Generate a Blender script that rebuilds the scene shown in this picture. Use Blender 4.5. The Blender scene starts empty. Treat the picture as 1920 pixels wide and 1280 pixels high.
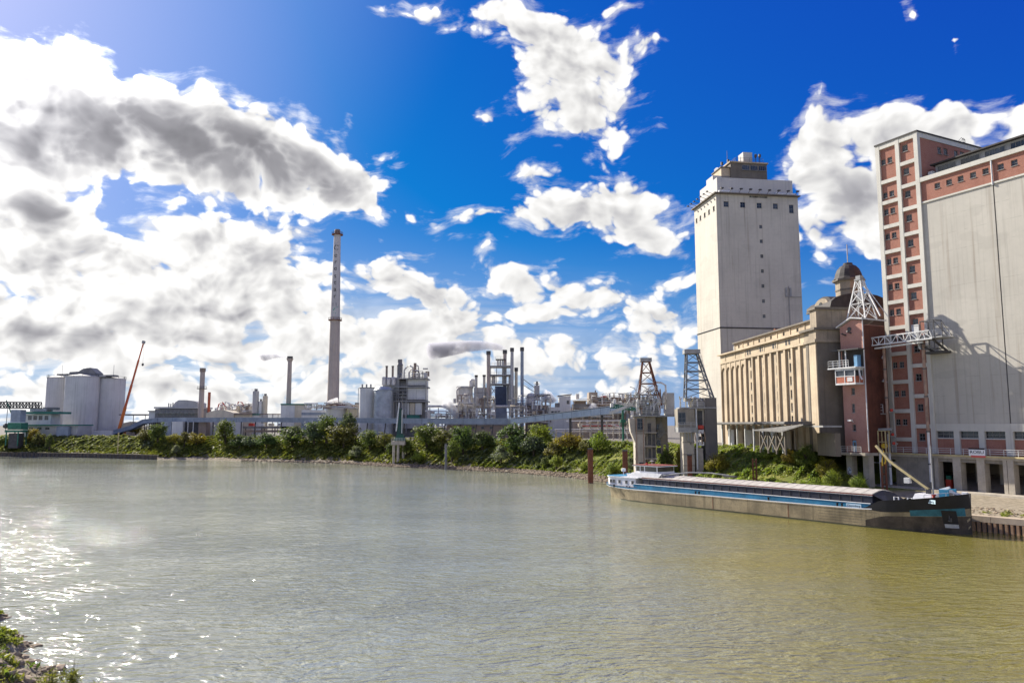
import bpy, bmesh, math, random
import numpy as np
from mathutils import Vector, Matrix, Quaternion

SC = bpy.context.scene
COL = SC.collection
R = math.radians
# ------------------------------------------------------------------ camera
FPX, CAMH, PITCH = 1410.0, 14.0, math.atan(157 / 1410.0)
cd = bpy.data.cameras.new('camera')
cd.sensor_width = 36.0
cd.lens = 36.0 * FPX / 1920.0
cd.clip_start, cd.clip_end = 0.5, 30000.0
cam = bpy.data.objects.new('camera', cd)
COL.objects.link(cam)
cam.location = (0, 0, CAMH)
cam.rotation_euler = (math.pi / 2 + PITCH, 0, 0)
SC.camera = cam
SC.view_settings.view_transform = 'Standard'
SC.view_settings.look = 'None'
SC.view_settings.exposure = 1.0
SC.view_settings.gamma = 1.0
SC.view_settings.use_curve_mapping = False
SC.render.engine = 'CYCLES'
SC.cycles.use_denoising = True
SC.cycles.max_bounces = 6
SC.cycles.diffuse_bounces = 3
SC.cycles.glossy_bounces = 3
SC.cycles.transparent_max_bounces = 12
SC.cycles.volume_bounces = 1
SC.cycles.sample_clamp_indirect = 6.0

def ray(px, py):
    u = (px - 960) / FPX; v = (640 - py) / FPX
    c, s = math.cos(PITCH), math.sin(PITCH)
    x, y, z = u, c - v * s, s + v * c
    return x / y, z / y
def G(px, py, z=0.0):
    a, b = ray(px, py); Y = (z - CAMH) / b
    return Vector((a * Y, Y, z))
def A(px, py, Y):
    a, b = ray(px, py)
    return Vector((a * Y, Y, CAMH + b * Y))
def azel(px, py):
    a, b = ray(px, py)
    return math.atan2(a, 1.0), math.atan2(b, math.hypot(a, 1.0))

# ------------------------------------------------------------------ sun
SUN_AZ, SUN_EL = R(46), R(34)          # 46 degrees left of the view, 34 high
SUN = Vector((-math.sin(SUN_AZ) * math.cos(SUN_EL), math.cos(SUN_AZ) * math.cos(SUN_EL), math.sin(SUN_EL)))
sl = bpy.data.lights.new('sun', 'SUN')
sl.energy = 4.8
sl.angle = R(0.53)
sl.color = (1.0, 0.93, 0.82)
so = bpy.data.objects.new('sun', sl)
COL.objects.link(so)
so.location = SUN * 300
so.rotation_euler = SUN.to_track_quat('Z', 'Y').to_euler()

# ------------------------------------------------------------------ node helper
class NT:
    def __init__(s, tree):
        s.t = tree; s.n = tree.nodes; s.l = tree.links
    def new(s, kind, **kw):
        n = s.n.new(kind)
        for k, v in kw.items(): setattr(n, k, v)
        return n
    def put(s, sock, v):
        if v is None: return
        if hasattr(v, 'is_output') or isinstance(v, bpy.types.NodeSocket): s.l.new(v, sock)
        else:
            if hasattr(sock.default_value, '__len__') and isinstance(v, (tuple, list)) and len(sock.default_value) == 4 and len(v) == 3:
                v = tuple(v) + (1,)
            sock.default_value = v
    def m(s, op, a, b=None, c=None, clamp=False):
        n = s.new('ShaderNodeMath', operation=op); n.use_clamp = clamp
        s.put(n.inputs[0], a); s.put(n.inputs[1], b); s.put(n.inputs[2], c)
        return n.outputs[0]
    def vm(s, op, a, b=None, out=0):
        n = s.new('ShaderNodeVectorMath', operation=op)
        s.put(n.inputs[0], a)
        if op == 'SCALE': s.put(n.inputs[3], b)
        else: s.put(n.inputs[1], b)
        return n.outputs[out]
    def ss(s, v, a, b, lo=0.0, hi=1.0, smooth=True):
        n = s.new('ShaderNodeMapRange', interpolation_type='SMOOTHSTEP' if smooth else 'LINEAR')
        s.put(n.inputs[0], v); s.put(n.inputs[1], a); s.put(n.inputs[2], b); s.put(n.inputs[3], lo); s.put(n.inputs[4], hi)
        return n.outputs[0]
    def noise(s, vec, scale, detail=4, rough=.5, dist=0., typ='FBM', lac=2.0, dim='3D', w=None):
        n = s.new('ShaderNodeTexNoise', noise_dimensions=dim, noise_type=typ)
        if vec is not None: s.l.new(vec, n.inputs['Vector'])
        n.inputs['Scale'].default_value = scale; n.inputs['Detail'].default_value = detail
        n.inputs['Roughness'].default_value = rough; n.inputs['Lacunarity'].default_value = lac
        n.inputs['Distortion'].default_value = dist
        return n.outputs[0]
    def mapping(s, vec, loc=(0, 0, 0), rot=(0, 0, 0), sc=(1, 1, 1), typ='POINT'):
        n = s.new('ShaderNodeMapping', vector_type=typ)
        s.l.new(vec, n.inputs[0])
        n.inputs['Location'].default_value = loc; n.inputs['Rotation'].default_value = rot; n.inputs['Scale'].default_value = sc
        return n.outputs[0]
    def mix(s, f, a, b, blend='MIX'):
        n = s.new('ShaderNodeMix', data_type='RGBA', blend_type=blend)
        s.put(n.inputs[0], f); s.put(n.inputs[6], a); s.put(n.inputs[7], b)
        return n.outputs[2]
    def comb(s, x, y, z):
        n = s.new('ShaderNodeCombineXYZ'); s.put(n.inputs[0], x); s.put(n.inputs[1], y); s.put(n.inputs[2], z)
        return n.outputs[0]
# ------------------------------------------------------------------ sky: Nishita air with procedural cumulus
W = bpy.data.worlds.new('World'); SC.world = W
W.use_nodes = True
W.node_tree.nodes.clear()
q = NT(W.node_tree)
SKY_STRENGTH = 0.10
SKY_K = SKY_STRENGTH * 2 ** SC.view_settings.exposure     # radiance that displays as 1
tc = q.new('ShaderNodeTexCoord')
dirv = tc.outputs['Generated']
sky = q.new('ShaderNodeTexSky', sky_type='NISHITA')
sky.sun_disc = False
sky.sun_elevation = SUN_EL
sky.sun_rotation = -SUN_AZ
sky.altitude = 50; sky.air_density = 1.0; sky.dust_density = 0.6; sky.ozone_density = 3.0
sep = q.new('ShaderNodeSeparateXYZ'); q.l.new(dirv, sep.inputs[0])
X, Y, Z = sep.outputs
az = q.m('ARCTAN2', X, Y)
el = q.m('ARCSINE', Z)
P0 = q.comb(az, el, 0.0)

# cloud bodies: where they stand in the sky (azimuth, elevation), size, tilt
def ell(cx, cy, rx, ry, rot=0.0):
    a, e = azel(cx, cy)
    a1, _ = azel(cx + 8, cy); _, e1 = azel(cx, cy - 8)
    return (a, e, rx * (a1 - a) / 8, ry * (e1 - e) / 8, R(rot))
BODIES = [  # photo-space estimates turned into directions
 (50,180,170,130,0),(190,225,220,120,-12),(340,245,210,120,-14),(480,290,190,105,-16),(600,325,130,80,-14),(675,340,70,56,-20),(60,280,210,80,0),(250,310,200,50,-8),(430,350,170,36,-6),(130,90,120,50,10),(-120,180,200,150,0),
 (70,375,160,72,-8),(-80,400,160,90,0),
 (120,480,300,90,0),(430,470,200,85,0),(330,565,420,85,0),(555,440,60,45,0),(90,620,330,85,0),(430,640,330,70,0),(590,520,70,55,0),(-150,560,250,160,0),
 (730,530,90,50,0),(800,565,110,55,0),(880,600,110,45,0),(720,625,190,55,0),(990,590,95,30,0),(860,660,260,40,0),(700,490,45,18,0),
 (1050,110,110,95,0),(1090,200,120,75,0),(1010,60,110,60,0),(930,25,70,24,-10),(790,30,120,27,-8),(860,40,110,26,-14),(1150,110,70,40,15),(1100,250,110,30,0),(1160,10,110,18,8),(960,15,60,30,0),
 (1000,315,75,20,-6),(1090,300,48,20,12),(1150,282,30,12,0),
 (1110,385,150,60,0),(1170,375,85,58,-20),(1060,405,100,30,0),(900,412,190,17,-5),(1000,420,140,22,-6),(1200,440,110,32,-12),(1240,470,80,14,-10),(1270,478,50,12,-8),
 (975,518,90,36,-8),(1060,540,100,36,-12),(1140,562,130,46,-14),(1220,592,120,54,-14),(1180,580,200,30,-14),(1275,530,60,26,0),(1040,590,80,22,0),(1110,605,55,16,0),(1240,640,90,30,-10),(1000,560,40,14,0),
 (1530,290,80,80,0),(1560,240,80,50,0),(1650,260,120,72,0),(1780,250,110,62,0),(1890,240,80,45,0),(1600,360,130,80,0),(1510,350,75,50,0),(1560,430,110,42,0),(1650,455,70,38,0),(1450,310,70,14,-8),(1980,280,120,70,0),(1750,340,140,90,0),
 (1540,478,26,15,0),(1535,540,40,22,0),(1480,545,30,14,0),(1250,700,60,26,0),(1230,668,50,14,0),(1290,420,30,14,0),
 (660,225,18,7,0),(780,780,160,14,0),(980,690,150,34,0),(1090,690,100,24,0),(1150,720,110,30,0),
 (1210,72,24,13,0),(1785,105,16,9,0),(1708,18,18,9,0),(1540,175,16,6,0),(1090,655,150,12,0),(930,640,120,22,0),(1000,650,90,16,0),
 (250,730,420,50,0),(700,745,260,26,0),(60,760,220,40,0),(480,770,300,24,0),(900,735,160,20,0),(640,700,120,26,0),(1050,750,160,16,0),
 (520,600,190,26,0),(345,775,16,9,0),(690,405,40,8,-8),(640,385,45,6,10),(330,370,16,10,0),(420,372,26,12,0),(1235,72,18,10,0),(1180,90,26,12,20),(940,235,60,20,-10),(1180,240,30,20,0),(1480,480,40,12,0),(1560,500,30,16,0),(1180,625,40,16,0),(1040,485,14,8,0),(770,470,60,5,-14),(870,450,50,5,-12),(720,280,46,5,-22),(910,468,22,8,0),(830,545,50,20,0),(640,590,90,24,0),(820,720,200,40,0)]
DARKS = [  # thick cores, grey because the sun stands behind them
 (400,280,330,80,-12),(560,330,130,58,-14),(120,285,200,46,0),(480,315,200,66,-14),(300,240,150,66,-14),
 (70,375,105,40,-8),(140,420,80,18,-8),(540,470,60,28,-12),(520,505,50,14,0),
 (60,612,44,12,0),(175,640,56,13,0),(800,560,70,26,0),(745,625,50,22,0),(830,600,80,20,0),(330,690,100,8,0),(440,740,120,7,0),(700,700,120,12,0),(900,700,100,10,0),
 (1110,415,110,16,0),(1190,430,60,12,-12),(1000,535,60,10,-10),(1140,590,90,12,-14),(1230,625,80,12,-14),(1600,350,120,44,0),(1560,440,100,24,0),(1750,320,120,44,0),(1660,290,60,20,0),(1870,290,70,26,0),(1080,240,70,18,0)]
AZ_MAX = R(44)
def field(items, soft, ref, step, nband, lo=-1.6, hi=1.4):
    """the cloud bodies as curves of azimuth, one per band of elevation"""
    aa = np.linspace(-AZ_MAX, AZ_MAX, 129)
    out = np.zeros((nband, len(aa)))
    for j in range(nband):
        acc = np.full(len(aa), -3.0)
        for it in items:
            a, e, rx, ry, ro = ell(*it)
            kf = min(1.25, max(.46, math.sqrt(it[3] / ref)))
            c, s_ = math.cos(ro), math.sin(ro)
            da, de = aa - a, j * step - e
            f = kf * (1 - ((c * da + s_ * de) / rx) ** 2 - ((-s_ * da + c * de) / max(ry, step * .55)) ** 2)
            h = np.maximum(soft - np.abs(acc - f), 0) / soft
            acc = np.maximum(acc, f) + h ** 3 * soft / 6
        out[j] = np.clip((np.clip(acc, lo, hi) - lo) / (hi - lo) * 2 - 1, -1, 1)
    return aa / AZ_MAX, out, step, lo, hi
def curves(q, azn, elv, fld):
    aa, tab, step, lo, hi = fld
    elb = q.m('MULTIPLY', elv, 1.0 / step)
    elb3 = q.comb(elb, elb, elb); acc = None
    src = azn
    for j0 in range(0, len(tab), 3):
        n = q.new('ShaderNodeVectorCurve')
        n.mapping.extend = 'HORIZONTAL'
        for c in range(3):
            cu = n.mapping.curves[c]; t = tab[min(j0 + c, len(tab) - 1)]
            keep = [0] + [i for i in range(1, len(aa) - 1) if abs(t[i] - .5 * (t[i - 1] + t[i + 1])) > 1e-4] + [len(aa) - 1]
            cu.points[0].location = (aa[0], t[0]); cu.points[1].location = (aa[-1], t[-1])
            for i in keep[1:-1]: cu.points.new(aa[i], t[i])
            for p in cu.points: p.handle_type = 'VECTOR'
        n.mapping.update()
        q.l.new(src, n.inputs[1])
        w = q.vm('ABSOLUTE', q.vm('SUBTRACT', elb3, (j0, j0 + 1, j0 + 2)))
        w = q.vm('MAXIMUM', q.vm('SUBTRACT', (1, 1, 1), w), (0, 0, 0))
        d = q.vm('DOT_PRODUCT', n.outputs[0], w, out=1)
        acc = d if acc is None else q.m('ADD', acc, d)
    return q.m('ADD', q.m('MULTIPLY', acc, (hi - lo) / 2), (hi + lo) / 2)
# billowing relief
w1 = q.new('ShaderNodeTexNoise'); w1.inputs['Scale'].default_value = 9; w1.inputs['Detail'].default_value = 2
q.l.new(P0, w1.inputs['Vector'])
v2 = q.vm('ADD', P0, q.vm('SCALE', q.vm('SUBTRACT', w1.outputs['Color'], (.5, .5, .5)), 0.06))
sepw = q.new('ShaderNodeSeparateXYZ'); q.l.new(v2, sepw.inputs[0])
azw = q.m('MULTIPLY', sepw.outputs[0], 1 / AZ_MAX)
azw3 = q.comb(azw, azw, azw)
elw = q.m('MINIMUM', q.m('MAXIMUM', sepw.outputs[1], 0.0), R(33.5))
v2 = q.mapping(v2, (0, 0, 0), (0, 0, 0), (1.0, 1.3, 1.0))
def relief(v, det):
    big = q.noise(v, 7.0, det, .58)
    vo = q.new('ShaderNodeTexVoronoi', feature='F1', voronoi_dimensions='2D')
    vo.inputs['Scale'].default_value = 21
    vo.inputs['Detail'].default_value = 2.0; vo.inputs['Roughness'].default_value = .6
    q.l.new(v, vo.inputs['Vector'])
    puff = q.m('SUBTRACT', 0.42, vo.outputs['Distance'])
    return q.m('ADD', q.m('MULTIPLY', q.m('SUBTRACT', big, 0.5), 3.0), q.m('MULTIPLY', puff, 1.0))

env = curves(q, azw3, elw, field(BODIES, .5, 60., R(1.2), 30))
# unseen cumulus away from the view, its cover raised to lift the shade
lown = q.noise(q.mapping(dirv, (3.1, 0, 0), (0, 0, 0), (1, 1, 2.2)), 2.3, 3, .5)
away = q.m('MAXIMUM', q.ss(q.m('ABSOLUTE', az), R(38), R(52)), q.ss(el, R(33), R(44)))
gen = q.m('MULTIPLY', q.m('SUBTRACT', lown, 0.475), 4.0)
gen = q.m('SUBTRACT', gen, q.m('MULTIPLY', q.m('SUBTRACT', 1.0, away), 6.0))
env = q.m('MAXIMUM', q.m('MAXIMUM', env, gen), -1.6)
rel = relief(v2, 8)
rel_s = relief(q.vm('ADD', v2, (-.012, .018, 0)), 4)
F = q.m('ADD', env, q.m('MULTIPLY', rel, 0.72))
mask = q.ss(F, 0.0, 0.26)
# thin wisps feather the rims
wisp = q.noise(q.mapping(v2, (0, 0, 0), (0, 0, R(-14)), (1, 2.6, 1)), 15, 6, .64)
wm = q.m('MULTIPLY', q.ss(q.m('ADD', F, q.m('MULTIPLY', q.m('SUBTRACT', wisp, .5), 3.4)), -0.35, 0.9), 0.72)
mask = q.m('MAXIMUM', mask, wm)
# streaky stratus low over the horizon
zc = q.m('ADD', q.m('ABSOLUTE', Z), 0.10)
pl = q.comb(q.m('DIVIDE', X, zc), q.m('DIVIDE', Y, zc), 0.0)
st = q.noise(q.mapping(pl, (0, 0, 0), (0, 0, R(8)), (.55, 1.5, 1)), 1.4, 6, .6, .4)
st_amt = q.m('MULTIPLY', q.ss(el, R(13), R(3)), q.ss(az, R(14), R(-12)))
st_m = q.m('MULTIPLY', q.ss(st, 0.42, 0.62), st_amt)
mask = q.m('MAXIMUM', mask, q.m('MULTIPLY', st_m, .85))

# light in the cloud: thin rims let the sun through, thick cores go grey
core = q.m('MAXIMUM', curves(q, azw3, elw, field(DARKS, .6, 40., R(2.0), 18)), -2.0)
soft = q.m('MULTIPLY', q.m('SUBTRACT', q.noise(v2, 6.0, 3, .5), .5), 2.2)
core = q.ss(q.m('ADD', q.m('ADD', q.m('MULTIPLY', core, 0.75), q.m('MULTIPLY', soft, 0.26)), q.m('MULTIPLY', rel, .05)), -0.55, 0.75)
core = q.m('MULTIPLY', core, q.ss(F, 0.15, 0.9))
gcore = q.m('MULTIPLY', q.ss(F, 0.7, 2.2), 0.25)
core = q.m('MAXIMUM', core, gcore)
slope = q.m('SUBTRACT', rel, rel_s)
thick = q.ss(q.m('ADD', F, q.m('MULTIPLY', rel, -.5)), 0.25, 1.5)
lit = q.m('SUBTRACT', q.m('SUBTRACT', 1.06, q.m('MULTIPLY', core, 0.38)), q.m('MULTIPLY', thick, 0.31))
lit = q.m('ADD', lit, q.m('MULTIPLY', slope, q.m('SUBTRACT', 0.34, q.m('MULTIPLY', core, 0.27))))
lit = q.m('MINIMUM', q.m('MAXIMUM', lit, 0.30), 1.12)
sunprox = q.vm('DOT_PRODUCT', dirv, tuple(SUN), out=1)
nearsun = q.ss(sunprox, 0.70, 0.99)
front = q.ss(sunprox, 0.5, -0.35)  # clouds away from the sun, brightened to fill the shaded sides
halo = q.ss(sunprox, 0.90, 0.998)
gain = q.m('ADD', q.m('ADD', q.m('ADD', 0.93, q.m('MULTIPLY', halo, 1.3)), q.m('MULTIPLY', nearsun, 0.30)), q.m('MULTIPLY', front, 0.75))
gain = q.m('MULTIPLY', gain, q.m('POWER', lit, q.m('ADD', 1.1, q.m('MULTIPLY', nearsun, 0.7))))
ccol = q.mix(q.ss(lit, 0.3, 0.95), (0.92, 0.91, 1.0), (1.0, 0.99, 0.975))
cloud = q.vm('SCALE', ccol, q.m('MULTIPLY', gain, 1.0 / SKY_K))

# the clear air: deep blue overhead, paler to the horizon, lilac glare towards the sun
air = q.vm('MULTIPLY', sky.outputs[0], (0.335, 0.272, 0.235))
air = q.vm('ADD', air, tuple(v / SKY_K for v in (-0.19, -0.030, 0.345)))
air = q.vm('MAXIMUM', air, (0.03, 0.2, 0.5))
air = q.mix(q.m('MULTIPLY', q.ss(el, R(16), R(0.5), 0.0, 1.0), q.ss(az, R(14), R(-16), .42, .85)), air, tuple(v / SKY_K for v in (.42, .60, .80)))
air = q.vm('ADD', air, q.vm('SCALE', (.20, .18, .19), q.m('MULTIPLY', q.ss(sunprox, .80, 1.0), 1.0 / SKY_K)))
final = q.mix(mask, air, cloud)
bg = q.new('ShaderNodeBackground'); bg.inputs['Strength'].default_value = SKY_STRENGTH
q.l.new(final, bg.inputs[0])
wo = q.new('ShaderNodeOutputWorld'); q.l.new(bg.outputs[0], wo.inputs[0])
W.cycles.sampling_method = 'MANUAL'; W.cycles.sample_map_resolution = 384
# ------------------------------------------------------------------ materials
MATS = {}
def mat(name, col, rough=.75, var=.18, scale=.35, bump=0.0, bscale=None, metal=0.0, streak=0.0, col2=None, fine=0.0, spec=.35, objvar=0.0, pour=0.0):
    """weathered paint, concrete, steel ...: noise patches, rain streaks and fine grain over one base colour"""
    m = bpy.data.materials.new(name); m.use_nodes = True
    k = NT(m.node_tree); k.n.clear()
    tc = k.new('ShaderNodeTexCoord').outputs['Object']
    c = tuple(col)
    n1 = k.noise(tc, scale, 6, .62)
    f = k.ss(n1, .32, .68)
    dark = tuple(v * (1 - var) for v in (col2 or c)) if col2 is None else col2
    lite = tuple(min(1, v * (1 + var * .55)) for v in c)
    out = k.mix(f, dark, lite)
    if streak:
        n2 = k.noise(k.mapping(tc, sc=(1.7, 1.7, .045)), 1.0, 5, .6)
        out = k.mix(k.m('MULTIPLY', k.ss(n2, .50, .72), streak), out, tuple(v * .45 for v in c))
    if fine:
        n3 = k.noise(tc, scale * 14, 4, .6)
        out = k.mix(k.m('MULTIPLY', k.ss(n3, .45, .7), fine), out, tuple(v * .55 for v in c))
    if pour:      # lift joints left by the climbing formwork, with the odd repaired patch
        s = k.new('ShaderNodeSeparateXYZ'); k.l.new(tc, s.inputs[0])
        fr = k.m('FRACT', k.m('DIVIDE', k.m('ADD', s.outputs[2], k.m('MULTIPLY', k.noise(tc, .35, 2), .12)), pour))
        ln = k.m('MULTIPLY', k.ss(k.m('ABSOLUTE', k.m('SUBTRACT', fr, .5)), .475, .5), k.ss(k.noise(tc, .5, 4, .7), .42, .62))
        out = k.mix(k.m('MULTIPLY', ln, .5), out, tuple(v * .5 for v in c))
        pa = k.noise(k.mapping(tc, (5, 2, 1), sc=(.5, .5, 1.1)), .22, 1, .4)
        out = k.mix(k.m('MULTIPLY', k.ss(pa, .61, .64), .26), out, tuple(v * .72 for v in c))
        dr = k.noise(k.mapping(tc, (9, 4, 2), sc=(1.1, 1.1, .03)), .9, 4, .6)
        out = k.mix(k.m('MULTIPLY', k.ss(dr, .54, .72), .34), out, (.17, .12, .075))
    if objvar:
        oi = k.new('ShaderNodeObjectInfo')
        h = k.new('ShaderNodeHueSaturation')
        k.put(h.inputs['Value'], k.ss(oi.outputs['Random'], 0, 1, 1 - objvar, 1 + objvar, smooth=False)); k.put(h.inputs['Color'], out)
        out = h.outputs[0]
    b = k.new('ShaderNodeBsdfPrincipled')
    k.put(b.inputs['Base Color'], out)
    k.put(b.inputs['Roughness'], k.m('ADD', rough - .06, k.m('MULTIPLY', n1, .12)))
    b.inputs['Metallic'].default_value = metal
    b.inputs['Specular IOR Level'].default_value = spec
    if bump:
        bp = k.new('ShaderNodeBump'); bp.inputs['Strength'].default_value = bump; bp.inputs['Distance'].default_value = .05
        k.l.new(k.noise(tc, bscale or scale * 6, 5, .6), bp.inputs['Height']); k.l.new(bp.outputs[0], b.inputs['Normal'])
    o = k.new('ShaderNodeOutputMaterial'); k.l.new(b.outputs[0], o.inputs[0])
    MATS[name] = m
    return m
def brick_mat(name, c1, c2, mortar, scale=1.0):
    m = bpy.data.materials.new(name); m.use_nodes = True
    k = NT(m.node_tree); k.n.clear()
    tc = k.new('ShaderNodeTexCoord').outputs['Object']
    # the facades are vertical: courses run along x (or y) and stack in z
    s = k.new('ShaderNodeSeparateXYZ'); k.l.new(tc, s.inputs[0])
    v = k.comb(k.m('ADD', s.outputs[0], s.outputs[1]), s.outputs[2], 0.0)
    br = k.new('ShaderNodeTexBrick')
    k.l.new(v, br.inputs['Vector'])
    br.inputs['Scale'].default_value = 1.0
    br.inputs['Brick Width'].default_value = .25 * scale; br.inputs['Row Height'].default_value = .083 * scale
    br.inputs['Mortar Size'].default_value = .012
    br.inputs['Color1'].default_value = (*c1, 1); br.inputs['Color2'].default_value = (*c2, 1); br.inputs['Mortar'].default_value = (*mortar, 1)
    n1 = k.noise(tc, .5, 6, .65)
    out = k.mix(k.m('MULTIPLY', k.ss(n1, .4, .75), .45), br.outputs[0], tuple(x * .62 for x in c1))
    n2 = k.noise(k.mapping(tc, sc=(2., 2., .05)), 1, 5, .6)
    out = k.mix(k.m('MULTIPLY', k.ss(n2, .55, .75), .3), out, tuple(x * .5 for x in c1))
    b = k.new('ShaderNodeBsdfPrincipled'); k.put(b.inputs['Base Color'], out); b.inputs['Roughness'].default_value = .85
    b.inputs['Specular IOR Level'].default_value = .2
    o = k.new('ShaderNodeOutputMaterial'); k.l.new(b.outputs[0], o.inputs[0])
    MATS[name] = m
    return m
def glass_mat(name, col=(.05, .056, .062), rough=.12):
    m = mat(name, col, rough=rough, var=.5, scale=.9, spec=.6, objvar=.75)
    return m
def leaf_mat(name, c1, c2, trans=.45, scale=.35):
    m = bpy.data.materials.new(name); m.use_nodes = True
    k = NT(m.node_tree); k.n.clear()
    tc = k.new('ShaderNodeTexCoord').outputs['Object']
    oi = k.new('ShaderNodeObjectInfo').outputs['Random']
    n = k.noise(tc, scale, 4, .6)
    g = k.new('ShaderNodeNewGeometry').outputs['Random Per Island']
    col = k.mix(k.m('ADD', k.m('MULTIPLY', k.ss(n, .3, .7), .6), k.m('MULTIPLY', g, .4)), c1, c2)
    h = k.new('ShaderNodeHueSaturation')
    k.put(h.inputs['Hue'], k.ss(oi, 0, 1, .482, .515, smooth=False)); k.put(h.inputs['Value'], k.ss(g, 0, 1, .7, 1.3, smooth=False)); k.put(h.inputs['Color'], col)
    d = k.new('ShaderNodeBsdfPrincipled'); k.put(d.inputs['Base Color'], h.outputs[0]); d.inputs['Roughness'].default_value = .6
    d.inputs['Specular IOR Level'].default_value = .25
    t = k.new('ShaderNodeBsdfTranslucent'); k.put(t.inputs[0], k.mix(1.0, h.outputs[0], (1.15, 1.2, .55), 'MULTIPLY'))
    mx = k.new('ShaderNodeMixShader'); mx.inputs[0].default_value = trans
    k.l.new(d.outputs[0], mx.inputs[1]); k.l.new(t.outputs[0], mx.inputs[2])
    o = k.new('ShaderNodeOutputMaterial'); k.l.new(mx.outputs[0], o.inputs[0])
    MATS[name] = m
    return m

# ------------------------------------------------------------------ mesh building
class MB:
    def __init__(s, M=None):
        s.v = []; s.f = []; s.M = M
    def add(s, vs, fs):
        o = len(s.v)
        s.v += [tuple(s.M @ Vector(p)) for p in vs] if s.M is not None else [tuple(p) for p in vs]
        s.f += [tuple(o + i for i in f) for f in fs]
        return s
    def box(s, x0, x1, y0, y1, z0, z1):
        return s.add([(x0, y0, z0), (x1, y0, z0), (x1, y1, z0), (x0, y1, z0), (x0, y0, z1), (x1, y0, z1), (x1, y1, z1), (x0, y1, z1)],
                     [(0, 3, 2, 1), (4, 5, 6, 7), (0, 1, 5, 4), (1, 2, 6, 5), (2, 3, 7, 6), (3, 0, 4, 7)])
    def prism(s, poly, z0, z1):
        n = len(poly)
        return s.add([(x, y, z0) for x, y in poly] + [(x, y, z1) for x, y in poly],
                     [tuple(range(n - 1, -1, -1)), tuple(range(n, 2 * n))] + [(i, (i + 1) % n, n + (i + 1) % n, n + i) for i in range(n)])
    def extrude(s, prof, y0, y1):
        """profile in x-z, pulled along y"""
        n = len(prof)
        return s.add([(x, y0, z) for x, z in prof] + [(x, y1, z) for x, z in prof],
                     [tuple(range(n)), tuple(range(2 * n - 1, n - 1, -1))] + [(i, n + i, n + (i + 1) % n, (i + 1) % n) for i in range(n)])
    def extrude_x(s, prof, x0, x1):
        """profile in y-z, pulled along x"""
        n = len(prof)
        return s.add([(x0, y, z) for y, z in prof] + [(x1, y, z) for y, z in prof],
                     [tuple(range(n - 1, -1, -1)), tuple(range(n, 2 * n))] + [(i, (i + 1) % n, n + (i + 1) % n, n + i) for i in range(n)])
    def bar(s, a, b, w, h=None):
        a, b = Vector(a), Vector(b); h = h or w
        d = (b - a)
        if d.length < 1e-6: return s
        d.normalize()
        u = Vector((0, 0, 1)) if abs(d.z) < .95 else Vector((1, 0, 0))
        r = d.cross(u).normalized() * (w / 2); u = r.cross(d).normalized() * (h / 2)
        P = [a - r - u, a + r - u, a + r + u, a - r + u, b - r - u, b + r - u, b + r + u, b - r + u]
        return s.add(P, [(0, 1, 2, 3), (7, 6, 5, 4), (0, 4, 5, 1), (1, 5, 6, 2), (2, 6, 7, 3), (3, 7, 4, 0)])
    def tube(s, pts, r, n=8, r1=None, cap=True):
        pts = [Vector(p) for p in pts]; m = len(pts)
        rings = []; up = None
        for i, p in enumerate(pts):
            d = (pts[min(i + 1, m - 1)] - pts[max(i - 1, 0)]).normalized()
            if up is None or abs(d.dot(up)) > .97: up = Vector((0, 0, 1)) if abs(d.z) < .9 else Vector((1, 0, 0))
            e1 = d.cross(up).normalized(); e2 = d.cross(e1)
            rr = r if r1 is None else r + (r1 - r) * i / max(1, m - 1)
            rings.append([p + (e1 * math.cos(2 * math.pi * j / n) + e2 * math.sin(2 * math.pi * j / n)) * rr for j in range(n)])
        vs = [v for g in rings for v in g]
        fs = [(i * n + j, i * n + (j + 1) % n, (i + 1) * n + (j + 1) % n, (i + 1) * n + j) for i in range(m - 1) for j in range(n)]
        if cap: fs += [tuple(range(n - 1, -1, -1)), tuple(range((m - 1) * n, m * n))]
        return s.add(vs, fs)
    def lathe(s, prof, n=24, c=(0, 0), cap=True):
        """profile of (radius, z) bottom to top"""
        m = len(prof)
        vs = [(c[0] + r * math.cos(2 * math.pi * j / n), c[1] + r * math.sin(2 * math.pi * j / n), z) for r, z in prof for j in range(n)]
        fs = [(i * n + j, i * n + (j + 1) % n, (i + 1) * n + (j + 1) % n, (i + 1) * n + j) for i in range(m - 1) for j in range(n)]
        if cap: fs += [tuple(range(n - 1, -1, -1)), tuple(range((m - 1) * n, m * n))]
        return s.add(vs, fs)
    def wall(s, x0, x1, z0, z1, y, holes=(), depth=.25):
        """wall face at local y looking towards -y, with openings (xa, xb, za, zb) cut and lined with reveals"""
        xs = sorted({x0, x1} | {h[0] for h in holes} | {h[1] for h in holes}); zs = sorted({z0, z1} | {h[2] for h in holes} | {h[3] for h in holes})
        for i in range(len(xs) - 1):
            for j in range(len(zs) - 1):
                cx, cz = (xs[i] + xs[i + 1]) / 2, (zs[j] + zs[j + 1]) / 2
                if any(h[0] < cx < h[1] and h[2] < cz < h[3] for h in holes): continue
                s.add([(xs[i], y, zs[j]), (xs[i + 1], y, zs[j]), (xs[i + 1], y, zs[j + 1]), (xs[i], y, zs[j + 1])], [(0, 1, 2, 3)])
        for a, b, c, d in holes:
            e = y + depth
            s.add([(a, y, c), (b, y, c), (b, y, d), (a, y, d), (a, e, c), (b, e, c), (b, e, d), (a, e, d)],
                  [(0, 4, 5, 1), (1, 5, 6, 2), (2, 6, 7, 3), (3, 7, 4, 0)])
        return s
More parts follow.
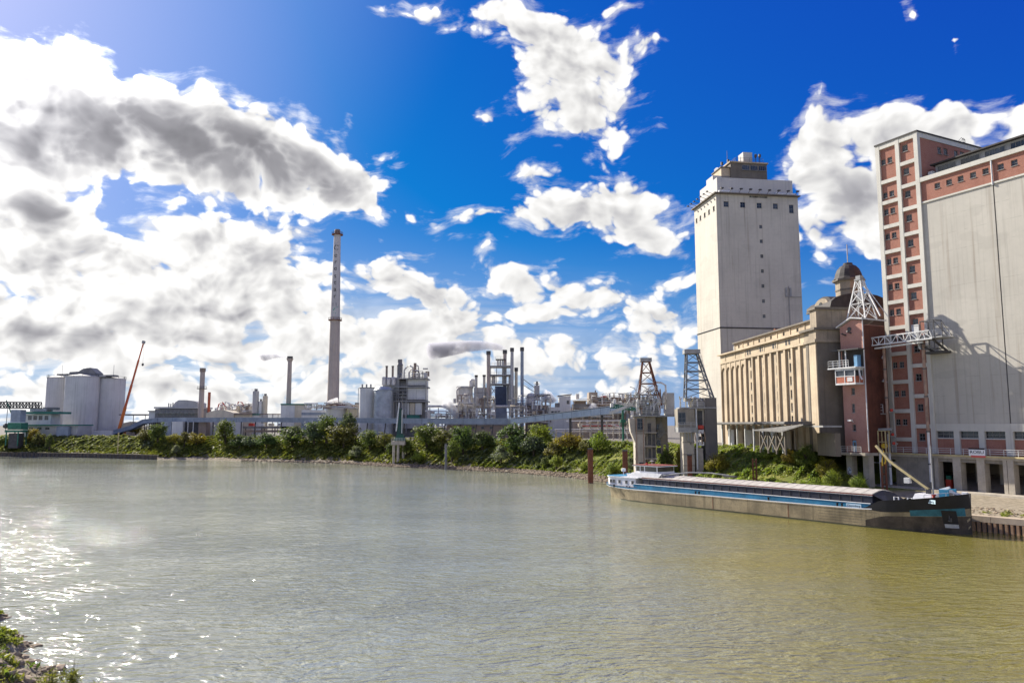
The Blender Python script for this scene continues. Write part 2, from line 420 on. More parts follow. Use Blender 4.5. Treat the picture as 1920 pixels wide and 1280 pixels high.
    def mesh(s, name, m, smooth=False):
        me = bpy.data.meshes.new(name)
        me.from_pydata(s.v, [], s.f); me.update()
        if smooth is True: me.polygons.foreach_set('use_smooth', [True] * len(me.polygons))
        elif smooth:
            me.polygons.foreach_set('use_smooth', [True] * len(me.polygons))
            try: me.set_sharp_from_angle(angle=R(smooth))
            except Exception: pass
        me.materials.append(m)
        return me
    def build(s, name, m, parent=None, smooth=False, loc=None):
        return link(name, s.mesh(name, m, smooth), parent, loc)
def link(name, me, parent=None, loc=None):
    o = bpy.data.objects.new(name, me); COL.objects.link(o)
    if parent is not None: o.parent = parent
    if loc is not None: o.location = loc
    return o
def tag(o, label=None, cat=None, group=None, kind=None):
    if label: o['label'] = label
    if cat: o['category'] = cat
    if group: o['group'] = group
    if kind: o['kind'] = kind
    return o
def thing(name, label, cat, loc=(0, 0, 0), rz=0.0, group=None):
    o = bpy.data.objects.new(name, None); COL.objects.link(o)
    o.empty_display_size = .3
    o.location = loc; o.rotation_euler = (0, 0, rz)
    return tag(o, label, cat, group)
def dup(o, parent=None):
    c = o.copy(); COL.objects.link(c)
    if parent is not None: c.parent = parent
    for ch in list(o.children): dup(ch, c)
    return c

class Frame:
    """a building's own axes: x along its river front to the right, y inwards, z up"""
    def __init__(s, ox, oy, oz, dx, dy):
        s.O = (ox, oy, oz); s.a = math.atan2(dy, dx); s.ex = (math.cos(s.a), math.sin(s.a)); s.ey = (-s.ex[1], s.ex[0])
    def _hit(s, px, py, n, d):
        a, b = ray(px, py)
        Y = (d + s.O[0] * n[0] + s.O[1] * n[1]) / (a * n[0] + n[1])
        P = (a * Y - s.O[0], Y - s.O[1], CAMH + b * Y - s.O[2])
        return (P[0] * s.ex[0] + P[1] * s.ex[1], P[0] * s.ey[0] + P[1] * s.ey[1], P[2])
    def y(s, px, py, y=0.0):
        h = s._hit(px, py, s.ey, y); return h[0], h[2]
    def x(s, px, py, x=0.0):
        h = s._hit(px, py, s.ex, x); return h[1], h[2]
    def w(s, x, y, z):
        return Vector((s.O[0] + x * s.ex[0] + y * s.ey[0], s.O[1] + x * s.ex[1] + y * s.ey[1], s.O[2] + z))

def rail(mb, pts, h=1.0, gap=1.6, rails=(.35, .68, 1.0), r=.03):
    """handrail with posts along a polyline"""
    for a, b in zip(pts[:-1], pts[1:]):
        a, b = Vector(a), Vector(b); L = (b - a).length; n = max(1, int(round(L / gap)))
        for i in range(n + 1):
            p = a.lerp(b, i / n); mb.bar(p, p + Vector((0, 0, h)), r * 2)
        for t in rails: mb.bar(a + Vector((0, 0, h * t)), b + Vector((0, 0, h * t)), r * 2)
    return mb
def lattice(mb, a0, a1, b0, b1, n, w, d=None):
    """braced panel between two chords a0-a1 and b0-b1"""
    a0, a1, b0, b1 = map(Vector, (a0, a1, b0, b1)); d = d or w * .7
    for i in range(n + 1):
        t = i / n; mb.bar(a0.lerp(a1, t), b0.lerp(b1, t), d)
    for i in range(n):
        if i % 2: mb.bar(a0.lerp(a1, i / n), b0.lerp(b1, (i + 1) / n), d)
        else: mb.bar(b0.lerp(b1, i / n), a0.lerp(a1, (i + 1) / n), d)
    mb.bar(a0, a1, w); mb.bar(b0, b1, w)
    return mb
rng = np.random.default_rng(7)
# ------------------------------------------------------------------ water
def water_mat():
    m = bpy.data.materials.new('river_water'); m.use_nodes = True
    k = NT(m.node_tree); k.n.clear()
    tc = k.new('ShaderNodeTexCoord').outputs['Object']
    s = k.new('ShaderNodeSeparateXYZ'); k.l.new(tc, s.inputs[0])
    patch = k.noise(k.mapping(tc, sc=(.6, 1.3, 1)), .022, 4, .6)
    wind = k.ss(patch, .36, .62, .45, 1.0)
    shelter = k.m('MULTIPLY', k.ss(s.outputs[1], 60, 150, 1.0, .62), k.ss(s.outputs[1], 200, 290, 1.0, .45))
    lee = k.ss(k.m('ADD', s.outputs[0], k.m('MULTIPLY', s.outputs[1], .45)), 62, 92, 1.0, .55)
    amp = k.m('MULTIPLY', k.m('MULTIPLY', wind, shelter), lee)
    warp = k.new('ShaderNodeTexNoise'); warp.inputs['Scale'].default_value = .12; k.l.new(tc, warp.inputs['Vector'])
    tv = k.vm('ADD', tc, k.vm('SCALE', k.vm('SUBTRACT', warp.outputs['Color'], (.5, .5, .5)), 4.0))
    w1 = k.noise(k.mapping(tv, rot=(0, 0, R(-9)), sc=(.42, 1.25, 1)), 1.15, 3, .5, .35)
    w2 = k.noise(k.mapping(tv, rot=(0, 0, R(16)), sc=(.6, 1.1, 1)), 2.9, 2, .5, .2)
    w3 = k.noise(k.mapping(tv, rot=(0, 0, R(-22)), sc=(.5, 1.2, 1)), .36, 2, .5)
    h = k.m('ADD', k.m('MULTIPLY', w1, .46), k.m('ADD', k.m('MULTIPLY', w2, .15), k.m('MULTIPLY', w3, .05)))
    h = k.m('MULTIPLY', h, amp)
    bp = k.new('ShaderNodeBump'); bp.inputs['Strength'].default_value = 1.0; bp.inputs['Distance'].default_value = 1.0
    k.l.new(h, bp.inputs['Height'])
    b = k.new('ShaderNodeBsdfPrincipled')
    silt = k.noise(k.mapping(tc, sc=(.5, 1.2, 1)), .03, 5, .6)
    # sky reflection painted into the grey body colour, olive without it at the right
    plume = k.m('ADD', k.m('SUBTRACT', s.outputs[0], k.m('MULTIPLY', s.outputs[1], .14)), k.m('MULTIPLY', k.m('SUBTRACT', silt, .5), 70.0))  # position across the river, from painted reflection to olive
    clear = k.mix(k.ss(silt, .3, .7), (.225, .235, .172), (.275, .285, .21))  # grey tone carrying the painted sky reflection
    olive_body = k.mix(k.ss(silt, .3, .7), (.178, .156, .032), (.215, .188, .042))
    k.put(b.inputs['Base Color'], k.mix(k.ss(plume, -14, 26), clear, olive_body))
    b.inputs['Roughness'].default_value = .045
    b.inputs['IOR'].default_value = 1.9
    b.inputs['Specular IOR Level'].default_value = 1.0
    k.l.new(bp.outputs[0], b.inputs['Normal'])
    o = k.new('ShaderNodeOutputMaterial'); k.l.new(b.outputs[0], o.inputs[0])
    return m
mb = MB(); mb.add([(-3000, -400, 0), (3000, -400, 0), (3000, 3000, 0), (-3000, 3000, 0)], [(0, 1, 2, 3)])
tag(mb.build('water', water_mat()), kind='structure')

# ------------------------------------------------------------------ ground: banks, quay apron and the works plateau in one sheet
SHORE = [  # waterline x, y, inland direction, share of grass bank, of far quay, of near quay
 (-1500, 760, -.55, .83, 1, 0, 0), (-620, 480, -.35, .94, 0, 1, 0), (-300, 366, -.30, .95, 0, 1, 0), (-233.2, 346.1, -.28, .96, 0, 1, 0), (-190, 334, -.25, .97, 0, 1, 0),
 (-155, 318, -.2, .98, 0, 1, 0), (-146, 313, -.17, .98, 1, 0, 0), (-125, 311, -.15, .99, 1, 0, 0), (-90, 291, -.1, .99, 1, 0, 0), (-63.5, 281, -.05, 1, 1, 0, 0), (-42, 259, 0, 1, 1, 0, 0),
 (-18.7, 242.3, .1, .99, 1, 0, 0), (0, 226.1, .25, .97, 1, 0, 0), (6.1, 218.8, .4, .92, 1, 0, 0), (17.1, 203.4, .6, .8, 1, 0, 0), (23.5, 187, .75, .66, 1, 0, 0), (31, 167, .85, .53, 1, 0, 0),
 (38, 147, .86, .51, 1, 0, 0), (43.2, 128.5, .83, .56, .25, 0, .75), (43.6, 127.5, .8, .6, 0, 0, 1), (61.4, 103.5, .8, .6, 0, 0, 1), (80, 79, .8, .6, 0, 0, 1), (140, 0, .85, .5, 0, 0, 1), (230, -118, .85, .5, 0, 0, 1)]
PROF = {  # inland offset, height
 0: [(-9, -2.5), (0, 0), (1.6, .55), (3.4, 1.15), (6, 2.1), (10, 3.9), (15, 6.2), (19, 7.9), (23, 8.9), (30, 9), (120, 9)],
 1: [(-.2, -2.5), (.1, .2), (.2, 1.75), (3.4, 1.85), (7, 2.5), (11, 4.3), (15, 6.4), (19, 8.0), (23, 8.9), (30, 9), (120, 9)],
 2: [(.3, -2.5), (.4, .2), (.5, 1.5), (3.0, 1.9), (6, 2.1), (10, 2.3), (15, 2.5), (20, 2.7), (36, 3.1), (60, 3.3), (120, 9)]}
def shore_at(t):
    i = min(int(t), len(SHORE) - 2); f = t - i
    return [a * (1 - f) + b * f for a, b in zip(SHORE[i], SHORE[i + 1])]
def hill(x, y, s=1.0):
    return (math.sin(x * .31 * s + 1.3) * math.cos(y * .27 * s) + .6 * math.sin(x * .83 * s + y * .61 * s) + .4 * math.cos(x * 1.7 * s - y * 1.3 * s + .7)) / 2
FARS = [(180, 9), (320, 9), (700, 9.2), (2000, 9.5), (9000, 10)]
def bank_point(row, off, z):
    x, y, dx, dy = row[:4]; L = math.hypot(dx, dy)
    return (x + dx / L * off, y + dy / L * off, z)
def bank_z(row, off):
    """height and position on the bank at an inland offset"""
    z = 0
    for k_, wgt in ((0, row[4]), (1, row[5]), (2, row[6])):
        p = PROF[k_]; z += wgt * float(np.interp(off, [a for a, _ in p], [b for _, b in p]))
    return z
rows = []
T_ = []
for i in range(len(SHORE) - 1):
    d = math.hypot(SHORE[i + 1][0] - SHORE[i][0], SHORE[i + 1][1] - SHORE[i][1])
    n = max(1, min(40, int(d / 1.6)))
    T_ += [i + j / n for j in range(n)]
T_.append(len(SHORE) - 1.0001)
vs = []; fs = []; NP = len(PROF[0]) + len(FARS)
for t in T_:
    r_ = shore_at(t)
    for j in range(len(PROF[0])):
        off = sum(r_[4 + k_] * PROF[k_][j][0] for k_ in range(3)); z = sum(r_[4 + k_] * PROF[k_][j][1] for k_ in range(3))
        p = bank_point(r_, off, z)
        if 2 <= j <= 8:
            a = (1 - r_[6]) * (.55 if j > 3 else .3)
            p = (p[0], p[1], p[2] + hill(p[0], p[1]) * a)
        vs.append(p)
    for off, z in FARS: vs.append(bank_point(r_, off, z))
for i in range(len(T_) - 1):
    for j in range(NP - 1):
        a = i * NP + j; fs.append((a, a + NP, a + NP + 1, a + 1))
def ground_mat():
    m = bpy.data.materials.new('ground'); m.use_nodes = True
    k = NT(m.node_tree); k.n.clear()
    tc = k.new('ShaderNodeTexCoord').outputs['Object']
    s = k.new('ShaderNodeSeparateXYZ'); k.l.new(tc, s.inputs[0])
    n1 = k.noise(tc, .16, 6, .65); n2 = k.noise(tc, 1.3, 6, .7)
    grass = k.mix(k.ss(n1, .38, .62), (.12, .15, .03), (.20, .20, .05))
    grass = k.mix(k.m('MULTIPLY', k.ss(n2, .5, .7), .5), grass, (.16, .13, .06))
    soil = k.mix(k.ss(n2, .35, .65), (.13, .105, .07), (.30, .26, .19))
    f = k.ss(k.m('ADD', s.outputs[2], k.m('MULTIPLY', k.m('SUBTRACT', n1, .5), 2.5)), 1.4, 2.8)
    near = k.m('MULTIPLY', k.m('MULTIPLY', k.ss(s.outputs[1], 136, 128), k.ss(s.outputs[0], 42, 44)), k.ss(s.outputs[2], 4.4, 3.6))   # the paved and gravelled quay apron
    out = k.mix(f, soil, grass)
    out = k.mix(near, out, k.mix(k.ss(n2, .3, .7), (.20, .17, .12), (.36, .31, .23)))
    flat = k.ss(s.outputs[2], 8.6, 8.95)
    out = k.mix(flat, out, k.mix(n2, (.14, .13, .11), (.24, .22, .19)))
    b = k.new('ShaderNodeBsdfPrincipled'); k.put(b.inputs['Base Color'], out); b.inputs['Roughness'].default_value = .95; b.inputs['Specular IOR Level'].default_value = .1
    bp = k.new('ShaderNodeBump'); bp.inputs['Strength'].default_value = .7; bp.inputs['Distance'].default_value = .3
    k.l.new(n2, bp.inputs['Height']); k.l.new(bp.outputs[0], b.inputs['Normal'])
    o = k.new('ShaderNodeOutputMaterial'); k.l.new(b.outputs[0], o.inputs[0])
    return m
GROUND = ground_mat()
g_ = MB(); g_.v = vs; g_.f = fs
tag(g_.build('ground', GROUND, smooth=True), kind='structure')
# the near bank at the lower left
NB0 = Vector((-36.7, 55.9, 0)); NBd = Vector((.66, -.751, 0)); NBn = Vector((-.751, -.66, 0))
nb = MB(); NBP = [(-8, -2.6), (-3, -1), (0, 0), (1.0, .5), (2.2, 1.0), (4, 1.7), (7, 3.2), (12, 5.6), (18, 8.5), (25, 10.5), (60, 11)]
nbt = [i * .9 for i in range(-90, 75)]
for t in nbt:
    for j, (o_, z) in enumerate(NBP):
        p = NB0 + NBd * t + NBn * (o_ + (0.5 * math.sin(t * .7) + .35 * math.sin(t * 1.9 + 1)) * (1 if j < 7 else .3))
        nb.v.append((p.x, p.y, z + (hill(p.x, p.y, 2.2) * .22 if 2 < j < 8 else 0)))
for i in range(len(nbt) - 1):
    for j in range(len(NBP) - 1):
        a = i * len(NBP) + j; nb.f.append((a, a + len(NBP), a + len(NBP) + 1, a + 1))
tag(nb.build('river_bank', GROUND, smooth=True), kind='structure')
# ------------------------------------------------------------------ shared materials
BRICK = brick_mat('red_brick', (.34, .135, .092), (.275, .10, .068), (.36, .22, .17))
BRICK_OLD = brick_mat('old_brick', (.44, .20, .15), (.37, .16, .115), (.42, .3, .25))
WHITE = mat('white_render', (.55, .53, .465), var=.10, scale=.2, streak=.30)
RENDER_W = mat('grey_render', (.46, .435, .375), var=.11, scale=.07, streak=.3, fine=.1, pour=3.2)
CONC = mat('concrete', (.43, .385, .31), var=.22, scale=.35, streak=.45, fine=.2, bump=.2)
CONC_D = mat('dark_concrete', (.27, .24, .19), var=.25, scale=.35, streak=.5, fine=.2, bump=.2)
GLASS = glass_mat('window_glass')
FRAME_W = mat('window_frame', (.26, .255, .24), var=.1)
STEEL_W = mat('white_steel', (.62, .62, .60), rough=.5, var=.15, scale=1.2, fine=.2)
STEEL_G = mat('grey_steel', (.30, .30, .29), rough=.55, var=.2, scale=1.0, fine=.25)
STEEL_D = mat('dark_steel', (.075, .072, .07), rough=.55, var=.3, scale=1.0)
STEEL_Y = mat('yellowed_steel', (.52, .43, .22), rough=.6, var=.2, scale=1.2, fine=.3)
RUST = mat('rusty_steel', (.17, .065, .035), rough=.85, var=.35, scale=.9, fine=.4, bump=.2)
ROOF_D = mat('dark_roof', (.045, .04, .037), rough=.7, var=.3, scale=.8)
YELLOW = mat('yellow_paint', (.70, .47, .05), rough=.5, var=.15)
RED = mat('red_paint', (.45, .05, .03), rough=.5, var=.15)
BLUE_D = mat('door_blue', (.16, .33, .50), rough=.5, var=.15)
GREEN_P = mat('green_paint', (.03, .16, .10), rough=.5, var=.25, scale=.8, fine=.25)

def window_meshes(w, h, bars=(1, 1), depth=.06, fw=.07, sill=True):
    """returns (frame mesh, pane mesh), centred on x, bottom at z=0, face at y=0 looking to -y"""
    f = MB()
    f.box(-w / 2, -w / 2 + fw, -depth, 0, 0, h).box(w / 2 - fw, w / 2, -depth, 0, 0, h)
    f.box(-w / 2 + fw, w / 2 - fw, -depth, 0, 0, fw).box(-w / 2 + fw, w / 2 - fw, -depth, 0, h - fw, h)
    for i in range(1, bars[0] + 1):
        x = -w / 2 + w * i / (bars[0] + 1); f.box(x - fw / 3, x + fw / 3, -depth * .8, 0, fw, h - fw)
    for i in range(1, bars[1] + 1):
        z = h * i / (bars[1] + 1); f.box(-w / 2 + fw, w / 2 - fw, -depth * .7, -.005, z - fw / 3, z + fw / 3)
    if sill: f.box(-w / 2 - .05, w / 2 + .05, -depth - .3, 0, -.09, -.004)
    p = MB().box(-w / 2, w / 2, .004, .03, 0, h)
    return f.mesh('window', FRAME_W), p.mesh('pane', GLASS)
WINCACHE = {}
def put_window(parent, x, y, z, w, h, rz=0.0, bars=(1, 1), sill=True):
    key = (round(w, 2), round(h, 2), bars, sill)
    if key not in WINCACHE: WINCACHE[key] = window_meshes(w, h, bars, sill=sill)
    fm, pm = WINCACHE[key]
    o = link('window', fm, parent, (x, y, z)); o.rotation_euler = (0, 0, rz)
    link('pane', pm, o)
    return o
def text_mesh(s, size, m, extr=.01):
    cu = bpy.data.curves.new('t', 'FONT'); cu.body = s; cu.size = size; cu.align_x = 'CENTER'; cu.align_y = 'CENTER'; cu.extrude = extr
    o = bpy.data.objects.new('t', cu); COL.objects.link(o)
    dg = bpy.context.evaluated_depsgraph_get()
    me = bpy.data.meshes.new_from_object(o.evaluated_get(dg))
    bpy.data.objects.remove(o); bpy.data.curves.remove(cu)
    me.materials.clear(); me.materials.append(m)
    return me

# ------------------------------------------------------------------ brick grain silo building on its loading platform
BF = Frame(79.8, 122.0, 0, .449, -.893)
bs = thing('grain_silo_building', 'tall red brick and pale render grain warehouse with white framed stair tower at right edge', 'silo building', BF.O, BF.a)
YW = 1.5
X0, X1, X2, X3 = -22.15, -17.9, -17.1, -13.3       # stair tower: outer edge, mid pillar, right edge
ZT, ZF = 68.2, 9.0
# tower white frame: pillars and beams
fr = MB()
fr.box(X0, X0 + .85, YW, YW + .8, ZF, ZT)
fr.box(X1, X2, YW, YW + .8, ZF, ZT)
fr.box(X3 - .8, X3, YW, 6.0, ZF, 59.05).box(X3 - .8, X3, YW, YW + .8, 59.06, ZT)
LB = [11.5, 16.7, 22.1, 27.4, 32.3, 37.2, 42.1, 47.0, 51.9, 56.65, 60.75]
RB = [13.9, 19.35, 24.9, 29.8, 34.73, 39.65, 44.7, 49.5, 54.3, 58.7, 63.1]
for z in LB: fr.box(X0 + .85, X1, YW + .03, YW + .8, z - .42, z + .28)
for z in RB: fr.box(X2, X3 - .8, YW + .03, YW + .8, z - .42, z + .28)
fr.box(X0 + .85, X1, YW + .03, YW + .8, ZT - .9, ZT).box(X2, X3 - .8, YW + .03, YW + .8, ZT - .9, ZT)
fr.build('frame', WHITE, bs)
# side frame of the tower (seen in shade above the long roof)
sf = MB().box(X3 - .35, X3, YW + .8, 22, ZT - .95, ZT).box(X3 - .35, X3, 21.2, 22, 59, ZT - .95)
sf.build('side_frame', WHITE, bs)
# each brick infill panel is a part of its own
def infill(xa, xb, zlev, wins, ww=1.0, wh=1.12):
    meshes = {}
    for i, (za, zb) in enumerate(zlev):
        hs = [(x - ww / 2, x + ww / 2, wz, wz + wh) for x in wins for wz in [za + (zb - za) * .50 if zb - za > 3.6 else za + .6] if zb - za > 2.2]
        m = MB().wall(xa, xb, za, zb, YW + .38, hs, .22)
        m.build('brick_panel', BRICK, bs)
        for (a, b_, c, d) in hs: put_window(bs, (a + b_) / 2, YW + .6, c, ww, wh)
lz = [(ZF, LB[0] - .42)] + [(LB[i] + .28, LB[i + 1] - .42) for i in range(len(LB) - 1)] + [(LB[-1] + .28, ZT - .9)]
rz_ = [(ZF, RB[0] - .42)] + [(RB[i] + .28, RB[i + 1] - .42) for i in range(len(RB) - 1)] + [(RB[-1] + .28, ZT - .9)]
infill(X0 + .85, X1, lz, (-20.75, -19.35))
infill(X2, X3 - .8, rz_, (-16.1,), 1.2, 1.3)
# tower body: left flank, back, side above the roof
tb = MB().box(X0 + .02, X3 - .36, YW + .81, 21.98, ZF, ZT - .3)
tb.build('tower_wall', BRICK, bs)
shs = [(7.5, 8.7, 65.0, 66.35), (9.3, 10.55, 65.1, 66.4), (12.5, 13.7, 65.3, 66.5), (14.35, 15.6, 65.4, 66.6)]
sw = MB(Matrix.Rotation(math.pi / 2, 4, 'Z')); sw.wall(YW + .8, 21.2, 59.05, ZT - .95, -(X3 - .12), shs, .2)
sw.build('side_panel', BRICK, bs)
for a, b_, c, d in shs: put_window(bs, X3 - .30, (a + b_) / 2, c, b_ - a, d - c, math.pi / 2)
MB().box(X0 - .1, X3 + .12, YW - .12, 22.2, ZT, ZT + .28).build('roof', ROOF_D, bs)
# long storage block
XR = 46.0
hb = [(-10.75, .95), (-8.55, .95), (-6.45, .95), (-4.25, .95), (-2.1, .95), (.4, .95), (2.6, .95), (4.75, .95)] + [(6.9 + 2.2 * i, .95) for i in range(17)]
holes = [(x, x + 1.05, 56.5, 57.5) for x, _ in hb]
wb = MB().wall(X3, XR, 54.75, 58.5, YW + .35, holes, .25); wb.build('brick_band', BRICK, bs)
for a, b_, c, d in holes: put_window(bs, (a + b_) / 2, YW + .6, c, b_ - a, d - c)
MB().box(X3, XR, YW + .02, YW + 1.2, 58.5, 59.3).build('cornice', WHITE, bs)
MB().box(X3, XR, YW + .14, YW + .9, 54.45, 54.75).build('ledge', WHITE, bs)
XJ = -.45
for a, b_ in ((X3, XJ - .1), (XJ + .1, 14.0), (14.2, 30.0), (30.2, XR)):
    MB().box(a, b_, YW + .32, YW + 1.0, 14.3, 54.45).build('render_panel', RENDER_W, bs)
MB().box(X3, XR, YW + .9, 26, ZF, 58.9).build('block_wall', BRICK_OLD, bs)
MB().box(X3, XR, YW + 1.3, 26.2, 59.02, 59.32).build('block_roof', ROOF_D, bs)
MB().box(XJ - .1, XJ + .1, YW + .40, YW + .9, 14.3, 54.44).build('joint', STEEL_D, bs)
MB().tube([(XJ, YW + .16, 58.45), (XJ, YW + .16, 54.2)], .14).build('drain_pipe', STEEL_W, bs)
# setback glazed storey on the long roof
pz0, pz1 = 59.33, 61.9
MB().box(-12.0, XR, 4.4, 14, pz0, pz1 - .25).build('rooftop_room', STEEL_G, bs)
MB().box(-12.5, XR, 3.5, 14.5, pz1 - .25, pz1).build('rooftop_roof', ROOF_D, bs)
for i in range(12):
    xa = -11.6 + 4.3 * i
    put_window(bs, xa + 1.75, 4.39, pz0 + .55, 3.4, 1.45, bars=(3, 0), sill=False)
MB().box(-13.0, -12.1, 3.6, 4.3, pz0, pz0 + 1.3).build('vent_box', STEEL_W, bs)
# roof ladder hoops
lh = MB()
for y in (17.0, 17.6):
    lh.tube([(X3 - 1, y, ZT), (X3 - 1, y, ZT + 1.6), (X3 - 1.3, y, ZT + 2.0), (X3 - 1.8, y, ZT + 1.6), (X3 - 1.8, y, ZT)], .06, 6)
for z in (.5, 1.0, 1.5): lh.bar((X3 - 1, 17, ZT + z), (X3 - 1, 17.6, ZT + z), .06)
lh.build('roof_ladder', STEEL_D, bs)
# ground floor: white columns, brick panels and high windows
gx = [(-13.3, -10.05), (-9.05, -5.75), (-4.75, -1.35), (-.15, 3.4)] + [(4.5 + 4.6 * i, 8.0 + 4.6 * i) for i in range(8)]
gf = MB(); prev = X3
MB().box(X3, XR, YW + .24, YW + .8, 13.0, 14.28).build('lintel', WHITE, bs)
for a, b_ in gx:
    if a - prev > .1: MB().box(prev, a, YW + .2, YW + .8, ZF, 13.0).build('column', WHITE, bs)
    prev = b_
    MB().box(a, b_, YW + .55, YW + .8, ZF, 11.65).build('brick_panel', BRICK, bs)
    MB().box(a, b_, YW + .46, YW + .8, 11.65, 11.8).build('sill', WHITE, bs)
    put_window(bs, (a + b_) / 2, YW + .7, 11.8, b_ - a, 1.2, bars=(2, 1), sill=False)
# lower flank of the tower at the platform; a door high up
MB().box(-16.85, -15.4, YW + .26, YW + .37, 30.15, 32.4).build('door', STEEL_W, bs)

# ---- loading platform on piers
pf = thing('loading_platform', 'concrete loading platform with white railing along the brick warehouse above the quay', 'loading platform', BF.O, BF.a)
MB().box(-23.0, XR, -.15, YW + .9, 8.35, 8.95).build('deck', CONC, pf)
MB().box(-23.0, XR, -.35, -.15, 8.72, 9.0).build('edge_strip', STEEL_Y, pf)
rr = MB(); rail(rr, [(-22.9, -.2, 9.0), (XR, -.2, 9.0)], 1.05, 2.2); rr.build('railing', STEEL_W, pf)
px = [(-12.75, -12.05), (-9.4, -8.0), (-5.3, -4.0), (-1.05, -.45), (-.35, .6)] + [(4.0 + 4.6 * i, 5.2 + 4.6 * i) for i in range(8)]
for a, b_ in px: MB().box(a, b_, -.1, 1.3, 2.4, 8.35).build('pier', CONC, pf)
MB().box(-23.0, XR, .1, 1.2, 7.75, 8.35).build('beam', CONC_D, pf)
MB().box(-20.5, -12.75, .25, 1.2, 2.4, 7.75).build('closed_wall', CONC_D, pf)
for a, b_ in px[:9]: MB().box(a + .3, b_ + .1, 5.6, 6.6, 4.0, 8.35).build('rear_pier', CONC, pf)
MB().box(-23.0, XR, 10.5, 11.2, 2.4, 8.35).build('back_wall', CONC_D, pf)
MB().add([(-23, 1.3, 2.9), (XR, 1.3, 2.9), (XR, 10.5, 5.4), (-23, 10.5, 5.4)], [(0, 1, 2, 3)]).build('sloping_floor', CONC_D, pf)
MB().box(-24, XR, -3.2, -.2, 2.3, 3.05).build('step', CONC, pf)
# sign on the railing
sg = thing('platform_sign', 'small white sign board with black letters hanging on the platform railing', 'sign', BF.w(-4.9, -.42, 9.0), BF.a)
MB().box(-1.35, 1.35, -.03, .03, -.05, 1.25).build('board', mat('sign_white', (.8, .8, .8), var=.03), sg)
MB().box(-1.352, 1.352, -.04, -.0301, 1.0, 1.251).build('top_bar', mat('sign_black', (.012, .012, .015), var=.1), sg)
MB().box(-1.0, 1.4, -.045, -.0301, -.3, .03).build('bottom_bar', mat('sign_red', (.62, .12, .10), var=.1), sg)
t_ = link('lettering', text_mesh('ROBU', .85, MATS['sign_black']), sg, (0, -.045, .55)); t_.rotation_euler = (math.pi / 2, 0, 0); t_.scale = (1.05, .8, 1)

# ------------------------------------------------------------------ narrow brick elevator tower on legs
et = thing('brick_elevator_tower', 'narrow dull red brick elevator tower with a control cabin, standing on concrete legs', 'tower', BF.O, BF.a)
EX0, EX1, EY0, EY1 = -26.15, -21.1, -6.0, .0
hol = [(-24.25, -23.5, 19.65, 20.95), (-24.35, -23.65, 16.35, 18.0), (-24.4, -23.65, 12.95, 14.15), (-24.65, -23.7, 9.1, 11.3)]
ew = MB().wall(EX0, EX1, 9.0, 32.0, EY0, hol, .25)
ew.add([(EX0, EY0, 32.0), (EX1, EY0, 32.0), (EX1, EY0, 33.3), (-23.4, EY0, 33.75), (EX0, EY0, 32.5)], [(0, 1, 2, 3, 4)])
ew.box(EX0, EX1, EY0 + .26, EY1, 9.0, 32.6)
ew.build('brick_wall', BRICK_OLD, et)
MB().box(EX1 - .25, EX1 + .03, EY0 + .3, EY1, 9, 32.5).build('side_wall', mat('dark_brick', (.10, .035, .022), var=.35, scale=.4, streak=.4, fine=.3), et)  # darker brick skin on the right side
for a, b_, c, d in hol[:3]: put_window(et, (a + b_) / 2, EY0 + .25, c, b_ - a, d - c)
dd = MB().box(-24.63, -23.72, EY0 + .12, EY0 + .24, 9.1, 11.2).build('door', BLUE_D, et)
MB().box(-24.4, -23.95, EY0 + .10, EY0 + .125, 10.2, 10.9).build('pane', GLASS, dd)
MB().lathe([(.42, 0), (.42, .1)], 16).build('round_vent', STEEL_D, et, loc=(-24.0, EY0 - .02, 32.0)).rotation_euler = (math.pi / 2, 0, 0)
rf = MB()
rf.add([(EX0 - .5, EY0 - .5, 32.45), (-23.4, EY0 - .5, 33.95), (EX1 + .3, EY0 - .5, 33.5), (EX1 + .3, EY1 + .3, 33.5), (-23.4, EY1 + .3, 33.95), (EX0 - .5, EY1 + .3, 32.45),
        (EX0 - .5, EY0 - .5, 32.65), (-23.4, EY0 - .5, 34.2), (EX1 + .3, EY0 - .5, 33.75), (EX1 + .3, EY1 + .3, 33.75), (-23.4, EY1 + .3, 34.2), (EX0 - .5, EY1 + .3, 32.65)],
       [(0, 1, 7, 6), (1, 2, 8, 7), (2, 3, 9, 8), (3, 4, 10, 9), (4, 5, 11, 10), (5, 0, 6, 11), (6, 7, 10, 11), (7, 8, 9, 10), (0, 5, 4, 1), (1, 4, 3, 2)])
rf.build('roof', STEEL_W, et)
MB().tube([(EX1 + .06, EY0 - .1, 33.4), (EX1 + .06, EY0 - .1, 9.3)], .1).build('drain_pipe', STEEL_W, et)
for x in (-25.6, -22.0): MB().box(x - .6, x + .6, -5.9, -4.5, 2.4, 8.5).build('leg', CONC, et)
for x in (-25.4, -21.9): MB().box(x - .5, x + .5, -1.6, -.4, 2.4, 8.5).build('leg', CONC_D, et)
MB().box(-27.8, -21.0, -7.2, .0, 8.5, 9.0).build('deck', CONC, et)
rr = MB(); rail(rr, [(-27.7, -4.5, 9.0), (-27.7, -7.1, 9.0), (-21.9, -7.1, 9.0)], 1.1, 1.5); rr.build('railing', STEEL_W, et)
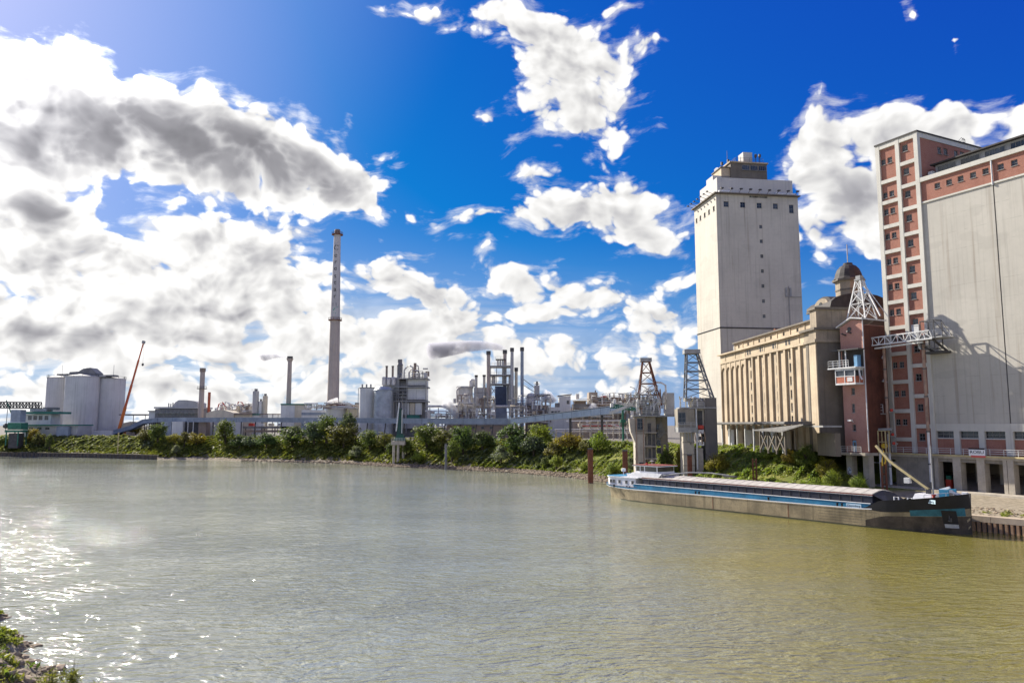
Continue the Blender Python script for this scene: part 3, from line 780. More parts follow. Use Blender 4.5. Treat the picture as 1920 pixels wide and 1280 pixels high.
# hoist opening with gantry deck and the red and white control cabin
MB().box(-25.9, EX1 - .1, EY0 - .02, EY0 - .012, 24.7, 27.9).build('opening', ROOF_D, et)
MB().box(-26.9, EX1 + .2, EY0 - 1.8, EY0, 27.9, 28.12).build('canopy', STEEL_D, et)
MB().box(-27.2, EX1 + .1, EY0 - 2.6, EY0, 24.45, 24.7).build('balcony', STEEL_W, et)
rr = MB(); rail(rr, [(-27.1, EY0 - .2, 24.7), (-27.1, EY0 - 2.5, 24.7), (-22.6, EY0 - 2.5, 24.7)], 1.3, 1.2); rr.build('balcony_railing', STEEL_W, et)
for x, y in ((-25.4, -7.4), (-24.0, -7.4)): MB().bar((x, y, 24.7), (x, y, 28), .18).build('post', STEEL_W, et)
MB().box(-22.4, -21.7, -7.2, -6.2, 24.75, 26.9).build('winch_box', BLUE_D, et)
cb = MB().box(-25.7, -21.4, -8.3, -6.05, 21.75, 23.0).build('cabin', mat('cabin_red', (.42, .13, .07), rough=.55, var=.2), et)
cf = MB().box(-25.75, -21.35, -8.36, -6.02, 21.45, 21.78).box(-25.75, -21.35, -8.36, -6.02, 24.1, 24.44)
for x in (-25.68, -23.65, -21.47): cf.box(x - .07, x + .07, -8.37, -8.2, 21.78, 24.1)
cf.box(-25.7, -21.42, -8.36, -8.24, 22.95, 23.08)
for y in (-7.2, -6.2): cf.box(-21.5, -21.36, y - .06, y + .06, 21.78, 24.1)
cf.build('cabin_frame', STEEL_W, cb)
MB().box(-25.6, -21.5, -8.2, -6.1, 23.08, 24.1).build('cabin_glass', GLASS, cb)
MB().box(-23.1, -22.0, -8.38, -8.31, 22.0, 22.8).build('notice', STEEL_W, cb)
MB().tube([(-21.2, -7.5, 24.3), (-21.0, -7.5, 23.0), (-20.6, -7.5, 22.3)], .16).build('chute', STEEL_W, et)
# floodlight brackets sticking out of the wall
for x, z in ((-24.9, 30.9), (-23.7, 31.2)): MB().bar((x, EY0 + .02, z), (x - .1, EY0 - 1.0, z + .3), .28, .2).build('bracket', STEEL_D, et)
MB().bar((-24.1, EY0, 14.6), (-24.1, EY0 - .9, 14.9), .12).box(-24.5, -23.7, EY0 - 1.2, EY0 - .7, 14.75, 15.05).build('lamp', STEEL_W, et)
gr = MB().lathe([(.62, 0), (.62, .02)], 20).build('graffiti', mat('graffiti', (.55, .60, .68), var=.6, scale=2.5, col2=(.05, .06, .09)), et, loc=(-25.6, -5.91, 5.6)); gr.rotation_euler = (math.pi / 2, 0, 0); gr.scale = (.7, 1.15, 1)

# lattice hoist mast on the elevator roof
lm = thing('lattice_hoist_mast', 'white lattice hoist mast with a drum on top of the narrow brick tower', 'hoist mast', BF.w(-23.4, -3, 33.9), BF.a)
top = 7.6; lg = MB()
legs = [(-2.2, -1.6), (1.9, -1.6), (1.9, 1.6), (-2.2, 1.6)]; tops = [(-.7, -.5), (.3, -.5), (.3, .5), (-.7, .5)]
for i in range(4):
    a, b_ = legs[i], tops[i]
    MB().bar((*a, 0), (*b_, top), .2).build('leg', STEEL_W, lm)
def lv(t): return [(legs[i][0] + (tops[i][0] - legs[i][0]) * t, legs[i][1] + (tops[i][1] - legs[i][1]) * t, top * t) for i in range(4)]
br = MB()
for t0, t1 in ((0, .4), (.4, .72), (.72, 1)):
    A0, B0 = lv(t0), lv(t1)
    for i in range(4):
        j = (i + 1) % 4; br.bar(A0[i], B0[j], .1).bar(A0[j], B0[i], .1).bar(B0[i], B0[j], .12)
br.build('bracing', STEEL_W, lm)
MB().box(-.9, .5, -.7, .7, top, top + .25).box(-.7, .3, -.5, .5, top + .25, top + .9).build('head', STEEL_G, lm)
MB().lathe([(.1, 0), (.65, .3), (.65, 1.5), (.2, 1.9)], 14).build('drum', STEEL_W, lm, True, (-.2, 0, 3.5))
MB().bar((.3, 0, top), (4.6, -1.0, .1), .22).bar((.3, .6, top * .9), (4.4, 1.4, .1), .12).build('stay', STEEL_W, lm)

# ------------------------------------------------------------------ slewing lattice jib with its side platform
jb = thing('loading_jib', 'long white lattice loading jib lying along the brick facades above the platform', 'jib', BF.O, BF.a)
yj = -3.0
def P_(px_, py_, y=yj):
    x, z = BF.y(px_, py_, y); return (x, y, z)
ch = {}
for nm, dy in (('near', -.8), ('far', .6)):
    ch[nm] = [(P_(1591, 653, yj + dy), P_(1748, 634, yj + dy)), (P_(1594, 639, yj + dy), P_(1742, 619, yj + dy))]
L1 = MB()
for nm in ch:
    (a0, a1), (b0, b1) = ch[nm]; lattice(L1, a0, a1, b0, b1, 13, .2, .11)
L1.build('side_truss', STEEL_W, jb)
L2 = MB(); lattice(L2, ch['near'][0][0], ch['near'][0][1], ch['far'][0][0], ch['far'][0][1], 13, .16, .1); lattice(L2, ch['near'][1][0], ch['near'][1][1], ch['far'][1][0], ch['far'][1][1], 13, .16, .1); L2.build('cross_truss', STEEL_W, jb)
p0, p1 = P_(1593, 660), P_(1730, 641)
MB().bar(p0, p1, .3, .3).build('conveyor_tube', STEEL_W, jb)
nz = MB()
for i in range(4): nz.bar(P_(1589, 640 + 4 * i), P_(1596, 638 + 4 * i), .1)
nz.bar(P_(1589, 640), P_(1589, 655), .12).build('nose_cage', STEEL_W, jb)
dk = MB(); a = P_(1733, 628, -.2); b_ = P_(1790, 627, -.2); dk.box(a[0], b_[0], -3.6, .3, 28.95, 29.15)
dk.build('jib_deck', STEEL_G, jb)
rr = MB(); rail(rr, [(a[0], .2, 29.15), (a[0], -3.5, 29.15), (b_[0] - 3.2, -3.5, 29.15), (b_[0], -1.5, 29.15)], 1.2, 1.1); rr.build('railing', STEEL_W, jb)
cg = MB(); cx0, cx1 = -12.1, -9.6
for x in (cx0, cx1):
    for y in (-2.6, -.4): cg.bar((x, y, 27.2), (x, y, 32.2), .14)
for z in (27.3, 29.6, 32.2):
    for y in (-2.6, -.4): cg.bar((cx0, y, z), (cx1, y, z), .12)
    for x in (cx0, cx1): cg.bar((x, -2.6, z), (x, -.4, z), .12)
cg.bar((cx1, -2.6, 32.1), (b_[0], -2.2, 29.3), .12).bar((cx1, -.4, 32.1), (b_[0], -1.0, 29.3), .12)
cg.build('pivot_cage', STEEL_D, jb)
kb = MB().bar((-12.6, YW + .2, 27.0), (-13.6, -2.8, 29.0), .3).bar((-10.2, YW + .2, 27.0), (-10.0, -2.8, 29.0), .3).box(-13.2, -9.6, -.2, YW + .3, 26.6, 27.0)
kb.build('bracket', STEEL_D, jb)
MB().tube([(-13.4, -1.5, 29.0), (-13.0, -1.7, 27.6), (-12.2, -1.5, 27.2)], .22).build('hose', STEEL_W, jb)

# two tall loading pipes in front of the facade
def pipe(px0, py0, px1, py1, y, label, grp):
    a = BF.y(px0, py0, y); b = BF.y(px1, py1, y)
    t = thing('loading_pipe', label, 'pipe', BF.w(b[0], y, b[1]), BF.a, grp)
    H_ = a[1] - b[1]
    MB().tube([(0, 0, .0), (0, 0, H_ * .35)], .22, 10).build('lower_tube', STEEL_W, t)
    MB().tube([(0, 0, H_ * .35), (0, 0, H_)], .27, 10).build('upper_tube', mat('pipe_brown', (.33, .22, .16), rough=.6, var=.35, scale=.6, fine=.3) if 'pipe_brown' not in MATS else MATS['pipe_brown'], t)
    for f in (.12, .35, .6, .8, .98): MB().lathe([(.36, 0), (.36, .22)], 12).build('collar', STEEL_D, t, loc=(0, 0, H_ * f))
    MB().bar((0, 0, H_ * .97), (.3, 1.8, H_ * .97), .18).build('arm', STEEL_G, t)
    return t
pipe(1665, 640, 1671, 908, -2.0, 'tall loading pipe at the left edge of the stair tower', 'loading pipes')
pipe(1735, 640, 1746, 903, -2.0, 'tall loading pipe at the right edge of the stair tower', 'loading pipes')
# sampling brackets along the left pipe and the lower crane gear between the towers
gg = thing('pipe_gallery', 'small railed steel gallery fixed between the two brick towers', 'gallery', BF.O, BF.a)
MB().box(-23.2, -21.0, -2.4, -.6, 16.0, 16.2).build('deck', STEEL_G, gg)
r_ = MB(); rail(r_, [(-23.1, -.7, 16.2), (-23.1, -2.3, 16.2), (-20.6, -2.3, 16.2)], 1.6, .9); r_.build('railing', STEEL_W, gg)
MB().bar((-22.4, -1.4, 16), (-22.4, .6, 12.2), .18).bar((-21.6, -1.4, 16), (-22.4, .6, 12.2), .12).build('strut', STEEL_W, gg)
for x, z, dx, wh in ((-19.9, 26.2, -1, 'topmost, just under the lattice jib'), (-19.7, 21.9, -1.6, 'second from the top'), (-19.6, 16.4, .9, 'middle one, beside the railed gallery'), (-19.6, 12.0, .8, 'second from the bottom, with red valve'), (-19.5, 10.4, .9, 'lowest, with red valve just above the platform')):
    s_ = thing('spout_arm', 'short pipe arm on the left loading pipe, ' + wh, 'pipe arm', BF.w(x, -2.0, z), BF.a, 'spout arms on the left loading pipe')
    MB().bar((0, 0, 0), (dx, .6, .3), .22).build('arm', STEEL_G, s_)
    MB().lathe([(.24, 0), (.3, .15), (.2, .5)], 10).build('valve', RED if dx > 0 else STEEL_W, s_, loc=(dx * .4, .2, .1))
# ------------------------------------------------------------------ white silo tower
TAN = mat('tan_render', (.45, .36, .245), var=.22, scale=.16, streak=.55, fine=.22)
TAN_H = mat('dark_tan_render', (.30, .245, .175), var=.25, scale=.2, streak=.6, fine=.25)  # darker tan for the head house and end trim
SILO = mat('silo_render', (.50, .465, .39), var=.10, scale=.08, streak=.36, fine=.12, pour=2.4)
TAN_D = mat('brown_render', (.15, .128, .10), var=.2, scale=.2, streak=.4, fine=.15)  # on the warehouse end it carries that side's shade in its colour
PLASTER = mat('pale_plaster', (.48, .46, .43), var=.08, scale=.1, streak=.2)
TF = Frame(61.1, 222.0, 9.0, .139, -.99)
st = thing('concrete_silo_tower', 'tall pale concrete silo tower with a stepped roof house and a column of small windows', 'silo tower', TF.O, TF.a)
XA, XB, YB_, ZTOP = -15.4, 2.0, 26.2, 74.2
MB().box(XA + .3, XB - .3, .3, YB_, -.5, ZTOP).build('core', SILO, st)
lw = [(-14.2, -13.0), (-11.0, -9.8), (-7.6, -6.3), (-4.2, -2.9), (-.6, .75)]
m_ = MB().wall(XA, XB, -.5, ZTOP, 0, [(a, b, 69.4, 70.9) for a, b in lw], .25)
m_.build('left_wall', SILO, st)
for a, b in lw: put_window(st, (a + b) / 2, .25, 69.4, b - a, 1.5)
RZ = Matrix.Rotation(math.pi / 2, 4, 'Z')
big = [(2.35, 3.95), (7.6, 9.2), (12.9, 14.5), (18.1, 19.7)]
hol = [(a, b, 70.3, 71.95) for a, b in big] + [(23.3, 24.75, 69.2, 71.8)] + [(13.45, 14.4, z, z + 1.1) for z in (64, 59.5, 54.95, 50.4, 45.85, 41.3, 36.75)] + [(10.7, 11.2, 73.6, 74.0), (15.8, 16.3, 73.5, 73.9)]
m_ = MB(RZ).wall(0, YB_, -.5, ZTOP, -XB, hol, .25); m_.build('right_wall', SILO, st)
for a, b, c, d in hol[:12]: put_window(st, XB - .25, (a + b) / 2, c, b - a, d - c, math.pi / 2, sill=d - c > 1.3)
MB().box(XB - .29, XB + .0, 10.6, 16.4, 73.45, 74.05).build('vent_back', STEEL_D, st)
pp = MB().tube([(XA - .1, -.12, 33.7), (XB + .12, -.12, 33.7), (XB + .12, YB_, 33.7)], .14, 6).box(XA - .05, XB + .05, -.06, 0, 33.4, 33.55).box(XB, XB + .06, 0, YB_, 33.4, 33.55)
pp.build('ring_pipe', STEEL_D, st)
MB().tube([(XB + .12, 22.0, 46.5), (XB + .12, 22.0, 34)], .12, 6).box(XB, XB + .3, 20.9, 21.4, 43.3, 46).box(XB, XB + .3, 22.3, 22.8, 43.3, 46.0).bar((XB + .15, 21, 43.3), (XB + .15, 26, 43.4), .15).build('antenna_mast', STEEL_G, st)
MB().box(XA - .7, XB + .9, -.8, YB_ + .5, ZTOP, ZTOP + .32).build('cornice', TAN_D, st)
fl = MB()
for i in range(7):
    x = XA + .5 + i * 2.6; fl.bar((x, -.6, ZTOP + .4), (x - .1, -2.2, ZTOP + .95), .1).box(x - .35, x + .25, -2.5, -2.0, ZTOP + .85, ZTOP + 1.15)
for i in range(9):
    y = 1 + i * 3.0; fl.bar((XB + .7, y, ZTOP + .4), (XB + 2.2, y, ZTOP + 1.0), .1).box(XB + 2.0, XB + 2.6, y - .4, y + .4, ZTOP + .9, ZTOP + 1.25)
fl.build('floodlights', STEEL_D, st)
for y0, y1 in ((1.0, 4.5), (19, 25.8)): MB().tube([(XB - .2, y0, ZTOP + .8), (XB - .2, y1, ZTOP + .8)], .45, 8).build('roof_duct', STEEL_W, st)
MB().box(-13.6, -.2, 1.4, 25.9, ZTOP + .33, 80.1).build('roof_house', PLASTER, st)
MB().box(-8.3, -3.2, 1.41, 8, 80.1, 81.7).build('stepped_parapet', PLASTER, st)
MB().box(-13, -2.5, 7.0, 18.9, 80.1, 85.8).build('lift_house', TAN_D, st)
MB().box(-13.4, -2.2, 6.6, 19.3, 85.81, 86.25).build('lift_roof', TAN, st)
for i in range(3): put_window(st, -2.48, 11.9 + 2.75 * i, 83.6, 2.4, 1.6, math.pi / 2, (3, 0))
MB().box(-9.8, -3.2, 4.2, 10.6, 80.1, 84.3).build('stair_house', TAN, st)
MB().box(-10.1, -2.9, 3.9, 10.9, 84.31, 84.6).build('stair_roof', TAN_D, st)
put_window(st, -9.82, 6.0, 81.9, 1.8, 1.8, -math.pi / 2)
MB().box(-8, -4.5, 12.2, 15.2, 86.26, 90.2).build('plant_box', PLASTER, st)
rr = MB(); rail(rr, [(-12, 9, 86.26), (-3, 9, 86.26), (-3, 18, 86.26)], 1.5, 1.6); rr.bar((-10, 9.4, 86.3), (-10, 9.4, 92.5), .1)
for x, y in ((-11.5, 8.2), (-9, 9.2), (-3.2, 17), (-3.4, 15.8)): rr.bar((x, y, 86.2), (x, y, 89.3), .16).box(x - .3, x + .3, y - .3, y + .3, 88.2, 89.2)
rr.build('roof_railing', STEEL_D, st)
dsh = MB().lathe([(.1, 0), (.6, .2), (.8, .5)], 12); o_ = dsh.build('dish', STEEL_W, st, loc=(-12.6, 7.0, 86.8)); o_.rotation_euler = (1.1, 0, .6)

# ------------------------------------------------------------------ old pilastered warehouse
WF = Frame(58.5, 150.0, 9.0, .065, -1.0)
wh = thing('pilastered_warehouse', 'long ochre warehouse with tall pilasters and arches and a dark domed head house', 'warehouse', WF.O, WF.a)
XL, XE = -49.2, 6.0
arch = [-49.2, -45.4, -42.0, -38.4, -35.1, -31.7]
rect = [-31.7, -27.3, -23.5, -20.1, -16.6, -12.9, -9.3, -5.7, -2.2]
wcol = [-29.1, -21.3, -14.1, -7.4]
holes = [(x - .55, x + .55, z, z + 1.75) for x in wcol for z in (18.95, 16.2, 13.45, 10.6, 7.9, 5.2)]
MB().wall(XL, 0, 0, 21.4, .45, holes, .22).build('wall', TAN, wh)
for a, b, c, d in holes: put_window(wh, (a + b) / 2, .67, c, b - a, d - c, bars=(1, 2))
MB().box(XL, XE - .1, .70, 32, -.5, 23.3).build('core', TAN_D, wh)
for x in rect: MB().box(x - .42, x + .42, -.02, .449, 0, 21.0).build('pilaster', TAN, wh)
for x in arch[:-1]: MB().box(x + (.001 if x == XL else -.35), x + .35, -.02, .449, 0, 21.0).build('pilaster', TAN, wh)
for a, b in zip(arch[:-1], arch[1:]):     # round arched heads over the left bays
    xa, xb = a + .351, b - (.351 if b != arch[-1] else .421); c = (xa + xb) / 2; r_ = (xb - xa) / 2; n = 12
    m_ = MB(); z0 = 18.2
    arcp = [(c - r_ * math.cos(math.pi * i / n), z0 + 1.75 * math.sin(math.pi * i / n) ) for i in range(n + 1)]
    for i in range(n):
        (x0, za), (x1, zb) = arcp[i], arcp[i + 1]
        m_.add([(x0, .1, za), (x1, .1, zb), (x1, .1, 21.0), (x0, .1, 21.0), (x0, .448, za), (x1, .448, zb)], [(0, 1, 2, 3), (0, 4, 5, 1)])
    m_.build('arch_head', TAN, wh)
MB().box(XL - .05, .3, -.12, .6, 21.0, 21.5).build('string_course', TAN, wh)
MB().box(XL, .3, .05, .69, 21.5, 23.2).build('frieze', TAN, wh)
for x in (-45.4, -38.4, -31.7, -20.1, -12.9, -2.2): MB().box(x - .3, x + .3, -.05, .049, 21.5, 23.2).build('frieze_block', TAN, wh)
for x in wcol:
    for d in (-.75, .75): put_window(wh, x + d, .04, 21.75, .8, 1.1, sill=False)
MB().box(XL - .5, .6, -.7, 3.0, 23.2, 23.55).build('eaves', TAN, wh)
ax = [-43.5, -37.9, -30.9, -24.0, -17.1, -10.3, -3.4, 2.8]
for a, b in zip(ax[:-1], ax[1:]):
    c = (a + b) / 2
    MB().wall(a, b, 23.55, 25.8, 2.0, [(c - .5, c + .5, 24.5, 25.3)], .2).build('attic_panel', TAN, wh)
    put_window(wh, c, 2.2, 24.5, 1.0, .8, bars=(1, 0), sill=False)
    MB().box(a - .18, a + .18, 1.85, 2.1, 23.55, 25.8).build('attic_pilaster', TAN, wh)
MB().box(-43.5, 2.8, 2.21, 30, 23.4, 25.8).build('attic_core', TAN_D, wh)
MB().box(-43.9, 3.0, 1.4, 31, 25.8, 26.15).build('roof', TAN_D, wh)
MB().box(-47.5, -43.6, 3, 9, 23.5, 25.6).build('roof_hut', STEEL_G, wh)
MB().extrude([(-34.5, 26.2), (-31.0, 26.2), (-32.2, 28.5), (-33, 28.5)], 8, 11).build('roof_lantern', RUST, wh)
# rounded corner bay and end pavilion
prof = [(-.0, .4), (.8, .05), (1.7, .05), (2.5, .5), (2.9, 1.3), (2.9, 2.8), (0, 2.8)]
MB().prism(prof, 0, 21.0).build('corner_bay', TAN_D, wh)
MB().box(3.0, XE - .25, -.35, -.1, 0, 20.9).build('end_pilaster', TAN, wh)  # thin skin in the tone of the sunlit side
MB().box(3.0, XE, -.098, 5.9, 0, 20.9).build('end_pier', TAN_D, wh)  # shade of the end face put into the darker body colour
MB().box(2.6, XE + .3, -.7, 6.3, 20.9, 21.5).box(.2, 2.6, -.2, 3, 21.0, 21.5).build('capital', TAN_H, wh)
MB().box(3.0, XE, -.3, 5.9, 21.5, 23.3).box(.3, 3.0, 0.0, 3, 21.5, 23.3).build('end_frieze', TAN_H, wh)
MB().box(-.2, XE + .4, -.8, 6.4, 23.3, 23.75).build('end_cornice', TAN_D, wh)
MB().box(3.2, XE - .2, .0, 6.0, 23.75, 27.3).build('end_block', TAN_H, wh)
MB().box(2.8, XE + .2, -.4, 6.3, 27.3, 27.75).build('end_block_cap', TAN_D, wh)
hol = [(7.5, 8.6, z, z + 1.9) for z in (3.5, 9.5, 15.5)] + [(14, 15.1, z, z + 1.9) for z in (3.5, 9.5, 15.5)]
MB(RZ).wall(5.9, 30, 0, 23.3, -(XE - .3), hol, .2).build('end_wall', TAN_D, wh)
for a, b, c, d in hol: put_window(wh, XE - .5, (a + b) / 2, c, b - a, d - c, math.pi / 2)
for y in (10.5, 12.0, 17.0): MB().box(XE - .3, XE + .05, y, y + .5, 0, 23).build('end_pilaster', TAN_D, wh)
# cross-gabled head house with a domed lantern
HX0, HX1, HY0, HY1 = -9.0, 1.0, 5.8, 17.2
MB().box(HX0, HX1, HY0, HY1, 23.3, 28.6).build('head_house', TAN_H, wh)
def arch_roof(mb, a0, a1, half, z0, rise, axis, c, n=10, over=.35):
    pr = [(c - (half + over) * math.cos(math.pi * i / n) * (1 if abs(math.cos(math.pi * i / n)) < .8 else 1), z0 + rise * (math.sin(math.pi * i / n) ** .75)) for i in range(n + 1)]
    inn = [(c - half * .93 * math.cos(math.pi * i / n), z0 + (rise - .35) * (max(0, math.sin(math.pi * i / n)) ** .75)) for i in range(n, -1, -1)]
    poly = pr
    (mb.extrude if axis == 'y' else mb.extrude_x)(poly, a0, a1)
g = MB(); arch_roof(g, HY0 - .1, HY1, 3.3, 28.6, 2.4, 'y', -3.5, over=0); g.build('left_gable', TAN_H, wh)
g = MB(); arch_roof(g, HY0 + .35, HY1 + .5, 3.6, 28.7, 2.7, 'y', -3.5, over=.3); g.build('gable_roof', ROOF_D, wh)
g = MB(); arch_roof(g, HX0 - .6, HX1 + .1, 5.7, 28.6, 2.9, 'x', 11.5, over=.5); g.build('mansard_roof', ROOF_D, wh)
MB().lathe([(.75, 0), (.75, .12)], 16).build('round_window', GLASS, wh, loc=(-3.5, HY0 - .12, 29.5)).rotation_euler = (math.pi / 2, 0, 0)
oct_ = lambda r: [(r * math.cos(math.pi / 8 + i * math.pi / 4), r * math.sin(math.pi / 8 + i * math.pi / 4)) for i in range(8)]
cu = MB(Matrix.Translation((-3.2, 11.7, 0))).prism(oct_(2.6), 28.5, 34.6); cu.build('lantern', TAN_H, wh)
MB(Matrix.Translation((-3.2, 11.7, 0))).prism(oct_(2.72), 32.6, 32.9).prism(oct_(3.2), 34.6, 35.0).build('lantern_cornice', TAN_D, wh)
MB().lathe([(3.1, 35.0), (2.7, 35.5), (2.55, 36.2), (2.2, 37.1), (1.6, 37.8), (.95, 38.15), (.9, 38.5), (0.1, 38.55)], 16, (-3.2, 11.7)).build('dome', ROOF_D, wh)
MB().bar((-3.2, 11.7, 38.5), (-3.2, 11.7, 42.5), .14).build('spire', STEEL_G, wh)
# lean-to loading canopy along the warehouse foot
CLAD_R = mat('canopy_felt', (.15, .145, .135), rough=.9, var=.25, scale=.6, streak=.3)
cn = thing('loading_canopy', 'long grey loading canopy on slim posts along the warehouse foot', 'canopy', WF.O, WF.a)
MB().box(-47, 2.5, -5.5, -.25, 5.2, 5.75).build('canopy_roof', CLAD_R, cn)
MB().tube([(-47, -5.6, 5.4), (2.8, -5.6, 5.4)], .28, 8).build('gutter', CLAD_R, cn)
for i in range(10): MB().box(-46 + i * 5, -45.7 + i * 5, -4.8, -4.5, -.5, 5.2).build('post', STEEL_W, cn)
for x0, x1, mm in ((-44, -40, STEEL_W), (-38.5, -34, TAN), (-33, -28, PLASTER), (-26, -22, TAN), (-20, -15, STEEL_W), (-12, -7, TAN)): MB().box(x0, x1, -.35, -.1, 0, 3.9).build('loading_door', mm, cn)
sh = thing('loading_shed', 'small open shed with a sloping grey roof and crossed braces in front of the warehouse', 'shed', WF.O, WF.a)
MB().add([(-5.8, -8.6, 3.9), (7.5, -8.6, 3.7), (16, -8.2, 5.0), (5.5, -1, 5.1), (-5.8, -8.6, 4.1), (7.5, -8.6, 3.9), (16, -8.2, 5.2), (5.5, -1, 5.3)], [(0, 1, 2, 3), (4, 7, 6, 5), (0, 4, 5, 1), (1, 5, 6, 2), (2, 6, 7, 3), (3, 7, 4, 0)]).build('shed_roof', CLAD_R, sh)
br = MB()
for x in (-5, -1, 3, 7): br.bar((x, -7.6, -.5), (x, -7.6, 3.9), .3)
for x in (-5, -1, 3): br.bar((x, -7.6, 0), (x + 4, -7.6, 3.8), .3).bar((x + 4, -7.6, 0), (x, -7.6, 3.8), .3)
br.build('braces', TAN_D, sh)
MB().box(8.2, 15, -2.0, -1, -.5, 3.6).build('shed_wall', TAN_D, sh)
MB().box(7.6, 15.6, -4.4, -.9, 4.65, 4.95).build('flat_roof', STEEL_G, sh)

# ------------------------------------------------------------------ ship unloaders on the bank
def A3(px_, py_, Y): return A(px_, py_, Y)
def unloader_mast(parent, base, h, w0, w1, back, m, n=4):
    """lattice mast: square foot, leaning rear leg, head platform"""
    legs = MB(); br = MB()
    f = [(-w0 / 2, -w0 / 2), (w0 / 2, -w0 / 2), (w0 / 2, w0 / 2), (-w0 / 2, w0 / 2)]
    t = [(-w1 / 2, -w1 / 2), (w1 / 2, -w1 / 2), (w1 / 2, w1 / 2), (-w1 / 2, w1 / 2)]
    bx, by, bz = base
    def p(i, k): 
        x0 = f[i][0] + (back if f[i][0] > 0 else 0); return (bx + x0 + (t[i][0] - x0) * k, by + f[i][1] + (t[i][1] - f[i][1]) * k, bz + h * k)
    for i in range(4): MB().bar(p(i, 0), p(i, 1), .32).build('mast_leg', m, parent)
    for j in range(n):
        k0, k1 = j / n, (j + 1) / n
        for i in range(4):
            q_ = (i + 1) % 4
            br.bar(p(i, k1), p(q_, k1), .18)
            if (i + j) % 2: br.bar(p(i, k0), p(q_, k1), .14)
            else: br.bar(p(q_, k0), p(i, k1), .14)
    br.build('bracing', m, parent)
    MB().box(bx - w1 / 2 - .6, bx + w1 / 2 + .5, by - w1 / 2 - .3, by + w1 / 2 + .3, bz + h, bz + h + .9).build('mast_head', STEEL_G, parent)
rngu = random.Random(5)
BROWN_P = MATS['pipe_brown']
UB = -1.15
uo = A(1215, 850, 178)
u1 = thing('ship_unloader', 'old concrete ship unloader with a crowded pipe deck and a short leaning lattice mast', 'ship unloader', (uo.x - .2, 178, 0), R(-4))
MB().box(-2.9, -.6, -2, 3, 2.0, 12.0).build('front_pier', CONC, u1)
MB().box(-2.9, -.4, -1.6, 3, 11.4, 16.0).build('machine_room', CONC_D, u1)
MB().add([(-3.9, -1.8, 12.6), (-2.9, -1.8, 10.0), (-2.9, -1.8, 15.6), (-4.1, -1.8, 15.6), (-3.9, 2, 12.6), (-2.9, 2, 10.0), (-2.9, 2, 15.6), (-4.1, 2, 15.6)], [(0, 1, 2, 3), (7, 6, 5, 4), (0, 3, 7, 4), (0, 4, 5, 1), (3, 2, 6, 7)]).build('hopper', CONC, u1)
put_window(u1, -1.6, -1.62, 13.0, 1.5, 2.6, bars=(1, 2)); put_window(u1, -1.5, -2.02, 4.0, 1.2, 1.5)
MB().box(-.35, 2.0, -1.2, 4, 5.6, 16.2).build('tower_shaft', CONC_D, u1)
MB().box(2.0, 5.0, 1.0, 4, 9.5, 16.0).build('rear_shaft', CONC_D, u1)
for x0, x1, z0, z1 in ((.1, .9, 9.5, 14.5), (1.1, 1.8, 6.5, 12.0), (.2, .8, 6.2, 8.6)): MB().box(x0, x1, -1.23, -1.19, z0, z1).build('shade_panel', STEEL_D, u1)  # flat dark panels, the shade of hollows put into their colour
for z in (6.2, 9.0, 12.2): MB().box(-3.0, 2.1, -2.06, -1.0, z, z + .22).build('ledge', CONC, u1)
for x in (-2.6, -1.0): MB().tube([(x, -2.1, 15.5), (x, -2.1, 3.0)], .1, 7).build('downpipe', BROWN_P, u1)
for i in range(9): MB().bar((2.2 + .3 * i, .8, 10 + .3 * i), (3.4 + .15 * i, .7, 15.2 - .4 * i), .12).build('cable_run', STEEL_G, u1)
for x in (.0, 1.6, 3.6, 4.8): MB().box(x - .3, x + .3, .5, 1.2, 1.5, 9.6 if x > 2 else 5.6).build('leg', CONC_D, u1)
for z in (7.5, 9.3, 11.2, 13.0): put_window(u1, 2.85, .98, z, .9, 1.3)
MB().box(-3.3, 7.2, -2.2, 4.4, 16.05, 16.35).build('deck', STEEL_G, u1)
rr = MB(); rail(rr, [(-3.2, -2.1, 16.35), (7.1, -2.1, 16.35)], 1.1, 1.4); rr.build('railing', STEEL_W, u1)
MB().box(4.6, 6.6, 0, 4, 16.4, 21.6).build('silo_box', mat('pale_steel', (.5, .49, .45), rough=.6, var=.2, fine=.2), u1)
MB().box(-1.4, 3.2, -.5, 3.5, 16.4, 19.0).build('machine_house', STEEL_G, u1)
for i in range(34):       # tangle of filter pipes and ducts on the deck, each pipe its own part
    x = -2.4 + rngu.random() * 6.8; y = -1.9 + rngu.random() * 2.4; z = 16.4 + rngu.random() * 1.5; h = 1.5 + rngu.random() * 4.2; dx = rngu.uniform(-2.2, 2.2)
    MB().tube([(x, y, z), (x, y, z + h * .6), (x + dx * .5, y, z + h), (x + dx, y + .3, z + h * rngu.uniform(.5, 1.1))], rngu.uniform(.09, .2), 7).build('pipe', rngu.choice([STEEL_W, STEEL_G, MATS['pale_steel'], MATS['pipe_brown']]), u1)
for i in range(6):
    x = -2 + i * 1.2; MB().lathe([(.5, 0), (.5, 1.4), (.12, 2.1)], 10).build('cyclone', MATS['pale_steel'], u1, loc=(x, -1.2 + .3 * (i % 2), 18.2 + .5 * (i % 3)))
unloader_mast(u1, (.2, .8, 18.6), 10.4, 4.2, 1.6, 1.2, RUST)
for i in range(7):        # platforms and rails stacked round the mast foot
    z = 17.4 + i * .75; x0 = -2.6 + rngu.random() * 2.5; L_ = rngu.uniform(1.5, 3.6)
    MB().box(x0, x0 + L_, -1.9 - .05 * i, -.9, z, z + .08).build('grating', STEEL_G, u1)
    r_ = MB(); rail(r_, [(x0, -1.9 - .05 * i, z + .08), (x0 + L_, -1.9 - .05 * i, z + .08)], .9, .9, (.5, 1.0), .035); r_.build('railing', STEEL_W, u1)
MB().bar((-8.5, 1.5, 16.8), (-2.0, 1, 19.4), .8, .7).build('feed_conveyor', MATS['pale_steel'], u1)
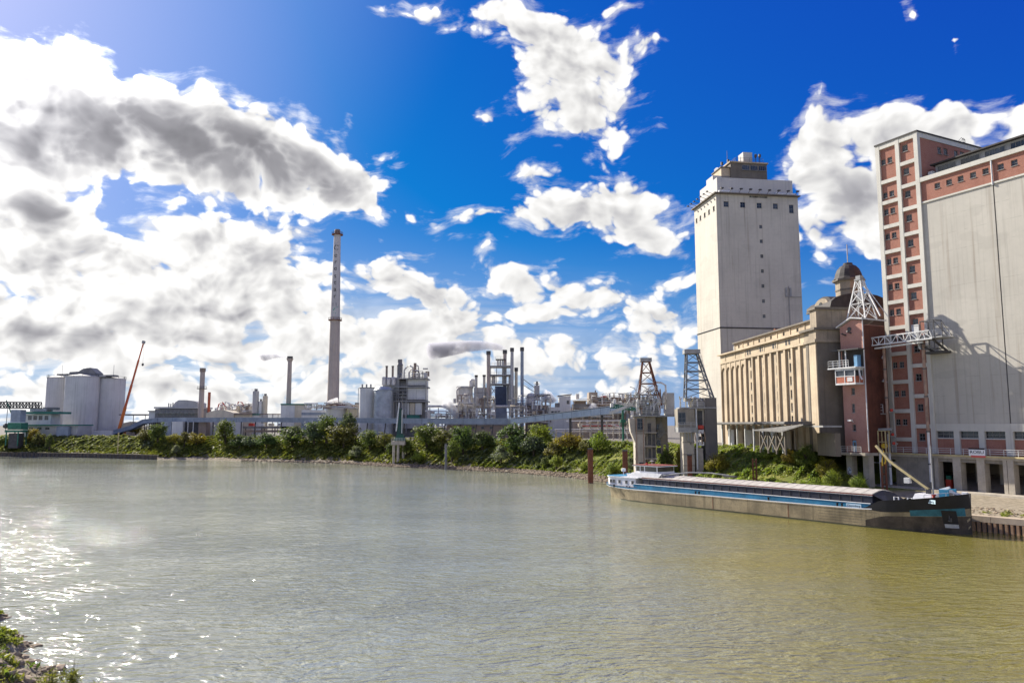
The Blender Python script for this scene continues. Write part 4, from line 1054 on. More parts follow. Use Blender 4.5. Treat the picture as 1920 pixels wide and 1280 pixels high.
MB().bar((-6.5, .5, 21.4), (-1.2, .6, 21.0), .18).bar((-4.2, .5, 21.3), (-4.2, .5, 18), .16).bar((-2.8, .5, 21.2), (-2.8, .5, 18.5), .3).build('lamp_gantry', STEEL_G, u1)
MB().bar((-.4, .6, 28.6), (-3.0, .4, 19), .07).bar((-.6, .9, 28.4), (-3.6, .9, 17), .05).build('cables', STEEL_D, u1)
MB().tube([(1.6, 0, 24.2), (3.6, 0, 24.0), (4.6, 0, 23.4), (4.7, 0, 20)], .22, 8).build('bend_pipe', STEEL_W, u1)

uo = A(1300, 850, 168)
u2 = thing('ship_unloader', 'ship unloader of grey concrete slabs with tall lattice mast beside the pale silo tower', 'ship unloader', (uo.x, 168, 0), R(-4))
MB().box(-2.5, -.1, -2.2, 2.4, 2.0, 12.4).build('front_pier', CONC, u2)
MB().box(.2, 1.8, -2.0, 2, 2.0, 9.0).build('second_pier', CONC, u2)
MB().box(-3.6, .0, -2.6, 2.2, 13.6, 17.6).build('control_room', CONC_D, u2)
put_window(u2, -2.7, -2.62, 14.2, 1.7, 2.6, bars=(1, 1))
MB().box(-3.6, .6, -3.0, 2.4, 12.5, 13.58).build('lower_deck', STEEL_G, u2)
rr = MB(); rail(rr, [(-3.5, -2.9, 13.6), (.5, -2.9, 13.6)], 1.0, 1.2); rr.build('railing', STEEL_W, u2)
MB().box(2.3, 4.9, -2.4, 3.0, 6.5, 20.0).build('slab_wall', mat('slab_concrete', (.14, .13, .12), var=.2, scale=.3, streak=.5, fine=.2), u2)
MB().box(0.1, 2.3, -1.5, 2.6, 12.4, 19.3).build('hoist_shaft', CONC, u2)
MB().box(.4, 1.9, -1.53, -1.49, 13.0, 17.2).build('shade_panel', STEEL_D, u2)  # flat dark panel painting the shade of a hollow
for z in (5.2, 7.6, 10.2): MB().box(-2.6, .0, -2.26, -2.0, z, z + .2).build('ledge', CONC_D, u2)
for i in range(7): MB().tube([(-2.2 + .7 * i, -2.7, 12.6), (-2.0 + .7 * i, -2.7, 11.2 - .5 * (i % 3)), (-1.4 + .6 * i, -2.2, 10.4 - .6 * (i % 2))], .11, 6).build('pipe', rngu.choice([STEEL_W, STEEL_G, BROWN_P]), u2)
MB().tube([(.45, -2.5, 17.6), (.45, -2.5, 4.5)], .17, 8).build('white_pipe', STEEL_W, u2)
for z, mm in ((13.2, RED), (12.2, STEEL_W), (10.8, STEEL_D), (9.6, STEEL_W)): MB().box(.8, 2.0, -2.4, -1.6, z, z + .8).build('winch', mm, u2)
MB().box(-3.2, 4.9, -2.6, 3, 17.65, 17.95).build('deck', STEEL_G, u2)
rr = MB(); rail(rr, [(-3.1, -2.5, 17.95), (2.2, -2.5, 17.95)], 1.1, 1.2); rr.build('railing', STEEL_W, u2)
MB().lathe([(.7, 0), (1.5, .2), (1.5, 1.6), (.6, 2.2)], 14).build('winch_drum', MATS['pale_steel'], u2, loc=(.6, 0, 17.96))
for i in range(8):
    x = -3 + rngu.random() * 4.4; MB().tube([(x, -2, 17.9), (x, -2, 19 + rngu.random()), (x + rngu.uniform(-1.4, 1.4), -1.6, 19.4 + rngu.random())], .13, 6).build('pipe', rngu.choice([STEEL_W, STEEL_G, STEEL_Y]), u2)
unloader_mast(u2, (.2, 0, 20.0), 9.9, 3.4, 2.4, 2.6, mat('blue_grey_steel', (.16, .17, .18), rough=.55, var=.3, fine=.2), 5)
rr = MB(); lattice(rr, (3.9, -.2, 19.9), (1.5, -.2, 30.2), (4.5, -.2, 19.9), (2.1, -.2, 30.2), 22, .07, .05); rr.build('ladder', STEEL_W, u2)
MB().box(-1.7, 2.4, -1.4, 1.4, 19.3, 20.0).build('mast_foot', STEEL_G, u2)
# ------------------------------------------------------------------ river barge
BG = Frame(34.2, 132.1, 0, .604, -.799)
bgt = thing('river_barge', 'long empty river barge with pale hatch covers, blue coaming and a black bow', 'barge', BG.O, BG.a)
HULL = mat('hull_plating', (.29, .235, .14), rough=.7, var=.4, scale=.3, streak=.8, fine=.5, bump=.15)
BLACK_P = mat('black_paint', (.012, .012, .016), rough=.45, var=.4, scale=.5)
BLUE_P = mat('blue_paint', (.03, .20, .34), rough=.55, var=.25, scale=.6, streak=.3)
TEAL_P = mat('worn_blue_paint', (.03, .14, .18), rough=.65, var=.4, scale=.7, streak=.3, fine=.5)
WHITE_P = mat('white_paint', (.74, .74, .74), rough=.45, var=.08, scale=1.0, streak=.25)
HATCH = mat('hatch_cover', (.44, .41, .365), rough=.6, var=.2, scale=.6, streak=.15, objvar=.07)
OXIDE = mat('red_oxide', (.20, .045, .03), rough=.7, var=.3, scale=.8)
NAVY = mat('navy_paint', (.018, .022, .04), rough=.5, var=.3, scale=.6)
ST = [  # x, half width at deck, at water, deck edge height
 (-24.2, .25, .02, 2.75), (-23.8, 1.3, .05, 2.65), (-23.0, 2.2, .25, 2.5), (-21.5, 2.9, 1.2, 2.35), (-19, 3.4, 2.6, 2.25), (-16, 3.7, 3.4, 2.2), (-12, 3.8, 3.75, 2.25), (0, 3.8, 3.8, 2.35), (15, 3.8, 3.8, 2.4),
 (29, 3.8, 3.8, 2.5), (33, 3.72, 3.5, 2.65), (36.5, 3.4, 2.85, 2.9), (39.5, 2.7, 1.8, 3.2), (41.6, 1.8, .85, 3.45), (42.8, .95, .3, 3.6), (43.3, .12, .04, 3.7)]
ST = [((29 + (x - 29) * .88) if x > 29 else x, a, b, c) for x, a, b, c in ST]      # bow length
SX = [s_[0] for s_ in ST]
def hv(x, i): return float(np.interp(x, SX, [s_[i] for s_ in ST]))
BT = [(29.0, 2.5), (30.2, 3.0), (31.4, 3.75), (35.2, 4.2), (38.7, 4.7), (41.8, 5.25)]   # top of the bow bulwark
def btop(x): return float(np.interp(x, [a for a, _ in BT], [b for _, b in BT]))
def hy(x, z):
    zd = hv(x, 3); t = z / zd
    y = hv(x, 2) + (hv(x, 1) - hv(x, 2)) * (max(t, 0) ** 1.2 if t < 1 else t)
    if t > 1 and x > 38.5: y += (z - zd) * .10
    return y
xs = sorted(set(SX) | {29 + i * .9 for i in range(16)} | {-24 + i * 1.0 for i in range(11)} | {-12 + i * 4 for i in range(11)})
XB_ = SX[-1]; xs = [x for x in xs if x <= XB_]
def strake(name, m, x0, x1, zf0, zf1, off=0.0, sides=(-1, 1), n=3, parent=bgt):
    """plating between two height lines along the hull"""
    xx = [x0] + [x for x in xs if x0 < x < x1] + [x1]
    b = MB()
    for sd in sides:
        vs = []
        for x in xx:
            for j in range(n + 1):
                z = zf0(x) + (zf1(x) - zf0(x)) * j / n
                vs.append((x, sd * (hy(x, z) + off), z))
        k = n + 1; fs = []
        for i in range(len(xx) - 1):
            for j in range(n):
                f = (i * k + j, (i + 1) * k + j, (i + 1) * k + j + 1, i * k + j + 1)
                fs.append(f if sd < 0 else f[::-1])
        b.add(vs, fs)
    return b.build(name, m, parent, smooth=40)
strake('hull', HULL, -24.2, XB_, lambda x: -.8, lambda x: hv(x, 3), n=5)
strake('bow_plating', BLACK_P, 29.0, XB_, lambda x: hv(x, 3) - .35 * min(1, (x - 29) / 3), btop, .02)
strake('worn_band', TEAL_P, 35.4, 41.2, lambda x: 2.05 + (x - 36) * .06, lambda x: 2.85 + (x - 36) * .105, .035)
strake('bow_side', mat('dirty_bow', (.075, .058, .042), rough=.75, var=.5, scale=.5, streak=.6, fine=.5), 29.5, XB_, lambda x: -.6, lambda x: min(hv(x, 3) - .4, 1.0 + (x - 29.5) * .3, 2.0 + (x - 36) * .06), .015)
strake('anchor_recess', BLACK_P, 38.9, 40.4, lambda x: 1.25, lambda x: 3.0, .06, (-1,))
strake('bare_patch', mat('bare_steel', (.42, .42, .40), rough=.7, var=.25, scale=1), 39.0, 40.4, lambda x: .75, lambda x: 1.24, .06)
strake('rubbing_strip', WHITE_P, -23.9, 30.5, lambda x: hv(x, 3) - .09, lambda x: hv(x, 3) + .06, .07)
for i in range(5):
    x = 22.5 + i * .01; strake('fender_rib', HULL, 22, 29.5, lambda x, i=i: .42 + i * .38, lambda x, i=i: .52 + i * .38, .07, (-1,), 1)
for x in (3.5, 17.5): strake('plate_seam', RUST, x, x + .12, lambda x: .1, lambda x: 2.2, .02, (-1,), 2)
strake('waterline_band', mat('waterline_slime', (.055, .055, .03), rough=.6, var=.4, scale=.8, fine=.4), -21.0, XB_ - .1, lambda x: -.3, lambda x: .20 + .05 * math.sin(x * 1.7), .03)
anc = MB().bar((0, 0, 0), (0, 0, .9), .12).bar((-.45, 0, .1), (.45, 0, .1), .2).bar((-.45, 0, .1), (-.5, 0, .5), .14).bar((.45, 0, .1), (.5, 0, .5), .14)
a_ = anc.build('anchor', STEEL_D, bgt, loc=(39.6, -hy(39.6, 1.9) - .14, 1.6)); a_.rotation_euler = (0, 0, -.7)
# decks
d_ = MB(); xx = [x for x in xs]
vs = []; 
for x in xx: vs += [(x, -hv(x, 1) + .02, hv(x, 3) - .02), (x, hv(x, 1) - .02, hv(x, 3) - .02)]
d_.add(vs, [(2 * i, 2 * i + 2, 2 * i + 3, 2 * i + 1) for i in range(len(xx) - 1)]); d_.build('deck', mat('deck_grey', (.16, .17, .18), rough=.7, var=.25), bgt)
# coaming and covers
CX0, CX1 = -13.0, 30.2
for sd in (-1, 1):
    y0, y1 = (-3.18, -3.05) if sd < 0 else (3.05, 3.18)
    MB().box(CX0 - 2, CX1 - .2, y0, y1, 2.2, 3.15).build('coaming', BLUE_P, bgt)
    MB().box(CX0 - 2, CX1 - .2, y0 - .06, y1 + .06, 3.15, 3.23).build('coaming_cap', WHITE_P, bgt)
    for i in range(27):
        xa = CX0 + i * 1.6
        MB().box(xa + .03, xa + 1.57, (-2.9 if sd < 0 else 2.82), (-2.82 if sd < 0 else 2.9), 3.23, 4.2).build('coaming_panel', NAVY, bgt)
        if sd < 0: MB().bar((xa, -2.93, 3.23), (xa, -2.93, 4.2), .05).build('stiffener', STEEL_D, bgt)
    MB().box(CX0, CX1, -2.96 if sd < 0 else 2.8, -2.8 if sd < 0 else 2.96, 4.2, 4.30).build('track', WHITE_P, bgt)
    MB().box(CX0 - .1, CX1 + .1, -3.02 if sd < 0 else 2.9, -2.9 if sd < 0 else 3.02, 4.305, 4.42).build('cover_edge', OXIDE, bgt)
MB().box(CX0, CX1, -2.8, 2.8, 2.2, 4.25).build('hold', NAVY, bgt)
hm = MB().extrude_x([(-2.98, 4.425), (2.98, 4.425), (2.98, 4.50), (.9, 4.92), (-.9, 4.92), (-2.98, 4.50)], .02, 1.58)
hm.extrude_x([(-2.99, 4.505), (-.9, 4.925), (.9, 4.925), (2.99, 4.505), (.9, 4.955), (-.9, 4.955)], .02, .12)
hme = hm.mesh('hatch_cover', HATCH)
for i in range(27): link('hatch_cover', hme, bgt, (CX0 + i * 1.6, 0, 0))
MB().add([(CX1, -2.95, 4.45), (CX1, 2.95, 4.45), (CX1 + 2.2, 2.6, 3.3), (CX1 + 2.2, -2.6, 3.3), (CX1, 0, 4.9)], [(0, 3, 2, 1), (0, 4, 3), (4, 1, 2), (4, 2, 3)]).build('tarpaulin', NAVY, bgt)
# stern cabin
def rounded(x0, x1, hw, r=1.0):
    return [(x0 + r, -hw), (x1, -hw), (x1, hw), (x0 + r, hw), (x0 + .3, hw - r * .5), (x0, hw - r * 1.2), (x0, -hw + r * 1.2), (x0 + .3, -hw + r * .5)]
cbn = MB().prism(rounded(-23.0, -14.9, 2.75, 1.3), 2.2, 4.15).build('cabin', WHITE_P, bgt)
MB().prism(rounded(-23.15, -14.2, 2.9, 1.3), 4.15, 4.3).build('cabin_roof', WHITE_P, bgt)
MB().prism(rounded(-23.1, -19.0, 2.86, 1.3), 4.302, 4.36).build('roof_trim', BLUE_P, bgt)
for x in (-21.3, -20.5, -19.0, -17.2, -15.6):
    o_ = put_window(bgt, x, -2.755, 3.05, .62, .62, bars=(0, 1), sill=False)
strake('stern_band', BLUE_P, -23.9, -13.5, lambda x: hv(x, 3) + .062, lambda x: hv(x, 3) + .34, .02)
strake('stern_cap', OXIDE, -23.9, -13.5, lambda x: hv(x, 3) + .345, lambda x: hv(x, 3) + .42, .03)
# raised wheelhouse
MB().add([(-17.5, -2.7, 4.31), (-9.6, -2.7, 4.31), (-9.6, 2.7, 4.31), (-17.5, 2.7, 4.31), (-15.8, -2.6, 5.25), (-8.6, -2.6, 5.25), (-8.6, 2.6, 5.25), (-15.8, 2.6, 5.25)],
         [(0, 3, 2, 1), (4, 5, 6, 7), (0, 1, 5, 4), (1, 2, 6, 5), (2, 3, 7, 6), (3, 0, 4, 7)]).build('bridge_base', WHITE_P, bgt)
MB().box(-15.3, -9.8, -2.3, 2.3, 5.25, 5.55).build('wheelhouse', WHITE_P, bgt)
gl = MB().box(-15.15, -9.9, -2.2, 2.2, 5.55, 6.45).build('wheelhouse_glass', mat('tinted_glass', (.09, .08, .06), rough=.08, var=.4, scale=.5, spec=.7), bgt)
pl = MB()
for x in (-15.2, -14.1, -13.0, -9.95):
    for y in (-2.28, 2.2): pl.box(x - .08, x + .08, y, y + .08, 5.55, 6.45)
pl.build('window_post', WHITE_P, bgt)
MB().box(-15.7, -9.3, -2.6, 2.6, 6.45, 6.62).build('wheelhouse_roof', WHITE_P, bgt)
MB().box(-15.75, -9.25, -2.65, 2.65, 6.625, 6.70).build('roof_edge', OXIDE, bgt)
MB().bar((-13.2, 0, 6.7), (-13.2, 0, 7.6), .07).box(-13.6, -12.8, -.1, .1, 7.3, 7.4).build('radar', STEEL_W, bgt)
MB().box(-13.9, -13.6, -1, -.7, 6.7, 7.0).build('lamp', RED, bgt)
MB().lathe([(.06, 0), (.06, .7)], 8).lathe([(.0, .7), (.42, .78), (.42, 1.3), (.0, 1.38)], 14).build('satellite_dome', WHITE_P, bgt, loc=(-21.0, .4, 4.3))
sk = MB(); sk.add([(-18.4, -1.2, 4.4), (-15.6, -1.2, 4.4), (-15.4, .2, 4.4), (-18.6, .2, 4.4), (-18.6, -1.35, 4.85), (-15.2, -1.35, 4.95), (-15.0, .3, 4.95), (-18.8, .3, 4.85)], [(0, 3, 2, 1), (4, 5, 6, 7), (0, 1, 5, 4), (1, 2, 6, 5), (2, 3, 7, 6), (3, 0, 4, 7)])
dg = thing('dinghy', 'small white dinghy lying upside on the stern cabin roof of the barge', 'dinghy', BG.O, BG.a)
sk.build('hull', WHITE_P, dg); MB().bar((-18.8, -1.36, 4.9), (-15.2, -1.36, 5.0), .08).build('gunwale', BLUE_P, dg)
MB().tube([(-8.6, -2.5, 2.3), (-8.6, -2.5, 4.95), (-8.0, -2.3, 5.1), (-3.5, -1.0, 5.75), (0, .6, 5.75), (3.2, 1.2, 5.5)], .11, 8).build('deck_crane', STEEL_G, bgt)
MB().box(2.2, 4.6, .8, 1.6, 5.2, 5.5).build('crane_hook_block', STEEL_D, bgt)
# bollards along the gunwale
bol = MB().lathe([(.13, 0), (.13, .42), (.2, .44), (.2, .52)], 10).mesh('bollard', BLACK_P)
for x in (-19.8, -16.4, -15.7, -.2, .5, 14, 25.3, 26.0): link('bollard', bol, bgt, (x, -3.5, hv(x, 3)))
for x in (33.2, 35.0, 36.6):
    MB().tube([(x, -2.9, 3.2), (x, -2.9, 4.35), (x + .6, -2.9, 4.35), (x + .6, -2.9, 3.2)], .09, 8).build('hoop_rail', WHITE_P, bgt)
# forecastle gear
MB().add([(34.5, -1.6, 3.3), (38.2, -1.6, 3.4), (38.2, 1.6, 3.4), (34.5, 1.6, 3.3), (35.2, -1.2, 4.85), (37.6, -1.2, 4.85), (37.6, 1.2, 4.85), (35.2, 1.2, 4.85)],
         [(0, 3, 2, 1), (4, 5, 6, 7), (0, 1, 5, 4), (1, 2, 6, 5), (2, 3, 7, 6), (3, 0, 4, 7)]).build('deck_house', WHITE_P, bgt)
o_ = MB().lathe([(.55, -1.1), (.55, 1.1)], 16); x_ = o_.build('winch_drum', STEEL_G, bgt, loc=(38.9, 0, 4.9)); x_.rotation_euler = (math.pi / 2, 0, 0)
MB().box(38.3, 39.5, -1.2, -1.0, 3.4, 5.6).box(38.3, 39.5, 1.0, 1.2, 3.4, 5.6).build('winch_frame', BLUE_P, bgt)
MB().bar((39.3, -1.0, 5.5), (40.9, -.4, 4.9), .25).bar((38.3, -.8, 5.5), (39.5, -.8, 5.9), .3).build('windlass_arm', WHITE_P, bgt)
for y in (-1.6, 1.6): MB().lathe([(.2, 0), (.2, .6), (.3, .62), (.3, .75)], 10).build('bow_bollard', RED if y < 0 else WHITE_P, bgt, loc=(37.8, y, 4.2))
rr = MB(); rail(rr, [(37.0, -2.6, 4.4), (40.2, -1.5, 4.9)], .45, .9, (1.0,), .03); rr.build('bow_railing', STEEL_W, bgt)
MB().box(40.7, 41.3, -.3, .3, 4.9, 5.35).build('bow_fitting', WHITE_P, bgt)
# name boards
def name_board(x, z, w, h, off):
    y = -hy(x, z) - off
    b = MB().box(-w / 2, w / 2, -.02, .02, -h / 2, h / 2).build('name_board', mat('board_pale_blue', (.50, .66, .74), var=.06) if 'board_pale_blue' not in MATS else MATS['board_pale_blue'], bgt, loc=(x, y, z))
    s = .5; dy = (hy(x + s, z) - hy(x - s, z)) / (2 * s); b.rotation_euler = (0, 0, -math.atan(dy) * -1)
    t = link('lettering', text_mesh('Oppenberg', h * .78, BLACK_P, .004), b, (0, -.026, .01)); t.rotation_euler = (math.pi / 2, 0, 0); t.scale = (w / (h * 4.9), 1, 1)
name_board(37.9, 4.1, 1.75, .5, .06)
nb_ = MB().box(-1.1, 1.1, -.02, .02, -.28, .28).build('name_board', MATS['board_pale_blue'], bgt, loc=(27.6, -3.24, 2.72))
t = link('lettering', text_mesh('Oppenberg', .42, BLACK_P, .004), nb_, (0, -.026, .0)); t.rotation_euler = (math.pi / 2, 0, 0)
# derrick
def BP(px_, py_, y=0.0):
    x, z = BG.y(px_, py_, y); return (x, y, z)
dt = bgt
f0, f1 = BP(1741, 917), BP(1668, 864)
tip = BP(1642, 835)
MB().bar(f0, f1, .36, .34).build('derrick_boom', STEEL_Y, dt)
MB().bar(f1, tip, .3, .28).build('derrick_tip', STEEL_Y, dt)
MB().bar(BP(1739, 912), BP(1676, 866), .18, .18).bar(BP(1714, 903), BP(1712, 897), .35).build('ram', STEEL_D, dt)
MB().tube([f0, (f0[0], 0, 3.2)], .35, 10).build('derrick_post', STEEL_D, dt)
MB().box(BP(1706, 900)[0] - .5, BP(1706, 900)[0] + .2, -.7, .1, BP(1706, 901)[2] - .3, BP(1706, 900)[2] + .35).build('lamp', STEEL_W, dt)
mst = thing('signal_mast', 'tall thin white and brown mast rising from the foredeck of the barge', 'mast', BG.w(f0[0] + .5, .2, 3.3), BG.a)
zt = BP(1741, 836)[2] - 3.3
MB().tube([(0, 0, 0), (0, 0, zt)], .12, 8, .09).build('pole', STEEL_G, mst)
MB().lathe([(.3, 0), (.3, .5)], 10).build('foot', STEEL_D, mst)
# ------------------------------------------------------------------ starch works on the far plateau
PALE = mat('pale_cladding', (.60, .60, .57), rough=.6, var=.12, scale=.15, streak=.25)
CLAD = mat('grey_cladding', (.41, .405, .39), rough=.6, var=.15, scale=.2, streak=.3)
CLAD_D = mat('dark_cladding', (.19, .185, .18), rough=.6, var=.25, scale=.3, streak=.3)
BEIGE = mat('beige_cladding', (.58, .51, .38), rough=.7, var=.15, scale=.2, streak=.25)
BLUEG = mat('blue_grey_cladding', (.25, .29, .34), rough=.55, var=.2, scale=.3, streak=.2)
NAVYC = mat('navy_cladding', (.035, .05, .09), rough=.5, var=.3, scale=.4, streak=.3)
PIPE_M = mat('insulated_pipe', (.56, .53, .48), rough=.5, var=.2, scale=.5, fine=.15)
BROWN = mat('brown_cladding', (.27, .21, .165), rough=.7, var=.2, scale=.3, streak=.35)
SILO_G = mat('concrete_silo', (.52, .51, .50), rough=.8, var=.1, scale=.12, streak=.45)
CHIM = mat('chimney_concrete', (.41, .345, .30), rough=.85, var=.12, scale=.1, streak=.35)
CHIM_W = mat('chimney_paint', (.48, .45, .43), rough=.8, var=.1, scale=.1, streak=.35)
ORANGE = mat('crane_orange', (.60, .15, .02), rough=.5, var=.15)
GRN_T = mat('green_trim', (.04, .17, .13), rough=.6, var=.2)
GZ = 9.0
class Site:
    def __init__(s, px0, D): s.p, s.D, s.k = px0, D, D / FPX; s.o = A(px0, 785, D); s.loc = (s.o.x, D, GZ)
    def x(s, px_): return A(px_, 785, s.D).x - s.o.x
    def z(s, py_): return A(s.p, py_, s.D).z - GZ
def blk(S, par, name, m, pa, pb, pt, pb_=None, y=0.0, dep=8.0):
    zb = -.5 if pb_ is None else S.z(pb_)
    return MB().box(S.x(pa), S.x(pb), y, y + dep, zb, S.z(pt)).build(name, m, par)
def cyl(S, par, name, m, pc, w, pt, pb_=None, y=0.0, top=None, n=20, w2=None, dx=0.0):
    r0 = w * S.k / 2; r1 = (w2 if w2 is not None else w) * S.k / 2; zb = -.5 if pb_ is None else S.z(pb_); zt = S.z(pt)
    prof = [(r0, zb), (r1, zt)]
    if top == 'cone': prof += [(r1 * .12, zt + r1 * .35)]
    if top == 'dome': prof += [(r1 * .85, zt + r1 * .35), (r1 * .5, zt + r1 * .6), (r1 * .1, zt + r1 * .68)]
    if top == 'rim': prof += [(r1 * 1.12, zt), (r1 * 1.12, zt + .5), (r1 * .9, zt + .5)]
    return MB().lathe(prof, n).build(name, m, par, 35, (S.x(pc), y, 0))
def pth(S, par, name, m, pts, w, y=0.0, n=8):
    return MB().tube([(S.x(a), y + (c[0] if c else 0), S.z(b)) for a, b, *c in pts], w * S.k / 2, n).build(name, m, par, 40)
def wins(S, par, px_list, pt, pb_, w, y, bars=(1, 0)):
    for p in px_list:
        h = S.z(pt) - S.z(pb_); put_window(par, S.x(p), y - .02, S.z(pb_), w * S.k, h, 0, bars, False)
def floor_rail(S, par, pa, pb, py_, y, h=1.1):
    r = MB(); rail(r, [(S.x(pa), y, S.z(py_)), (S.x(pb), y, S.z(py_))], h, 2.0, (.5, 1.0), .04); r.build('railing', STEEL_G, par)

# --- grain silos, far left
for px_, D, w, pt, lab in ((112, 412, 50, 709, 'pale concrete grain silo, left one of the far group of three'), (203, 408, 52, 711, 'pale concrete grain silo, right one of the far group of three'), (151, 398, 58, 707, 'pale concrete grain silo, front middle one of the far group of three')):
    S = Site(px_, D); t = thing('grain_silo', lab, 'silo', S.loc, 0, 'grain silos of the far group')
    cyl(S, t, 'silo_wall', SILO_G, px_, w, pt, n=40)
    r = w * S.k / 2
    MB().lathe([(r + .15, S.z(pt)), (r + .15, S.z(pt) + .35), (r * .2, S.z(pt) + 1.6)], 40).build('silo_roof', CLAD, t)
    rr = MB(); pts = [(r * math.cos(i * .52), r * math.sin(i * .52), S.z(pt) + .3) for i in range(13)]; rail(rr, pts, 1.2, 4, (.5, 1), .05); rr.build('railing', STEEL_D, t)
S = Site(155, 402); t = thing('silo_roof_gallery', 'dark conveyor gallery crossing the tops of the three far silos', 'gallery', S.loc)
blk(S, t, 'left_run', CLAD_D, 105, 140, 701, 704, -2, 4); blk(S, t, 'right_run', CLAD_D, 165, 214, 703, 706, -2, 4)
MB().extrude([(S.x(131), S.z(706)), (S.x(183), S.z(706)), (S.x(183), S.z(700)), (S.x(171), S.z(690)), (S.x(158), S.z(692)), (S.x(150), S.z(697)), (S.x(133), S.z(698))], -4, 3).build('head_house', CLAD_D, t)
blk(S, t, 'middle_run', CLAD, 120, 198, 703.5, 707, -3, 6)
for p in (111, 157, 208): pth(S, t, 'mast', STEEL_G, [(p, 704), (p, 684)], .7)
# --- portal crane on the far quay
S = Site(35, 352); t = thing('portal_crane', 'green portal crane with a long lattice boom on the far quay edge', 'crane', S.loc)
MB().box(S.x(24), S.x(42), -2, 2, -5.5, S.z(812)).build('portal', STEEL_D, t); MB().box(S.x(19), S.x(48), -3.2, 3.2, S.z(810), S.z(806)).build('portal_beam', GREEN_P, t)
for p in (22, 44):
    for y in (-3, 3): pth(S, t, 'leg', GREEN_P, [(p, 806), (p, 835)], 2.2, y)
blk(S, t, 'machine_house', GREEN_P, 22, 47, 792, 805, -2.5, 5)
blk(S, t, 'cabin', BLUEG, 25, 43, 768, 791.5, -2, 4)
lt = MB(); lattice(lt, (S.x(-60), 0, S.z(764)), (S.x(72), 0, S.z(765)), (S.x(-60), 0, S.z(753)), (S.x(71), 0, S.z(754)), 22, .5, .25); lattice(lt, (S.x(-60), 2, S.z(764)), (S.x(72), 2, S.z(765)), (S.x(-60), 2, S.z(753)), (S.x(71), 2, S.z(754)), 22, .5, .25); lt.build('boom', STEEL_D, t)
pth(S, t, 'stay', GREEN_P, [(9, 750), (24, 782)], 2); pth(S, t, 'mast', STEEL_G, [(13, 766), (12, 806)], 1.2)
MB().lathe([(.3, 0), (1.2, .6), (1.2, 1.6), (.4, 2.4)], 12).build('hook_block', STEEL_D, t, loc=(S.x(12), 0, S.z(803)))
# --- office and sheds by the silos
S = Site(70, 372); t = thing('works_office', 'white flat roofed works office with green roof edges left of the silos', 'building', S.loc)
blk(S, t, 'wall', PALE, 47, 95, 776); blk(S, t, 'roof', GRN_T, 46, 112, 771.5, 775.5, -1.5, 11); blk(S, t, 'upper_floor', CLAD, 50, 80, 765, 771, 2, 6)
blk(S, t, 'roof_plant', CLAD_D, 72, 95, 763, 768, 3, 4)
wins(S, t, (56, 66, 76, 87), 779, 787, 7, 0)
S = Site(100, 362); t = thing('low_shed', 'low grey storage shed with a green roof edge below the silos', 'shed', S.loc)
blk(S, t, 'wall', CLAD, 44, 147, 798, None, 0, 12); blk(S, t, 'roof', GRN_T, 43, 148, 795.5, 797.8, -1, 14); blk(S, t, 'door_box', BLUEG, 113, 135, 799, None, -2.5, 2.4)
wins(S, t, (60, 75, 90), 801, 805, 8, 0)
S = Site(194, 372); t = thing('low_wall', 'low pale concrete wall at the foot of the silos', 'wall', S.loc); blk(S, t, 'wall', SILO_G, 175, 212, 807, None, 0, 1)
S = Site(245, 395); t = thing('flat_shed', 'small pale shed with pitched roof behind the conveyor foot', 'shed', S.loc)
MB().extrude([(S.x(226), -.5), (S.x(262), -.5), (S.x(262), S.z(800)), (S.x(244), S.z(790)), (S.x(226), S.z(794))], 0, 8).build('wall', BEIGE, t); blk(S, t, 'roof_slab', CLAD_D, 226, 278, 776, 778.5, -2, 10)
for p in (230, 252, 274): pth(S, t, 'post', STEEL_G, [(p, 778), (p, 800)], 1.4, -1)
# --- mobile crane
S = Site(226, 388); t = thing('mobile_crane', 'orange telescopic mobile crane with its boom raised beside the silos', 'mobile crane', S.loc)
pA, pB = Vector((S.x(224), 0, S.z(806))), Vector((A(270, 639, S.D + 6).x - S.o.x, 6, A(270, 639, S.D + 6).z - GZ))
for i, (f0_, f1_, w) in enumerate(((0, .25, 1.15), (.25, .5, .9), (.5, .78, .7), (.78, .98, .5))): MB().bar(pA.lerp(pB, f0_), pA.lerp(pB, f1_), w).build('boom_section', ORANGE if i < 1 else mat('crane_red%d' % i, (.52, .10, .03), rough=.5, var=.15), t)
MB().bar(pA.lerp(pB, .97), pB, 1.5, 1.1).build('boom_head', STEEL_G, t)
blk(S, t, 'carrier', ORANGE, 214, 234, 806, 813, -1, 3)
for p in (216, 221, 227, 232): MB().lathe([(.75, -.3), (.75, .3)], 14).build('wheel', STEEL_D, t, loc=(S.x(p), -1.2, .7)).rotation_euler = (math.pi / 2, 0, 0)
HK = A(269.4, 681, S.D + 6); hk = (pB.x, 6, HK.z - GZ)
MB().bar(pB, hk, .08).build('hoist_rope', STEEL_D, t); MB().lathe([(.15, 0), (.55, .4), (.55, 1.2), (.15, 1.6)], 10).build('hook_ball', STEEL_D, t, loc=(pB.x, 6, HK.z - GZ - 1.4))
